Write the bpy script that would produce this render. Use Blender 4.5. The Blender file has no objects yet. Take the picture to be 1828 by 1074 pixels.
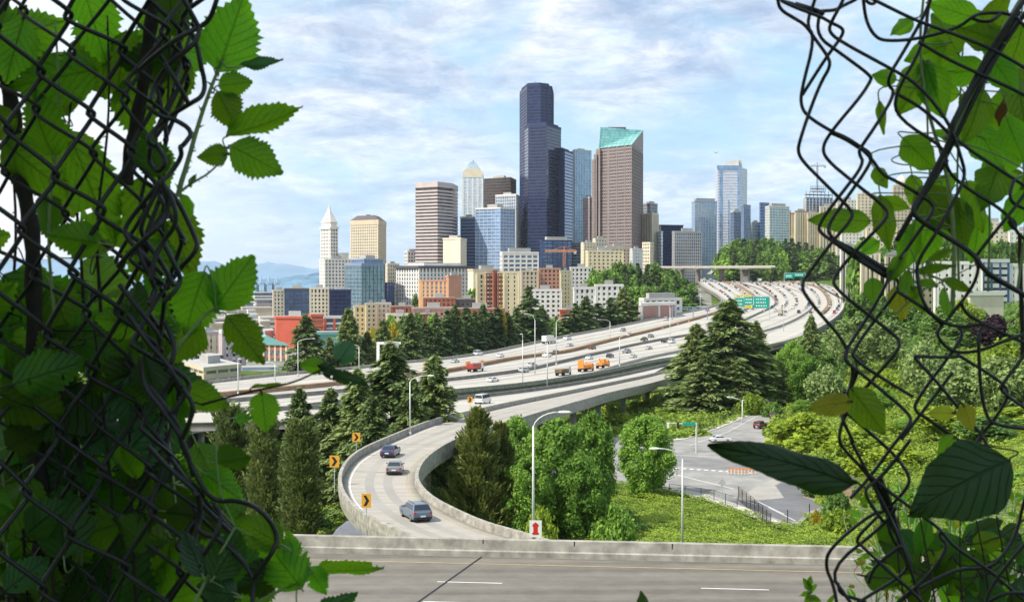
import bpy, math, random
import numpy as np
from mathutils import Vector, Matrix
random.seed(7); RS = np.random.RandomState(11)
R = math.radians
SC = bpy.context.scene
COL = SC.collection
# ------------------------------------------------------------ camera
F = 2400.0; CX = 914.0; CY = 537.0; PITCH = math.atan(44/2400)
cam = bpy.data.cameras.new('camera'); camo = bpy.data.objects.new('camera', cam); COL.objects.link(camo)
cam.sensor_width = 36; cam.lens = 36*F/1828; cam.clip_start = 0.05; cam.clip_end = 60000
camo.location = (0, 0, 0); camo.rotation_euler = (math.pi/2-PITCH, 0, 0)
cam.dof.use_dof = True; cam.dof.focus_distance = 150; cam.dof.aperture_fstop = 24
SC.camera = camo
# ------------------------------------------------------------ sky and sun
SUN_AZ = R(-118)      # compass from +Y towards +X : the sun stands left and a little behind the camera
SUN_EL = R(50)
w = bpy.data.worlds.new('World'); SC.world = w; w.use_nodes = True
nt = w.node_tree; N = nt.nodes; L = nt.links; N.clear()
out = N.new('ShaderNodeOutputWorld'); bg = N.new('ShaderNodeBackground'); bg.inputs[1].default_value = 0.1
sky = N.new('ShaderNodeTexSky'); sky.sky_type = 'NISHITA'; sky.sun_disc = False
sky.sun_elevation = SUN_EL; sky.sun_rotation = SUN_AZ; sky.air_density = 1.0; sky.dust_density = 0.6; sky.ozone_density = 2.0
tc = N.new('ShaderNodeTexCoord'); sep = N.new('ShaderNodeSeparateXYZ'); L.new(tc.outputs['Generated'], sep.inputs[0])
zz = N.new('ShaderNodeMath'); zz.operation = 'MAXIMUM'; L.new(sep.outputs[2], zz.inputs[0]); zz.inputs[1].default_value = 0.0
za = N.new('ShaderNodeMath'); za.operation = 'ADD'; L.new(zz.outputs[0], za.inputs[0]); za.inputs[1].default_value = 0.22
dx = N.new('ShaderNodeMath'); dx.operation = 'DIVIDE'; L.new(sep.outputs[0], dx.inputs[0]); L.new(za.outputs[0], dx.inputs[1])
dy = N.new('ShaderNodeMath'); dy.operation = 'DIVIDE'; L.new(sep.outputs[1], dy.inputs[0]); L.new(za.outputs[0], dy.inputs[1])
cb = N.new('ShaderNodeCombineXYZ'); L.new(dx.outputs[0], cb.inputs[0]); L.new(dy.outputs[0], cb.inputs[1])
def wnoise(scale, detail, rough, off, stretch=(1, 1, 1)):
    mp = N.new('ShaderNodeMapping'); mp.inputs['Location'].default_value = off; mp.inputs['Scale'].default_value = stretch
    L.new(cb.outputs[0], mp.inputs[0])
    n = N.new('ShaderNodeTexNoise'); n.inputs['Scale'].default_value = scale; n.inputs['Detail'].default_value = detail
    n.inputs['Roughness'].default_value = rough; n.inputs['Distortion'].default_value = 0.5; L.new(mp.outputs[0], n.inputs[0]); return n
def ramp(src, pts):
    r = N.new('ShaderNodeValToRGB'); L.new(src, r.inputs[0]); e = r.color_ramp.elements
    e[0].position, e[0].color = pts[0][0], pts[0][1]; e[1].position, e[1].color = pts[1][0], pts[1][1]
    for p, c in pts[2:]:
        k = e.new(p); k.color = c
    return r
def wmix(fac, a, b):
    m = N.new('ShaderNodeMix'); m.data_type = 'RGBA'
    if isinstance(fac, float): m.inputs[0].default_value = fac
    else: L.new(fac, m.inputs[0])
    for s, i in ((a, 6), (b, 7)):
        if isinstance(s, tuple): m.inputs[i].default_value = s
        else: L.new(s, m.inputs[i])
    return m.outputs[2]
n1 = wnoise(2.0, 10, 0.6, (3.1, 0.4, 0), (1, 0.8, 1)); n2 = wnoise(3.4, 10, 0.66, (7.7, 2.2, 0), (1, 1, 1)); n3 = wnoise(11.0, 8, 0.66, (1.7, 5.2, 0), (1, 1, 1))
cover = ramp(n1.outputs[0], [(0.33, (0, 0, 0, 1)), (0.55, (1, 1, 1, 1))])
body = ramp(n2.outputs[0], [(0.38, (4.7, 5.95, 7.8, 1)), (0.62, (8.6, 9.0, 9.7, 1))])
fine = ramp(n3.outputs[0], [(0.40, (0.80, 0.84, 0.90, 1)), (0.62, (1.07, 1.07, 1.07, 1))])
cm = N.new('ShaderNodeMix'); cm.data_type = 'RGBA'; cm.blend_type = 'MULTIPLY'; cm.inputs[0].default_value = 1
L.new(body.outputs[0], cm.inputs[6]); L.new(fine.outputs[0], cm.inputs[7])
base = wmix(0.72, sky.outputs[0], (4.7, 7.9, 10.3, 1))
cl = wmix(cover.outputs[0], base, cm.outputs[2])
# thin bright veil towards the left where the sun is, thin haze near the horizon
hz = ramp(sep.outputs[2], [(0.0, (1, 1, 1, 1)), (0.16, (0, 0, 0, 1))])
hzm = N.new('ShaderNodeMath'); hzm.operation = 'MULTIPLY'; L.new(hz.outputs[0], hzm.inputs[0]); hzm.inputs[1].default_value = 0.6
c2 = wmix(hzm.outputs[0], cl, (6.1, 8.3, 10.1, 1))
vl = ramp(sep.outputs[0], [(0.0, (1, 1, 1, 1)), (1.0, (0, 0, 0, 1))])
vmr = N.new('ShaderNodeMapRange'); L.new(sep.outputs[0], vmr.inputs[0]); vmr.inputs[1].default_value = -0.14; vmr.inputs[2].default_value = -0.36
vmr.inputs[3].default_value = 0; vmr.inputs[4].default_value = 0.8; vmr.clamp = True
c3 = wmix(vmr.outputs[0], c2, (10.5, 10.5, 10.3, 1))
L.new(c3, bg.inputs[0]); L.new(bg.outputs[0], out.inputs[0])
sd = bpy.data.lights.new('sun', 'SUN'); sd.energy = 4.6; sd.angle = R(0.5); sd.color = (1, 0.95, 0.86)
so = bpy.data.objects.new('sun', sd); COL.objects.link(so)
sv = Vector((math.sin(SUN_AZ)*math.cos(SUN_EL), math.cos(SUN_AZ)*math.cos(SUN_EL), math.sin(SUN_EL)))
so.rotation_euler = (-sv).to_track_quat('-Z', 'Y').to_euler(); so.location = (-30, -20, 60)
SC.view_settings.view_transform = 'Standard'; SC.view_settings.look = 'None'; SC.view_settings.exposure = 0.22; SC.view_settings.gamma = 1
SC.cycles.max_bounces = 6; SC.cycles.transmission_bounces = 4; SC.cycles.transparent_max_bounces = 8

# ------------------------------------------------------------ pixel rays and helpers
cp, sp_ = math.cos(PITCH), math.sin(PITCH)
def P(px, py, d):
    u = (px-CX)/F; v = (CY-py)/F
    dy_ = cp+v*sp_; dz_ = v*cp-sp_
    return Vector((u/dy_*d, d, dz_/dy_*d))
def PZ(px, py, z):                      # where the ray through a pixel meets the level z
    q = P(px, py, 1.0); d = z/q.z
    return Vector((q.x*d, d, z))
def X(px, d): return (px-CX)/F*d
FP = [(0, -32), (560, -32), (800, -26), (1000, -20), (1200, -13), (1400, -7), (1600, -3), (2000, 0), (4000, 0)]
def fz(d): return float(np.interp(d, [a for a, b in FP], [b for a, b in FP]))
def FW(px, py, dz=0):                   # on the freeway surface
    q = P(px, py, 1.0); lo, hi = 60.0, 1650.0
    for _ in range(50):
        m = (lo+hi)/2
        if q.z*m > fz(m): lo = m
        else: hi = m
    return Vector((q.x*lo, lo, fz(lo)+dz))
RT = [(640, -32), (665, -31.6), (687, -30.6), (700, -29.2), (720, -26.8), (740, -24.8), (760, -23.6), (800, -23), (1000, -23)]
def RW(px, py, dz=0):                   # on the loop ramp
    z = float(np.interp(py, [a for a, b in RT], [b for a, b in RT]))
    v = PZ(px, py, z); v.z += dz; return v

_mats = {}
def mat(name, col, rough=0.8, var=0.12, scale=0.6, metal=0.0, bump=0.0, spec=0.3, emit=None, transl=0.0, var2=None, coat=0.0, bscale=None):
    if name in _mats: return _mats[name]
    m = bpy.data.materials.new(name); m.use_nodes = True; nt = m.node_tree; N = nt.nodes; L = nt.links
    b = N['Principled BSDF']; b.inputs['Roughness'].default_value = rough; b.inputs['Metallic'].default_value = metal
    b.inputs['Specular IOR Level'].default_value = spec
    if coat: b.inputs['Coat Weight'].default_value = coat; b.inputs['Coat Roughness'].default_value = 0.05
    g = N.new('ShaderNodeNewGeometry') if False else N.new('ShaderNodeTexCoord')
    n = N.new('ShaderNodeTexNoise'); n.inputs['Scale'].default_value = scale; n.inputs['Detail'].default_value = 6; n.inputs['Roughness'].default_value = 0.6
    L.new(g.outputs['Object'], n.inputs[0])
    r = N.new('ShaderNodeValToRGB'); e = r.color_ramp.elements; e[0].position = 0.3; e[1].position = 0.7
    c2 = var2 if var2 else tuple(min(1, c*(1+var)) for c in col)
    e[0].color = (*[c*(1-var) for c in col], 1); e[1].color = (*c2, 1)
    L.new(n.outputs[0], r.inputs[0]); L.new(r.outputs[0], b.inputs['Base Color'])
    if bump:
        nb = N.new('ShaderNodeTexNoise'); nb.inputs['Scale'].default_value = bscale or scale*6; nb.inputs['Detail'].default_value = 5
        L.new(g.outputs['Object'], nb.inputs[0])
        bp = N.new('ShaderNodeBump'); bp.inputs['Strength'].default_value = bump; L.new(nb.outputs[0], bp.inputs['Height']); L.new(bp.outputs[0], b.inputs['Normal'])
    if emit: b.inputs['Emission Color'].default_value = (*emit[0], 1); b.inputs['Emission Strength'].default_value = emit[1]
    if transl:
        t = N.new('ShaderNodeBsdfTranslucent'); mx = N.new('ShaderNodeMixShader'); mx.inputs[0].default_value = transl
        hs = N.new('ShaderNodeHueSaturation'); hs.inputs['Hue'].default_value = 0.485; hs.inputs['Value'].default_value = 2.2; L.new(r.outputs[0], hs.inputs['Color']); L.new(hs.outputs[0], t.inputs[0])
        L.new(b.outputs[0], mx.inputs[1]); L.new(t.outputs[0], mx.inputs[2]); L.new(mx.outputs[0], N['Material Output'].inputs[0])
    _mats[name] = m; return m

class MB:
    def __init__(s): s.v = []; s.f = []; s.m = []
    def add(s, vs, fs, m=0):
        o = len(s.v); s.v += [tuple(v) for v in vs]; s.f += [tuple(i+o for i in f) for f in fs]; s.m += [m]*len(fs)
    def box(s, c, d, rot=0.0, m=0, top=1.0):
        x, y, z = d[0]/2, d[1]/2, d[2]/2; ca, sa = math.cos(rot), math.sin(rot); vs = []
        for k in (-1, 1):
            t = top if k > 0 else 1
            for a, b in ((-1, -1), (1, -1), (1, 1), (-1, 1)):
                px, py = a*x*t, b*y*t; vs.append((c[0]+px*ca-py*sa, c[1]+px*sa+py*ca, c[2]+k*z))
        s.add(vs, [(3, 2, 1, 0), (4, 5, 6, 7), (0, 1, 5, 4), (1, 2, 6, 5), (2, 3, 7, 6), (3, 0, 4, 7)], m); return s
    def prism(s, fp, z0, z1, m=0, mt=None, fp2=None):
        n = len(fp); f2 = fp2 or fp; o = len(s.v)
        s.v += [(p[0], p[1], z0) for p in fp]+[(p[0], p[1], z1) for p in f2]
        s.f += [tuple(o+(n-1-i) for i in range(n)), tuple(o+n+i for i in range(n))]; s.m += [m, m if mt is None else mt]
        for i in range(n):
            j = (i+1) % n; s.f.append((o+i, o+j, o+n+j, o+n+i)); s.m.append(m)
        return s
    def tube(s, pts, r, n=6, m=0, cap=True):
        pts = [Vector(p) for p in pts]; k = len(pts); rs = r if isinstance(r, (list, tuple)) else [r]*k; o = len(s.v); up = None
        for i, p in enumerate(pts):
            t = (pts[min(i+1, k-1)]-pts[max(i-1, 0)])
            t = t.normalized() if t.length > 1e-9 else Vector((0, 0, 1))
            if up is None:
                a = Vector((0, 0, 1)) if abs(t.z) < 0.9 else Vector((1, 0, 0)); up = (a-t*a.dot(t)).normalized()
            else:
                up = up-t*up.dot(t); up = up.normalized() if up.length > 1e-6 else t.orthogonal().normalized()
            b = t.cross(up)
            for j in range(n):
                an = 2*math.pi*j/n; q = p+(up*math.cos(an)+b*math.sin(an))*rs[i]; s.v.append(tuple(q))
        for i in range(k-1):
            for j in range(n):
                s.f.append((o+i*n+j, o+i*n+(j+1) % n, o+(i+1)*n+(j+1) % n, o+(i+1)*n+j)); s.m.append(m)
        if cap:
            s.f.append(tuple(o+j for j in reversed(range(n)))); s.f.append(tuple(o+(k-1)*n+j for j in range(n))); s.m += [m, m]
        return s
    def lathe(s, prof, c=(0, 0, 0), n=16, m=0, axis='z'):
        o = len(s.v)
        for r_, h in prof:
            for j in range(n):
                a = 2*math.pi*j/n
                if axis == 'z': s.v.append((c[0]+r_*math.cos(a), c[1]+r_*math.sin(a), c[2]+h))
                else: s.v.append((c[0]+r_*math.cos(a), c[1]+h, c[2]+r_*math.sin(a)))
        for i in range(len(prof)-1):
            for j in range(n):
                s.f.append((o+i*n+j, o+i*n+(j+1) % n, o+(i+1)*n+(j+1) % n, o+(i+1)*n+j)); s.m.append(m)
        s.f.append(tuple(o+j for j in reversed(range(n)))); s.f.append(tuple(o+(len(prof)-1)*n+j for j in range(n))); s.m += [m, m]
        return s
    def build(s, name, mats, parent=None, smooth=False, loc=None):
        me = bpy.data.meshes.new(name); me.from_pydata(s.v, [], s.f)
        ms = mats if isinstance(mats, (list, tuple)) else [mats]
        for q in ms: me.materials.append(q)
        me.polygons.foreach_set('material_index', s.m)
        if smooth: me.polygons.foreach_set('use_smooth', [True]*len(s.f))
        me.update(); return link(name, me, parent, loc)
def link(name, me, parent=None, loc=None):
    o = bpy.data.objects.new(name, me); COL.objects.link(o)
    if parent: o.parent = parent
    if loc is not None: o.location = loc
    return o
def npmesh(name, V, Q, mats, smooth=False, mi=None):
    me = bpy.data.meshes.new(name); V = np.asarray(V, dtype=np.float32); Q = np.asarray(Q, dtype=np.int32); k = Q.shape[1]
    me.vertices.add(len(V)); me.vertices.foreach_set('co', V.ravel()); me.loops.add(Q.size); me.loops.foreach_set('vertex_index', Q.ravel())
    me.polygons.add(len(Q)); me.polygons.foreach_set('loop_start', np.arange(0, Q.size, k, dtype=np.int32)); me.polygons.foreach_set('loop_total', np.full(len(Q), k, dtype=np.int32))
    for q in (mats if isinstance(mats, (list, tuple)) else [mats]): me.materials.append(q)
    if mi is not None: me.polygons.foreach_set('material_index', np.asarray(mi, dtype=np.int32))
    if smooth: me.polygons.foreach_set('use_smooth', np.ones(len(Q), dtype=bool))
    me.update(calc_edges=True); return me
def tag(o, label=None, cat=None, group=None, kind=None):
    if label: o['label'] = label
    if cat: o['category'] = cat
    if group: o['group'] = group
    if kind: o['kind'] = kind
    return o
def empty(name, loc=(0, 0, 0), rz=0.0):
    o = bpy.data.objects.new(name, None); COL.objects.link(o); o.location = loc; o.rotation_euler = (0, 0, rz); o.empty_display_size = 0.5; return o
def kids(o): return [c for c in bpy.data.objects if c.parent == o]
def copy_tree(o, tree, parent=None):      # tree: {obj:[children]}
    c = o.copy(); COL.objects.link(c)
    if parent: c.parent = parent
    for ch in tree.get(o, []): copy_tree(ch, tree, c)
    return c
def treemap(root):
    t = {}
    for o in COL.objects:
        if o.parent: t.setdefault(o.parent, []).append(o)
    return t
def pack(pts, n):
    """resample a polyline of vectors to n points by arc length"""
    a = np.array([tuple(p) for p in pts]); s = np.r_[0, np.cumsum(np.linalg.norm(np.diff(a, axis=0), axis=1))]
    t = np.linspace(0, s[-1], n); return np.stack([np.interp(t, s, a[:, i]) for i in range(a.shape[1])], 1)
def smooth_line(pts, it=2):
    a = [Vector(p) for p in pts]
    for _ in range(it):
        b = [a[0]]
        for i in range(len(a)-1):
            b += [a[i].lerp(a[i+1], 0.25), a[i].lerp(a[i+1], 0.75)]
        b.append(a[-1]); a = b
    return a
def loft(name, A, B, nu, nv, mats, th=0.0, dz=0.0, zf=None, kind='structure'):
    """sheet between polylines A and B; th>0 gives it a slab's thickness"""
    a = pack(A, nu); b = pack(B, nu); t = np.linspace(0, 1, nv)[None, :, None]
    V = a[:, None, :]*(1-t)+b[:, None, :]*t
    if zf is not None: V[:, :, 2] = zf(V[:, :, 1])
    V[:, :, 2] += dz
    idx = np.arange(nu*nv).reshape(nu, nv)
    q = np.stack([idx[:-1, :-1], idx[:-1, 1:], idx[1:, 1:], idx[1:, :-1]], -1).reshape(-1, 4)
    # orientation up
    p0, p1, p3 = V[0, 0], V[0, 1], V[1, 0]
    if np.cross(p1-p0, p3-p0)[2] < 0: q = q[:, ::-1]
    V = V.reshape(-1, 3); mi = np.zeros(len(q), int)
    if th:
        W = V.copy(); W[:, 2] -= th; n = len(V); ring = list(idx[:, 0])+list(idx[-1, 1:])+list(idx[::-1, -1][1:])+list(idx[0, ::-1][1:-1])
        ring = np.array(ring); r2 = np.roll(ring, -1); side = np.stack([ring, ring+n, r2+n, r2], -1)
        V = np.r_[V, W]; q = np.r_[q, q[:, ::-1]+n, side]; mi = np.r_[mi, np.zeros(len(idx[:-1, :-1].ravel()), int), np.ones(len(side), int)]
    me = npmesh(name, V, q, mats, mi=mi if len(mats if isinstance(mats, (list, tuple)) else [mats]) > 1 else None)
    o = link(name, me)
    if kind: o['kind'] = kind
    return o
def rail(name, pts, prof, m, n=None, close=True):
    """extrude a cross-section (side offset, height) along a polyline"""
    a = pack(pts, n) if n else np.array([tuple(p) for p in pts]); k = len(a); t = np.gradient(a[:, :2], axis=0); t /= np.linalg.norm(t, axis=1)[:, None]+1e-9
    nx = np.stack([t[:, 1], -t[:, 0]], 1); c = len(prof); V = []
    for i in range(k):
        for s, h in prof: V.append((a[i, 0]+nx[i, 0]*s, a[i, 1]+nx[i, 1]*s, a[i, 2]+h))
    f = []
    for i in range(k-1):
        for j in range(c): f.append((i*c+j, i*c+(j+1) % c, (i+1)*c+(j+1) % c, (i+1)*c+j))
    mb = MB(); mb.add(V, f+[tuple(range(c))[::-1], tuple((k-1)*c+j for j in range(c))]); return mb.build(name, m)
# ------------------------------------------------------------ common materials
M = {}
M['conc'] = mat('pale_concrete', (0.52, 0.49, 0.43), 0.9, 0.16, 0.25, bump=0.15)
M['conc_old'] = mat('weathered_concrete', (0.33, 0.31, 0.265), 0.92, 0.42, 1.3, bump=0.3, var2=(0.45, 0.425, 0.37))
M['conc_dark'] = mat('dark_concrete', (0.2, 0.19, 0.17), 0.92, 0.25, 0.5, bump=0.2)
M['asph'] = mat('worn_asphalt', (0.27, 0.26, 0.245), 0.93, 0.28, 0.22, bump=0.1)
M['asph2'] = mat('fresh_asphalt', (0.15, 0.15, 0.155), 0.93, 0.2, 0.2)
M['white'] = mat('road_paint_white', (0.75, 0.74, 0.7), 0.7, 0.15, 2)
M['yellow'] = mat('road_paint_yellow', (0.42, 0.33, 0.17), 0.7, 0.15, 2)
M['galv'] = mat('galvanised_steel', (0.55, 0.56, 0.56), 0.5, 0.08, 3, metal=0.4)
M['dark'] = mat('dark_gap', (0.02, 0.02, 0.022), 0.8, 0.2, 1)
M['brick'] = mat('red_brick', (0.36, 0.13, 0.08), 0.9, 0.2, 0.5)
M['soil'] = mat('dry_soil', (0.2, 0.14, 0.08), 0.95, 0.35, 0.4)

def road_mat(name, ca, cb_, along, scale_along=0.02, scale_across=0.5, cracks=False):
    """pavement with long tyre-polished bands running along the driving direction"""
    m = bpy.data.materials.new(name); m.use_nodes = True; nt = m.node_tree; N = nt.nodes; L = nt.links; b = N['Principled BSDF']
    b.inputs['Roughness'].default_value = 0.9; b.inputs['Specular IOR Level'].default_value = 0.25
    g = N.new('ShaderNodeTexCoord'); mp = N.new('ShaderNodeMapping'); mp.inputs['Rotation'].default_value = (0, 0, along); mp.inputs['Scale'].default_value = (scale_along, scale_across, 1)
    L.new(g.outputs['Object'], mp.inputs[0]); n = N.new('ShaderNodeTexNoise'); n.inputs['Scale'].default_value = 1; n.inputs['Detail'].default_value = 4; L.new(mp.outputs[0], n.inputs[0])
    n2 = N.new('ShaderNodeTexNoise'); n2.inputs['Scale'].default_value = 0.9; n2.inputs['Detail'].default_value = 9; n2.inputs['Roughness'].default_value = 0.7; L.new(g.outputs['Object'], n2.inputs[0])
    ad = N.new('ShaderNodeMix'); ad.data_type = 'RGBA'; ad.inputs[0].default_value = 0.4; L.new(n.outputs[0], ad.inputs[6]); L.new(n2.outputs[0], ad.inputs[7])
    r = N.new('ShaderNodeValToRGB'); e = r.color_ramp.elements; e[0].position = 0.38; e[1].position = 0.62; e[0].color = (*ca, 1); e[1].color = (*cb_, 1)
    L.new(ad.outputs[2], r.inputs[0]); L.new(r.outputs[0], b.inputs['Base Color']); return m
M['fwy'] = road_mat('freeway_concrete', (0.38, 0.355, 0.31), (0.49, 0.46, 0.41), R(72), 0.008, 0.22)
M['deck'] = road_mat('near_road_concrete', (0.125, 0.112, 0.095), (0.2, 0.183, 0.155), 0, 0.03, 0.9)
M['loop'] = road_mat('ramp_concrete', (0.33, 0.30, 0.26), (0.41, 0.38, 0.33), R(90), 0.05, 0.8)

def leafy(name, c1, c2, scale=0.5, transl=0.3, rough=0.6, spec=0.25):
    """foliage: light and dark leaves by noise over the crown, a little light passes through"""
    m = bpy.data.materials.new(name); m.use_nodes = True; nt = m.node_tree; N = nt.nodes; L = nt.links; b = N['Principled BSDF']
    b.inputs['Roughness'].default_value = rough; b.inputs['Specular IOR Level'].default_value = spec
    g = N.new('ShaderNodeTexCoord'); n = N.new('ShaderNodeTexNoise'); n.inputs['Scale'].default_value = scale; n.inputs['Detail'].default_value = 8; n.inputs['Roughness'].default_value = 0.75; L.new(g.outputs['Object'], n.inputs[0])
    gm = N.new('ShaderNodeNewGeometry'); rn = N.new('ShaderNodeMath'); rn.operation = 'MULTIPLY_ADD'; L.new(gm.outputs['Random Per Island'], rn.inputs[0]); rn.inputs[1].default_value = 0.3; 
    L.new(n.outputs[0], rn.inputs[2])
    oi = N.new('ShaderNodeObjectInfo'); o2 = N.new('ShaderNodeMath'); o2.operation = 'MULTIPLY_ADD'; L.new(oi.outputs['Random'], o2.inputs[0]); o2.inputs[1].default_value = 0.22; L.new(rn.outputs[0], o2.inputs[2])
    r = N.new('ShaderNodeValToRGB'); e = r.color_ramp.elements; e[0].position = 0.5; e[1].position = 0.95; e[0].color = (*c1, 1); e[1].color = (*c2, 1)
    L.new(o2.outputs[0], r.inputs[0]); L.new(r.outputs[0], b.inputs['Base Color'])
    t = N.new('ShaderNodeBsdfTranslucent'); mx = N.new('ShaderNodeMixShader'); mx.inputs[0].default_value = transl
    L.new(r.outputs[0], t.inputs[0]); L.new(b.outputs[0], mx.inputs[1]); L.new(t.outputs[0], mx.inputs[2]); L.new(mx.outputs[0], N['Material Output'].inputs[0])
    return m
M['cedar'] = leafy('cedar_needles', (0.045, 0.1, 0.035), (0.34, 0.42, 0.14), 0.35)
M['fir_far'] = leafy('distant_fir_needles', (0.055, 0.12, 0.05), (0.27, 0.38, 0.13), 0.15)
M['cypress'] = leafy('cypress_scales', (0.07, 0.12, 0.03), (0.34, 0.39, 0.13), 0.9)
M['olive'] = leafy('olive_cypress_scales', (0.055, 0.095, 0.022), (0.28, 0.31, 0.08), 0.35)
M['spring'] = leafy('fresh_green_leaves', (0.075, 0.18, 0.025), (0.32, 0.52, 0.08), 0.5, 0.45)
M['lime'] = leafy('yellow_green_leaves', (0.13, 0.23, 0.022), (0.42, 0.52, 0.05), 0.3, 0.45)
M['midgr'] = leafy('mid_green_leaves', (0.05, 0.12, 0.022), (0.22, 0.36, 0.07), 0.3, 0.4)
M['greyol'] = leafy('grey_olive_leaves', (0.09, 0.16, 0.045), (0.3, 0.4, 0.13), 0.4, 0.35)
M['plum'] = leafy('plum_leaves', (0.012, 0.008, 0.012), (0.04, 0.015, 0.025), 0.5, 0.2)
M['yel'] = leafy('golden_yellow_leaves', (0.3, 0.26, 0.02), (0.6, 0.5, 0.05), 0.4, 0.4)
M['grass'] = leafy('ground_cover_leaves', (0.12, 0.2, 0.02), (0.4, 0.52, 0.07), 0.09, 0.3)
M['bark'] = mat('grey_brown_bark', (0.1, 0.075, 0.05), 0.95, 0.3, 3, bump=0.4)

def ground_mat():
    m = bpy.data.materials.new('ground_mixed'); m.use_nodes = True; nt = m.node_tree; N = nt.nodes; L = nt.links; b = N['Principled BSDF']; b.inputs['Roughness'].default_value = 0.95
    b.inputs['Specular IOR Level'].default_value = 0.1
    g = N.new('ShaderNodeTexCoord'); n = N.new('ShaderNodeTexNoise'); n.inputs['Scale'].default_value = 0.06; n.inputs['Detail'].default_value = 12; n.inputs['Roughness'].default_value = 0.7
    L.new(g.outputs['Object'], n.inputs[0]); r = N.new('ShaderNodeValToRGB'); e = r.color_ramp.elements
    e[0].position = 0.3; e[0].color = (0.03, 0.055, 0.012, 1); e[1].position = 0.7; e[1].color = (0.16, 0.2, 0.04, 1); k = e.new(0.5); k.color = (0.08, 0.13, 0.02, 1)
    L.new(n.outputs[0], r.inputs[0]); L.new(r.outputs[0], b.inputs['Base Color']); return m
M['ground'] = ground_mat()
def city_mat():
    m = bpy.data.materials.new('city_ground'); m.use_nodes = True; nt = m.node_tree; N = nt.nodes; L = nt.links; b = N['Principled BSDF']; b.inputs['Roughness'].default_value = 0.9
    g = N.new('ShaderNodeTexCoord'); n = N.new('ShaderNodeTexNoise'); n.inputs['Scale'].default_value = 0.03; n.inputs['Detail'].default_value = 10; n.inputs['Roughness'].default_value = 0.75
    L.new(g.outputs['Object'], n.inputs[0]); r = N.new('ShaderNodeValToRGB'); e = r.color_ramp.elements
    e[0].position = 0.35; e[0].color = (0.08, 0.1, 0.05, 1); e[1].position = 0.6; e[1].color = (0.28, 0.26, 0.23, 1)
    L.new(n.outputs[0], r.inputs[0]); L.new(r.outputs[0], b.inputs['Base Color']); return m
M['city'] = city_mat()

# ------------------------------------------------------------ terrain
TD = [2, 10, 30, 56, 70, 100, 150, 185, 225, 300, 380, 450, 600, 800, 1000, 1300, 1700, 2500, 4000, 6000, 9000, 15000, 40000]
TX = [-4000, 0, 400, 700, 950, 1150, 1300, 1400, 1500, 1600, 1828, 2600, 5000]
TZ = {   # rows per distance, columns per TX
2:    [-1.7]*13,
10:   [-4.6]*13,
30:   [-9.5]*13,
56:   [-14.6]*13,
70:   [-15.2]*13,
100:  [-24, -24, -24, -24, -23, -23, -23, -23, -23, -22, -20, -16, -10],
150:  [-38, -38, -37, -37, -35, -33, -33, -33, -33, -32, -28, -18, -5],
185:  [-40, -40, -38, -37, -36.4, -36.4, -36.4, -36.4, -36.3, -35, -29, -16, 0],
225:  [-40, -40, -39, -38, -36.6, -36.4, -36.4, -36.4, -36.4, -34.5, -28, -14, 5],
300:  [-41, -41, -40, -39, -38, -36.4, -36.4, -36.4, -35, -31, -26, -8, 12],
380:  [-42, -42, -41, -40, -39, -38, -36.6, -36.4, -32, -28, -23, -4, 20],
450:  [-43, -43, -42, -41, -40, -38, -36, -34, -30, -26, -20, 0, 25],
600:  [-45, -45, -44, -42, -40, -38, -37, -35, -30, -24, -15, 6, 30],
800:  [-48, -48, -47, -44, -38, -33, -31, -31, -30, -20, -9, 12, 35],
1000: [-50, -50, -50, -47, -33, -20.5, -25, -25, -25, -12, 2, 20, 45],
1300: [-52, -52, -52, -49, -32, -13, -13, -14, -12, 2, 16, 35, 55],
1700: [-54, -54, -53, -50, -38, -16, -6, 0, 8, 18, 32, 45, 60],
2500: [-57, -57, -56, -52, -40, -18, -6, 5, 14, 25, 36, 48, 60],
4000: [-62, -62, -62, -60, -45, -25, -8, 5, 14, 25, 36, 48, 60],
6000: [-64]*5+[-30, -10, 0, 10, 15, 20, 20, 20],
9000: [-64]*13, 15000: [-64]*13, 40000: [-64]*13}
_TG = np.array([TZ[d] for d in TD], float)
_LD = np.log(np.array(TD, float))
def Hpx(px, d):
    px = np.clip(np.asarray(px, float), TX[0], TX[-1]); ld = np.log(np.clip(np.asarray(d, float), TD[0], TD[-1]))
    i = np.clip(np.searchsorted(TX, px)-1, 0, len(TX)-2); j = np.clip(np.searchsorted(_LD, ld)-1, 0, len(TD)-2)
    tx = (px-np.array(TX)[i])/(np.array(TX)[i+1]-np.array(TX)[i]); ty = (ld-_LD[j])/(_LD[j+1]-_LD[j])
    return (_TG[j, i]*(1-tx)+_TG[j, i+1]*tx)*(1-ty)+(_TG[j+1, i]*(1-tx)+_TG[j+1, i+1]*tx)*ty
def H(x, y):
    y = np.maximum(np.asarray(y, float), 2.0); return Hpx(CX+F*np.asarray(x, float)/y, y)
def G(px, d): return Vector((X(px, d), d, float(Hpx(px, d))))
def GP(px, py):                       # pixel ray on the terrain
    q = P(px, py, 1.0); d = 70.0
    while d < 30000:
        if q.z*d <= float(Hpx(px, d)): return Vector((q.x*d, d, float(Hpx(px, d))))
        d *= 1.004
    return Vector((q.x*d, d, q.z*d))
rows = np.unique(np.r_[-60, -20, 0, np.geomspace(2, 60, 24), np.linspace(60, 600, 150), np.geomspace(600, 2500, 110), np.geomspace(2500, 18500, 24)])
cols = np.unique(np.r_[np.linspace(-3500, -1000, 10), np.linspace(-1000, 0, 14), np.linspace(0, 1900, 150), np.linspace(1900, 3500, 16), np.linspace(3500, 5200, 5)])
gy, gx = np.meshgrid(rows, cols, indexing='ij'); xx = (gx-CX)/F*(np.maximum(gy, 0)+25); zz_ = H(xx, gy)
nz = (np.sin(xx*0.31+1.7*np.sin(gy*0.13))*np.sin(gy*0.23+xx*0.05)+0.6*np.sin(xx*0.83+gy*0.41)*np.sin(gy*0.67))*0.35
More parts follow.
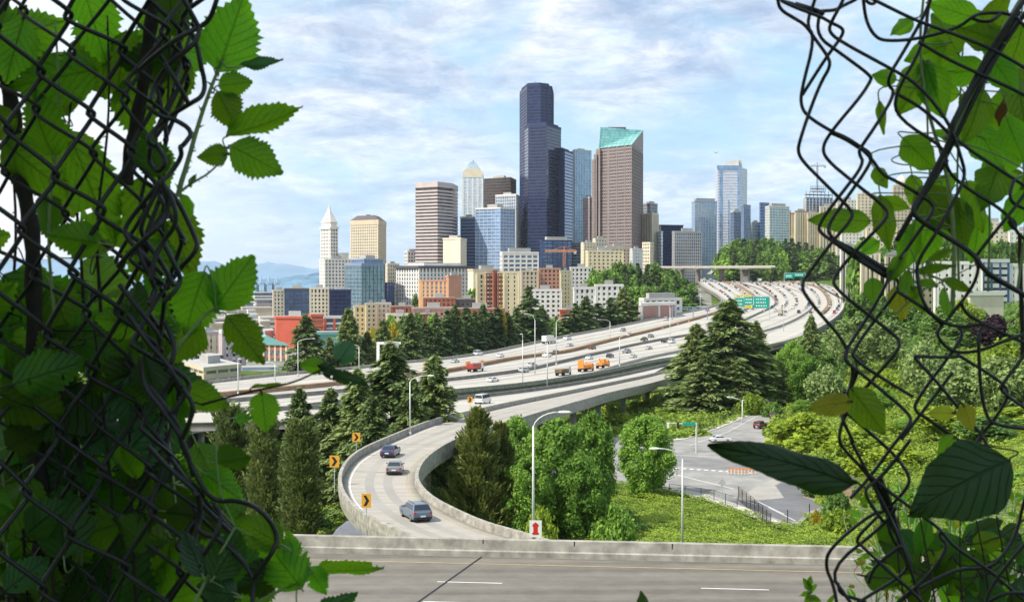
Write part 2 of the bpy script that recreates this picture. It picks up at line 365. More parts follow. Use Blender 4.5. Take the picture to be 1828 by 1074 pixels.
flat = ((gy > 190) & (gy < 460) & (gx > 1050) & (gx < 1480)) | (gy > 1500) | (gy < 5)
zz_ = zz_+np.where(flat, 0, nz)
idx = np.arange(gx.size).reshape(gx.shape); q = np.stack([idx[:-1, :-1], idx[:-1, 1:], idx[1:, 1:], idx[1:, :-1]], -1).reshape(-1, 4)
cy_ = (gy[:-1, :-1]).ravel(); cxp = gx[:-1, :-1].ravel()
mi = ((cy_ > 620) & (cxp < 1250) | (cy_ > 1150) & (cxp < 1250)).astype(int)
tag(link('ground', npmesh('ground', np.stack([xx, gy, zz_], -1).reshape(-1, 3), q, [M['ground'], M['city']], smooth=True, mi=mi)), kind='structure')
M['sea'] = mat('bay_water', (0.05, 0.16, 0.26), 0.25, 0.2, 0.002, spec=0.5)
mb = MB(); mb.add([(-30000, 1500, -60), (6000, 1500, -60), (6000, 18500, -60), (-30000, 18500, -60)], [(0, 1, 2, 3)]); tag(mb.build('bay_water', M['sea']), kind='structure')

# far hills: a ridge across the bay and two mountain ranges
def ridge(name, pts, d, depth, m, n=160, rough=0.12, seed=1):
    rs = np.random.RandomState(seed); px = np.linspace(pts[0][0], pts[-1][0], n); py = np.interp(px, [p[0] for p in pts], [p[1] for p in pts])
    k = 12; V = []; zb = -64
    prof = np.sin(np.linspace(0, math.pi, k))**0.8
    wob = np.convolve(rs.randn(n+8), np.ones(5)/5, 'same')[:n]
    for i in range(n):
        top = (P(px[i], py[i], d).z-zb)*(1+rough*wob[i]*0.4)
        for j in range(k):
            yy = d-depth/2+depth*j/(k-1); V.append((X(px[i], d), yy, zb+top*prof[j]*(1+rough*rs.randn()*0.25)-0.5))
    idx = np.arange(n*k).reshape(n, k); q = np.stack([idx[:-1, :-1], idx[1:, :-1], idx[1:, 1:], idx[:-1, 1:]], -1).reshape(-1, 4)
    return tag(link(name, npmesh(name, V, q, m, smooth=True)), kind='structure')
M['hillc'] = mat('haze_tinted_wooded_shore', (0.11, 0.21, 0.3), 0.95, 0.5, 0.01)  # blue of the hazy air is mixed into the woodland colour
M['mount'] = mat('haze_tinted_rock', (0.17, 0.3, 0.44), 0.95, 0.15, 0.0006)  # pale blue distance haze painted into the rock's base colour
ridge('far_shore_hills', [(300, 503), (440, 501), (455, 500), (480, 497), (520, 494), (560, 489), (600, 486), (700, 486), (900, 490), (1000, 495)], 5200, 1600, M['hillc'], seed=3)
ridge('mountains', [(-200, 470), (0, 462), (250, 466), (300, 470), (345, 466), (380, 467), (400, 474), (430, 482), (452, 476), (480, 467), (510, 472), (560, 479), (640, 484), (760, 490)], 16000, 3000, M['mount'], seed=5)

# ------------------------------------------------------------ freeway
Lf = [(-500, 800), (-100, 742), (100, 712), (352, 687), (497, 670), (637, 659), (700, 650), (790, 643), (898, 625), (1021, 599), (1061, 592), (1140, 576), (1193, 564), (1262, 552), (1292, 541), (1284, 528), (1255, 513), (1245, 502), (1243, 498)]
Ln = [(-500, 930), (-100, 850), (100, 800), (400, 745), (600, 720), (700, 710), (822, 699), (940, 688), (1022, 675), (1084, 665), (1190, 640), (1394, 618), (1470, 585), (1509, 553), (1506, 527), (1482, 509), (1415, 503), (1338, 498)]
fA = smooth_line([FW(*p) for p in Lf]); fB = smooth_line([FW(*p) for p in Ln])
vf = np.vectorize(fz)
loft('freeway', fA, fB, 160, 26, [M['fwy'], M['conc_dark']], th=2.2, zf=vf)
def zat(pts, dz=0):
    a = [Vector(p) for p in pts]
    for p in a: p.z = fz(p.y)+dz
    return a
def mid(t, dz=0.0, a0=0.0, a1=1.0, n=200):
    a = pack(fA, n); b = pack(fB, n); c = a*(1-t)+b*t; c = c[int(a0*n):int(a1*n)]
    return zat([Vector(p) for p in c], dz)
JER = [(-0.32, 0), (-0.28, 0.12), (-0.1, 0.4), (-0.08, 0.95), (0.08, 0.95), (0.1, 0.4), (0.28, 0.12), (0.32, 0)]
tag(rail('concrete_barrier', zat(fA), [(-0.25, -0.2), (-0.25, 1.0), (0.2, 1.0), (0.2, -0.2)], M['conc_old']), 'long pale concrete parapet along the tree side edge of the freeway', 'barrier')
tag(rail('concrete_barrier', zat(fB), [(-0.2, -0.2), (-0.2, 1.0), (0.25, 1.0), (0.25, -0.2)], M['conc_old']), 'pale concrete parapet on the near edge of the freeway deck', 'barrier')
# medians traced on the carriageway
M['rust'] = mat('rusty_brown_barrier', (0.26, 0.17, 0.1), 0.9, 0.3, 0.4)
def trace(pp, dz=0, n=120): return zat([Vector(p) for p in pack(smooth_line([FW(*p) for p in pp]), n)], dz)
m1 = [(300, 716), (560, 692), (700, 677), (806, 664), (920, 640), (1000, 632), (1098, 606), (1168, 590), (1279, 559), (1330, 541), (1345, 530), (1330, 517), (1300, 506), (1280, 500)]
m2 = [(300, 728), (700, 693), (780, 682), (822, 678), (940, 663), (1000, 648), (1084, 627), (1180, 607), (1290, 590), (1350, 562), (1388, 545), (1378, 528), (1350, 514), (1310, 503)]
m3 = [(1062, 668), (1120, 650), (1190, 632), (1371, 592), (1420, 572), (1450, 552), (1452, 536), (1430, 522), (1380, 508), (1326, 499)]
tag(rail('median_barrier', trace(m1), [(-1.3, 0), (-1.1, 1.2), (1.1, 1.2), (1.3, 0)], M['rust']), 'wide brown planted median between the far and middle freeway lanes', 'barrier')
tag(rail('median_barrier', trace(m2), [(-0.45, 0), (-0.3, 1.1), (0.3, 1.1), (0.45, 0)], M['conc_dark']), 'narrow dark concrete barrier down the middle freeway lanes', 'barrier')
tag(rail('median_barrier', trace(m3), [(-0.6, 0), (-0.4, 1.1), (0.4, 1.1), (0.6, 0)], M['conc_old']), 'concrete barrier between freeway lanes and the merging ramp lanes', 'barrier')
m4 = mid(0.3, 0, 0.45, 1.0); tag(rail('median_barrier', m4, [(-0.4, 0), (-0.3, 1.1), (0.3, 1.1), (0.4, 0)], M['conc_dark']), 'dark barrier between far lanes along the bend', 'barrier')
m5 = mid(0.88, 0, 0.5, 1.0); tag(rail('median_barrier', m5, [(-1.6, 0), (-1.3, 1.0), (1.3, 1.0), (1.6, 0)], M['soil']), 'brown planted strip near the outer side of the freeway bend', 'barrier')
# lane lines on the freeway
ml = MB()
def lane(pts, w, m=0, dash=None, dz=0.02):
    a = pack(pts, max(2, int(sum((Vector(pts[i+1])-Vector(pts[i])).length for i in range(len(pts)-1))/3))); t = np.gradient(a[:, :2], axis=0); t /= np.linalg.norm(t, axis=1)[:, None]+1e-9
    for i in range(len(a)-1):
        if dash and i % dash[1] >= dash[0]: continue
        n0 = np.array([t[i, 1], -t[i, 0]])*w/2; n1_ = np.array([t[i+1, 1], -t[i+1, 0]])*w/2
        ml.add([(a[i, 0]-n0[0], a[i, 1]-n0[1], a[i, 2]+dz), (a[i, 0]+n0[0], a[i, 1]+n0[1], a[i, 2]+dz), (a[i+1, 0]+n1_[0], a[i+1, 1]+n1_[1], a[i+1, 2]+dz), (a[i+1, 0]-n1_[0], a[i+1, 1]-n1_[1], a[i+1, 2]+dz)], [(0, 1, 2, 3)], m)
for t in (0.085, 0.155, 0.22, 0.36, 0.46, 0.54, 0.62, 0.72, 0.8, 0.965): lane(mid(t), 2.3, 4, dz=0.012)
for t in (0.05, 0.12, 0.19, 0.42, 0.5, 0.68, 0.76, 0.84, 0.93):
    lane(mid(t), 0.2, 0, (1, 4) if t not in (0.05, 0.93) else None)

# ------------------------------------------------------------ loop ramp on columns, with its upper neighbour
ro = [(1190, 664), (1157, 673), (1090, 687), (1000, 706), (930, 720), (876, 732), (826, 744), (772, 757), (706, 784), (637, 815), (612, 842), (604, 872), (619, 907), (660, 940), (706, 960), (760, 985)]
ri = [(1230, 668), (1160, 689), (1090, 704), (1040, 719), (985, 735), (934, 751), (870, 772), (807, 793), (762, 822), (746, 845), (742, 866), (762, 893), (801, 916), (863, 945), (930, 963), (1000, 985)]
rA = smooth_line([RW(*p) for p in ro]); rB = smooth_line([RW(*p) for p in ri])
loft('ramp_deck', rA, rB, 120, 8, [M['loop'], M['conc_old']], th=0.5)
def inset(A, B, t, n=160):
    a = pack(A, n); b = pack(B, n); return [Vector(p) for p in a*(1-t)+b*t]
g_ = MB()
PAR = [(-0.16, -0.5), (-0.2, 0.85), (0.2, 0.85), (0.22, -0.5)]
r_o = rail('ramp_parapet', rA, [(-0.22, -1.1), (-0.2, 0.9), (0.18, 0.9), (0.22, 0), (0.05, -1.1)], M['conc_old'], 160)
tag(r_o, 'weathered concrete parapet round the outside of the curved ramp', 'parapet')
r_i = rail('ramp_parapet', rB, [(-0.2, -0.4), (-0.2, 0.75), (0.2, 0.75), (0.3, -1.5), (-0.1, -1.5)], M['conc_old'], 160)
tag(r_i, 'pale concrete parapet on the inner edge of the curved ramp', 'parapet')
# girder and columns under the ramp
gc = inset(rA, rB, 0.5, 90)
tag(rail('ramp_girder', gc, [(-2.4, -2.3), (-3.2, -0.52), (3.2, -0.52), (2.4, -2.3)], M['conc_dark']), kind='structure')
k0 = 0
for i in range(4, len(gc), 8):
    p = gc[i]; zg = float(H(p.x, p.y))
    if p.z-2.3-zg < 1.0 or p.y < 118: continue
    mb = MB(); mb.tube([(0, 0, 0), (0, 0, p.z-2.35-zg+0.3)], 0.75, 12); t = (gc[min(i+1, len(gc)-1)]-gc[i-1]).normalized()
    e = empty('bridge_pier', (p.x, p.y, zg-0.3)); mb.build('column', M['conc_old'], e, True)
    c = MB(); c.box((0, 0, p.z-2.35-zg+0.1), (1.7, 5.2, 0.9), math.atan2(t.y, t.x)); c.build('pier_cap', M['conc_old'], e)
    k0 += 1; tag(e, 'round concrete column carrying the curved ramp', 'bridge pier', 'columns under the curved ramp')
lane(inset(rA, rB, 0.38), 1.0, 4, dz=0.008); lane(inset(rA, rB, 0.62), 1.0, 4, dz=0.008); lane(inset(rA, rB, 0.13), 0.13, 0); lane(inset(rA, rB, 0.86), 0.13, 1)
# joints across the ramp
for t in (0.3, 0.42, 0.55, 0.68, 0.78, 0.86):
    a = pack(rA, 161)[int(t*160)]; b = pack(rB, 161)[int(t*160)]; d_ = Vector(b-a); a = Vector(a)+d_*0.05; b = Vector(b)-d_*0.05; n_ = Vector((-d_.y, d_.x, 0)).normalized()*0.06
    ml.add([a-n_+Vector((0, 0, .015)), b-n_+Vector((0, 0, .015)), b+n_+Vector((0, 0, .015)), a+n_+Vector((0, 0, .015))], [(0, 1, 2, 3)], 2)
# upper neighbour ramp (white van's lane)
uo = [(-400, 742), (300, 735), (520, 730), (640, 724), (815, 712), (900, 703), (1022, 687), (1120, 668), (1190, 652)]
ui = [(-400, 760), (300, 753), (520, 748), (640, 745), (760, 741), (826, 737), (876, 727), (1000, 701), (1090, 683), (1157, 669)]
uA = smooth_line([RW(*p, dz=-0.25) for p in uo]); uB = smooth_line([RW(*p, dz=-0.25) for p in ui])
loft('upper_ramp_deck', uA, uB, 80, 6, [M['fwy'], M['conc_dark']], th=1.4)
tag(rail('ramp_parapet', uA, PAR, M['conc_dark'], 100), 'dark stained parapet behind the white van on the merging lane', 'parapet')
for i in range(3, 60, 8):
    p = inset(uA, uB, 0.5, 60)[min(i, 59)]; zg = float(H(p.x, p.y))
    if p.z-1.4-zg > 1: mb = MB(); mb.tube([(0, 0, 0), (0, 0, p.z-1.4-zg+0.2)], 0.7, 10); tag(mb.build('bridge_pier', M['conc_old'], None, True, (p.x, p.y, zg-0.2)), 'concrete column under the merging lane deck', 'bridge pier', 'columns under the merging lane')
fm = inset(fA, fB, 0.12, 60); fm2 = inset(fA, fB, 0.95, 60)
for ln in (fm2,):
    for i in range(2, 34, 3):
        p = ln[i]; zg = float(H(p.x, p.y)); z = fz(p.y)-2.2
        if z-zg > 1.2: mb = MB(); mb.tube([(0, 0, 0), (0, 0, z-zg+0.4)], 0.8, 10); tag(mb.build('bridge_pier', M['conc_old'], None, True, (p.x, p.y, zg-0.2)), 'concrete column under the near edge of the freeway deck', 'bridge pier', 'columns under the freeway edge')

# ------------------------------------------------------------ near road with its barrier
RZ = -14.0
nr = empty('x'); bpy.data.objects.remove(nr)
bl = PZ(-600, 984, RZ); br = PZ(2600, 1030, RZ)
b0 = PZ(500, 985.5, RZ); b1 = PZ(1600, 1010.5, RZ); dv = (b1-b0).normalized()
e0 = b0-dv*75; e1 = b1+dv*75; back = Vector((dv.y, -dv.x, 0))
if back.y > 0: back = -back
loft('near_road', [e0-back*0.6, e1-back*0.6], [e0+back*13.5, e1+back*13.5], 40, 6, [M['deck'], M['conc_old']], th=1.2)
BH = 0.86
bar = rail('roadside_barrier', [b0-dv*75+dv*k*1.0 for k in range(0, 181)], [(0.0, -0.3), (0.0, 0.28), (-0.1, 0.34), (-0.14, BH-0.02), (-0.16, BH), (-0.5, BH), (-0.52, -0.3)][::1], M['conc_old'])
if (bar.data.polygons[0].normal.z if len(bar.data.polygons) else 0) is None: pass
tag(bar, 'long low concrete barrier across the near edge of the foreground road', 'barrier')
def nrline(off, w, m, s0=-75, s1=110, dash=None):
    k = s0
    while k < s1:
        e = min(s1, k+(dash[0] if dash else 6)); a = b0+dv*k+back*off; b = b0+dv*e+back*off; n_ = back*w/2; z = Vector((0, 0, 0.012))
        ml.add([a-n_+z, b-n_+z, b+n_+z, a+n_+z], [(0, 1, 2, 3)], m); k += dash[1] if dash else 6
nrline(1.6, 0.12, 1); nrline(5.6, 0.11, 0, dash=(3.0, 12)); nrline(9.4, 0.11, 0, dash=(3.0, 12)); nrline(0.06, 0.1, 2)
# expansion joint running diagonally over the deck, and barrier joints
ja = PZ(862, 992, RZ); jb = PZ(745, 1075, RZ); jn = Vector((-(jb-ja).y, (jb-ja).x, 0)).normalized()*0.05; jz = Vector((0, 0, 0.016)); jb = ja+(jb-ja)*1.5
ml.add([ja-jn+jz, jb-jn+jz, jb+jn+jz, ja+jn+jz], [(0, 1, 2, 3)], 3)
ml.build('road_markings', [M['white'], M['yellow'], M['conc_dark'], M['dark'], mat('tyre_worn_concrete', (0.33, 0.31, 0.28), 0.9, 0.15, 0.05)])['kind'] = 'structure'
for px_ in (300, 455, 862, 1025, 1200, 1560, 1700):
    c = PZ(px_, 985+(px_-500)*0.0228, RZ); mb = MB(); mb.box((0, 0, 0.42), (0.05, 0.12, 0.86), math.atan2(dv.y, dv.x)); jn_ = mb.build('barrier_joint', M['dark'], bar, False, c-back*0.12)
tag(bar, None)

# ------------------------------------------------------------ street and intersection below
SZ = -36.0
def sheet(name, pp, z, m, th=0.0, kind='structure'):
    v = [PZ(px, py, z) for px, py in pp]; mb = MB()
    ar = sum(v[i].x*v[(i+1) % len(v)].y-v[(i+1) % len(v)].x*v[i].y for i in range(len(v)))
    if ar < 0: v = v[::-1]
    fp = [(p.x, p.y) for p in v]
    mb.prism(fp, z-max(th, 0.02), z); o = mb.build(name, m); o['kind'] = kind; return o
street = [(900, 770), (1080, 778), (1190, 786), (1225, 783), (1285, 763), (1345, 738), (1372, 724), (1392, 705), (1402, 690), (1425, 690), (1412, 712), (1385, 745), (1360, 776), (1420, 800), (1500, 805), (1570, 812), (1575, 838), (1500, 846), (1462, 856), (1438, 866), (1441, 880), (1470, 893), (1505, 900), (1490, 910), (1440, 924), (1425, 938), (1398, 934), (1345, 912), (1308, 897), (1260, 882), (1200, 870), (1050, 850), (900, 845)]
sheet('street', street, SZ, M['asph'], 0.5)
sheet('street_patch', [(1288, 905-13), (1330, 903), (1398, 929), (1424, 930), (1436, 915), (1478, 900), (1434, 887), (1429, 866), (1447, 852), (1420, 850), (1385, 866), (1400, 888), (1345, 893)], SZ+0.02, M['asph2'])
sheet('street_patch', [(1205, 812), (1320, 822), (1370, 840), (1290, 838), (1200, 830)], SZ+0.02, mat('dark_worn_asphalt', (0.2, 0.195, 0.19), 0.9, 0.2, 0.3))
sheet('street_patch', [(1345, 893), (1400, 888), (1382, 866), (1418, 849), (1395, 846), (1350, 868), (1318, 889)], SZ+0.024, mat('pale_concrete_strip', (0.33, 0.31, 0.28), 0.9, 0.15, 0.3))
sheet('street_island', [(1439, 868), (1450, 858), (1480, 852), (1560, 850), (1560, 900), (1505, 899), (1472, 891), (1443, 879)], SZ+0.14, M['soil'], 0.3)
sheet('pavement', [(1195, 786), (1225, 783), (1285, 763), (1345, 738), (1372, 724), (1392, 705), (1388, 703), (1366, 720), (1340, 732), (1280, 757), (1222, 777), (1150, 778)], SZ+0.13, M['conc'], 0.3)
sheet('pavement', [(1200, 869), (1260, 881), (1308, 896), (1345, 911), (1398, 933), (1392, 938), (1338, 917), (1300, 902), (1255, 888), (1195, 876)], SZ+0.13, M['conc'], 0.3)
sheet('driveway', [(1500, 735), (1560, 728), (1640, 735), (1640, 742), (1560, 745), (1500, 752)], -34.5, M['conc'], 1.0)
mk = MB()
def pline(a, b, z, w, m):
    a = PZ(*a, z); b = PZ(*b, z); n_ = Vector((-(b-a).y, (b-a).x, 0)).normalized()*w/2; mk.add([a-n_, b-n_, b+n_, a+n_], [(0, 1, 2, 3)], m)
for i in range(11):
    x0 = 1205+i*13; y0 = 835+i*0.8; pline((x0, y0), (x0+7, y0+0.5), SZ+0.03, 0.9, 0)
pline((1200, 845), (1310, 872), SZ+0.03, 0.25, 0); pline((1310, 872), (1345, 888), SZ+0.03, 0.25, 1); pline((1200, 812), (1330, 816), SZ+0.03, 0.25, 0)
pline((1230, 795), (1300, 770), SZ+0.03, 0.15, 0); pline((1300, 770), (1378, 728), SZ+0.03, 0.15, 0)
for seg in ([(1442, 866), (1432, 873), (1436, 884), (1466, 896), (1500, 903)], [(1446, 871), (1442, 876), (1447, 882), (1470, 890), (1502, 897)]):
    for a, b in zip(seg[:-1], seg[1:]): pline(a, b, SZ+0.03, 0.22, 1)
for a, b in zip([(1300, 882), (1350, 893), (1372, 905)], [(1350, 900), (1400, 917), (1420, 929)]): pline(a, b, SZ+0.03, 0.15, 0)
mk.build('street_markings', [M['white'], M['yellow']])['kind'] = 'structure'
# service roads under and left of the ramp
sheet('lower_street', [(540, 855), (605, 853), (640, 852), (800, 848), (800, 900), (650, 897), (600, 893), (540, 880)], -37.2, M['asph'], 0.3)
sheet('lower_street', [(-300, 860), (150, 820), (430, 800), (430, 812), (150, 850), (-300, 900)], -39.5, M['asph'], 0.3)

hz_m = bpy.data.materials.new('haze_air'); hz_m.use_nodes = True; hn = hz_m.node_tree; hn.nodes.clear(); ho = hn.nodes.new('ShaderNodeOutputMaterial'); hv = hn.nodes.new('ShaderNodeVolumePrincipled')
hv.inputs['Color'].default_value = (0.86, 0.93, 1.0, 1); hv.inputs['Density'].default_value = 0.000026; hv.inputs['Anisotropy'].default_value = 0.2; hn.links.new(hv.outputs[0], ho.inputs['Volume'])
mb = MB(); mb.box((0, 9200, 120), (72000, 18900, 372)); hzo = mb.build('haze', hz_m); hzo['kind'] = 'stuff'
# ------------------------------------------------------------ buildings
def glass(name, c1, c2, cell=(3.0, 3.9), rough=0.12, spec=0.9, metal=0.35):
    """curtain wall: every pane has its own tint"""
    m = bpy.data.materials.new(name); m.use_nodes = True; nt = m.node_tree; N = nt.nodes; L = nt.links; b = N['Principled BSDF']
    b.inputs['Roughness'].default_value = rough; b.inputs['Specular IOR Level'].default_value = spec if metal != 0.2 else 0.35; b.inputs['Metallic'].default_value = metal if metal != 0.2 else 0.0
    g = N.new('ShaderNodeTexCoord'); s = N.new('ShaderNodeVectorMath'); s.operation = 'SNAP'; s.inputs[1].default_value = (cell[0], cell[0], cell[1])
    L.new(g.outputs['Object'], s.inputs[0]); w_ = N.new('ShaderNodeTexWhiteNoise'); L.new(s.outputs[0], w_.inputs[0])
    n = N.new('ShaderNodeTexNoise'); n.inputs['Scale'].default_value = 0.03; n.inputs['Detail'].default_value = 3; L.new(g.outputs['Object'], n.inputs[0])
    mx = N.new('ShaderNodeMix'); mx.inputs[0].default_value = 0.5; L.new(w_.outputs[0], mx.inputs[2]); L.new(n.outputs[0], mx.inputs[3])
    r = N.new('ShaderNodeValToRGB'); e = r.color_ramp.elements; e[0].position = 0.2; e[1].position = 0.8; e[0].color = (*c1, 1); e[1].color = (*c2, 1)
    L.new(mx.outputs[0], r.inputs[0]); L.new(r.outputs[0], b.inputs['Base Color']); return m
def wall(name, c, var=0.1): return mat(name, c, 0.85, var, 0.12, bump=0.05)
W = dict(cream=wall('cream_stone', (0.72, 0.64, 0.48)), white=wall('white_terracotta', (0.76, 0.73, 0.66)), pink=wall('pinkish_granite', (0.52, 0.45, 0.43)),
         brown=wall('brown_granite', (0.36, 0.295, 0.275)), tan=wall('tan_stone', (0.6, 0.5, 0.36)), yellow=wall('yellow_stucco', (0.74, 0.63, 0.4)),
         brick=M['brick'], orange=wall('orange_brick', (0.52, 0.27, 0.18)), red=wall('bright_red_cladding', (0.6, 0.13, 0.08)), grey=wall('grey_panel', (0.42, 0.42, 0.42)),
         mauve=wall('mauve_stucco', (0.5, 0.42, 0.42)), dgrey=wall('dark_grey_panel', (0.1, 0.1, 0.115)), navy=wall('navy_panel', (0.035, 0.05, 0.13)),
         blue=wall('pale_blue_panel', (0.42, 0.52, 0.66)), steel=wall('steel_blue_panel', (0.24, 0.31, 0.43)), lgrey=wall('light_grey_panel', (0.62, 0.62, 0.6)), bronze=wall('dark_bronze_panel', (0.12, 0.1, 0.1)), teal=wall('teal_metal_roof', (0.16, 0.36, 0.34)), roofg=wall('grey_flat_roof', (0.4, 0.39, 0.37)), roofr=wall('pinkish_roof', (0.42, 0.24, 0.2)))
GL = dict(dark=glass('dark_window_glass', (0.02, 0.025, 0.035), (0.09, 0.11, 0.14)), navy=glass('navy_curtain_glass', (0.01, 0.016, 0.05), (0.03, 0.045, 0.11), metal=0.2),
          blue=glass('blue_curtain_glass', (0.16, 0.27, 0.45), (0.34, 0.47, 0.66)), sky=glass('pale_blue_curtain_glass', (0.38, 0.52, 0.66), (0.6, 0.72, 0.82)),
          teal=glass('teal_curtain_glass', (0.12, 0.26, 0.33), (0.3, 0.5, 0.55)), deep=glass('deep_blue_glass', (0.04, 0.1, 0.24), (0.1, 0.2, 0.4)),
          bronze=glass('bronze_glass', (0.03, 0.025, 0.03), (0.1, 0.07, 0.06)), aqua=glass('aqua_roof_glass', (0.2, 0.46, 0.45), (0.4, 0.7, 0.66), (6, 5), 0.3, 0.5, 0.1),
          mid=glass('grey_blue_window_glass', (0.08, 0.11, 0.17), (0.2, 0.25, 0.33)))
def quad(a, b, c):
    A = (X(*a), a[1]); Bq = (X(*b), b[1]); C = (X(*c), c[1]); return [A, Bq, C, (A[0]+C[0]-Bq[0], A[1]+C[1]-Bq[1])]
def offs(fp, o):
    n = len(fp); out = []
    for i in range(n):
        p0 = Vector(fp[i-1]); p1 = Vector(fp[i]); p2 = Vector(fp[(i+1) % n]); d1 = (p1-p0).normalized(); d2 = (p2-p1).normalized()
        n1 = Vector((d1.y, -d1.x)); n2 = Vector((d2.y, -d2.x)); b = (n1+n2); b = b/max(0.35, b.dot(n1)); out.append((p1.x+b.x*o, p1.y+b.y*o))
    return out
def skin(mb, fp, z0, z1, fl=3.9, bh=1.2, out=0.35, bm=0, ps=0, pw=0.8, pm=1, po=None, edges=None, first=0.0):
    """spandrel bands and piers standing proud of the glass core"""
    if bh:
        f2 = offs(fp, out); z = z0+first
        while z+bh < z1+0.01: mb.prism(f2, z, z+bh, bm); z += fl
    if ps:
        n = len(fp); po = out+0.12 if po is None else po
        for i in range(n):
            a = Vector(fp[i]); b = Vector(fp[(i+1) % n]); Ln_ = (b-a).length; t = (b-a).normalized(); nn = Vector((t.y, -t.x)); k = max(1, round(Ln_/ps))
            if nn.y > 0.75: continue
            for j in range(k+1):
                s = min(max(j*Ln_/k, pw*0.25), Ln_-pw*0.25); c = a+t*s+nn*(po/2-0.15)
                mb.box((c.x, c.y, (z0+z1)/2), (pw, po+0.3, z1-z0-0.02*(i+1)), math.atan2(t.y, t.x), pm)
PN = [0]
def panes(root, fp, z0, z1, fl, bh, ps, pw, gm, out=0.06, first=0.0, cap=100, ww=None, wh=None):
    """each window its own part, nearest faces first; above the cap the rest are one part"""
    L_ = []; n = len(fp)
    for i in range(n):
        a = Vector(fp[i]); b = Vector(fp[(i+1) % n]); Ln_ = (b-a).length; t = (b-a).normalized(); nn = Vector((t.y, -t.x)); k = max(1, round(Ln_/ps))
        if nn.y > 0.1: continue
        z = z0+first+bh
        while z+(wh or (fl-bh)) < z1+0.2:
            for j in range(k):
                s = (j+0.5)*Ln_/k; c = a+t*s+nn*out; L_.append((c.x, c.y, z+(fl-bh)/2, ww or (Ln_/k-pw), wh or (fl-bh), math.atan2(t.y, t.x)))
            z += fl
    L_.sort(key=lambda q: q[1]*0+random.random())
    for q in L_[:cap]:
        mb = MB(); mb.box((0, 0, 0), (q[3], 0.12, q[4])); o = mb.build('window', gm, root); o.location = (q[0], q[1], q[2]); o.rotation_euler = (0, 0, q[5])
    if len(L_) > cap:
        mb = MB()
        for q in L_[cap:]: mb.box((q[0], q[1], q[2]), (q[3], 0.12, q[4]), q[5])
        mb.build('windows', gm, root)['kind'] = 'stuff'
def tower(label, fp, pyt, core, bands=None, piers=None, fl=3.9, bh=1.3, ps=0, pw=0.8, out=0.3, cap=None, zb=None, name='office_tower', cat='tower', win=None, top=True, mech=0.4, group=None, po=None, capm=None, pylist=None):
    c = (sum(p[0] for p in fp)/len(fp), sum(p[1] for p in fp)/len(fp)); dn = min(p[1] for p in fp)
    zt = P(CX, pyt, dn).z; zb = (float(min(H(*p) for p in fp))-2) if zb is None else zb
    e = empty(name, (c[0], c[1], zb)); loc = [(p[0]-c[0], p[1]-c[1]) for p in fp]; h = zt-zb
    tag(e, label, cat, group)
    mb = MB(); mb.prism(loc, 0, h-0.3); mb.build('glass_wall' if not win else 'wall', core, e)
    bm = bands or W['lgrey']; pm = piers or bm
    if bh or ps:
        mb = MB(); skin(mb, loc, 0, h-1.5, fl, bh, out, 0, ps, pw, 1, po); mb.build('facade_frame', [bm, pm], e)
    if top:
        mb = MB(); mb.prism(offs(loc, out+0.25), h-1.7, h, 0, 1); mb.build('roof', [capm or bm, W['roofg']], e)
        if mech:
            mb = MB(); w_ = abs(loc[1][0]-loc[0][0])+abs(loc[2][0]-loc[1][0]); lp = [(p[0]*mech, p[1]*mech) for p in loc]; mb.prism(lp, h-0.05, h+min(5, 1.5+w_*0.06)); mb.build('rooftop_plant', W['roofg'], e)
    if win: panes(e, loc, 0, h-1.5, fl, bh, ps, pw, win)
    return e, loc, h, c
def P2(e, px, py, d):
    v = P(px, py, d); return (v.x-e.location.x, v.y-e.location.y, v.z-e.location.z)

# --- Smith style white tower with pyramid
def slim_tower():
    d = 1650; e, loc, h, c = tower('slim white terracotta tower with a pointed pyramid roof, at the left end of the skyline', quad((573, 1662), (590, 1645), (603, 1656)), 405, GL['dark'], W['white'], fl=4.2, bh=1.9, ps=4.0, pw=1.7, zb=-56, top=False, win=None)
    def q(px, py): return P(px, py, d).z-e.location.z
    mb = MB(); mb.prism(offs(loc, 1.3), h-2.5, h+0.3); mb.prism(offs(loc, -0.8), h+0.3, h+5.5); mb.prism(offs(loc, 0.2), h+5.5, h+6.6); mb.build('cornice', W['white'], e)
    top = q(587, 372); cc = (0, 0); f1 = offs(loc, -0.6); f2 = [(p[0]*0.14, p[1]*0.14) for p in f1]
    mb = MB(); mb.prism(f1, h+6.6, top, fp2=f2); mb.build('pyramid_roof', W['white'], e)
    mb = MB(); mb.prism([(p[0]*1.3, p[1]*1.3) for p in f2], top, top+1.5); mb.tube([(0, 0, top), (0, 0, q(587, 363))], 0.5, 6); mb.lathe([(0.2, 0), (1.0, 0.8), (0.2, 1.6)], (0, 0, top+2), 8); mb.build('finial', W['white'], e)
    for i in range(3):
        mb = MB(); mb.box((0, 0, 0), (1.3, 0.4, 2.4)); o = mb.build('dormer', GL['mid'], e); t = i/4+0.12; y = f1[1][1]*(1-t*0.9); x = (f1[0][0]+f1[1][0])/2*(1-t); o.location = (x, (f1[0][1]+f1[1][1])/2*(1-t*0.86)-0.1, h+6.6+(top-h-6.6)*t+1); o.rotation_euler = (0, 0, math.atan2(f1[1][1]-f1[0][1], f1[1][0]-f1[0][0]))
slim_tower()
tower('broad white terracotta block with square windows at the foot of the slim tower', quad((571, 1640), (580, 1610), (627, 1625)), 462, GL['dark'], W['white'], fl=4.2, bh=1.8, ps=4.2, pw=2.0, win=GL['mid'], name='office_block', cat='building', zb=-56)
tower('small white penthouse block on top level behind the slim tower base', quad((602, 1668), (605, 1650), (622, 1660)), 451, W['white'], W['white'], bh=0, name='office_block', cat='building', zb=-40, mech=0)
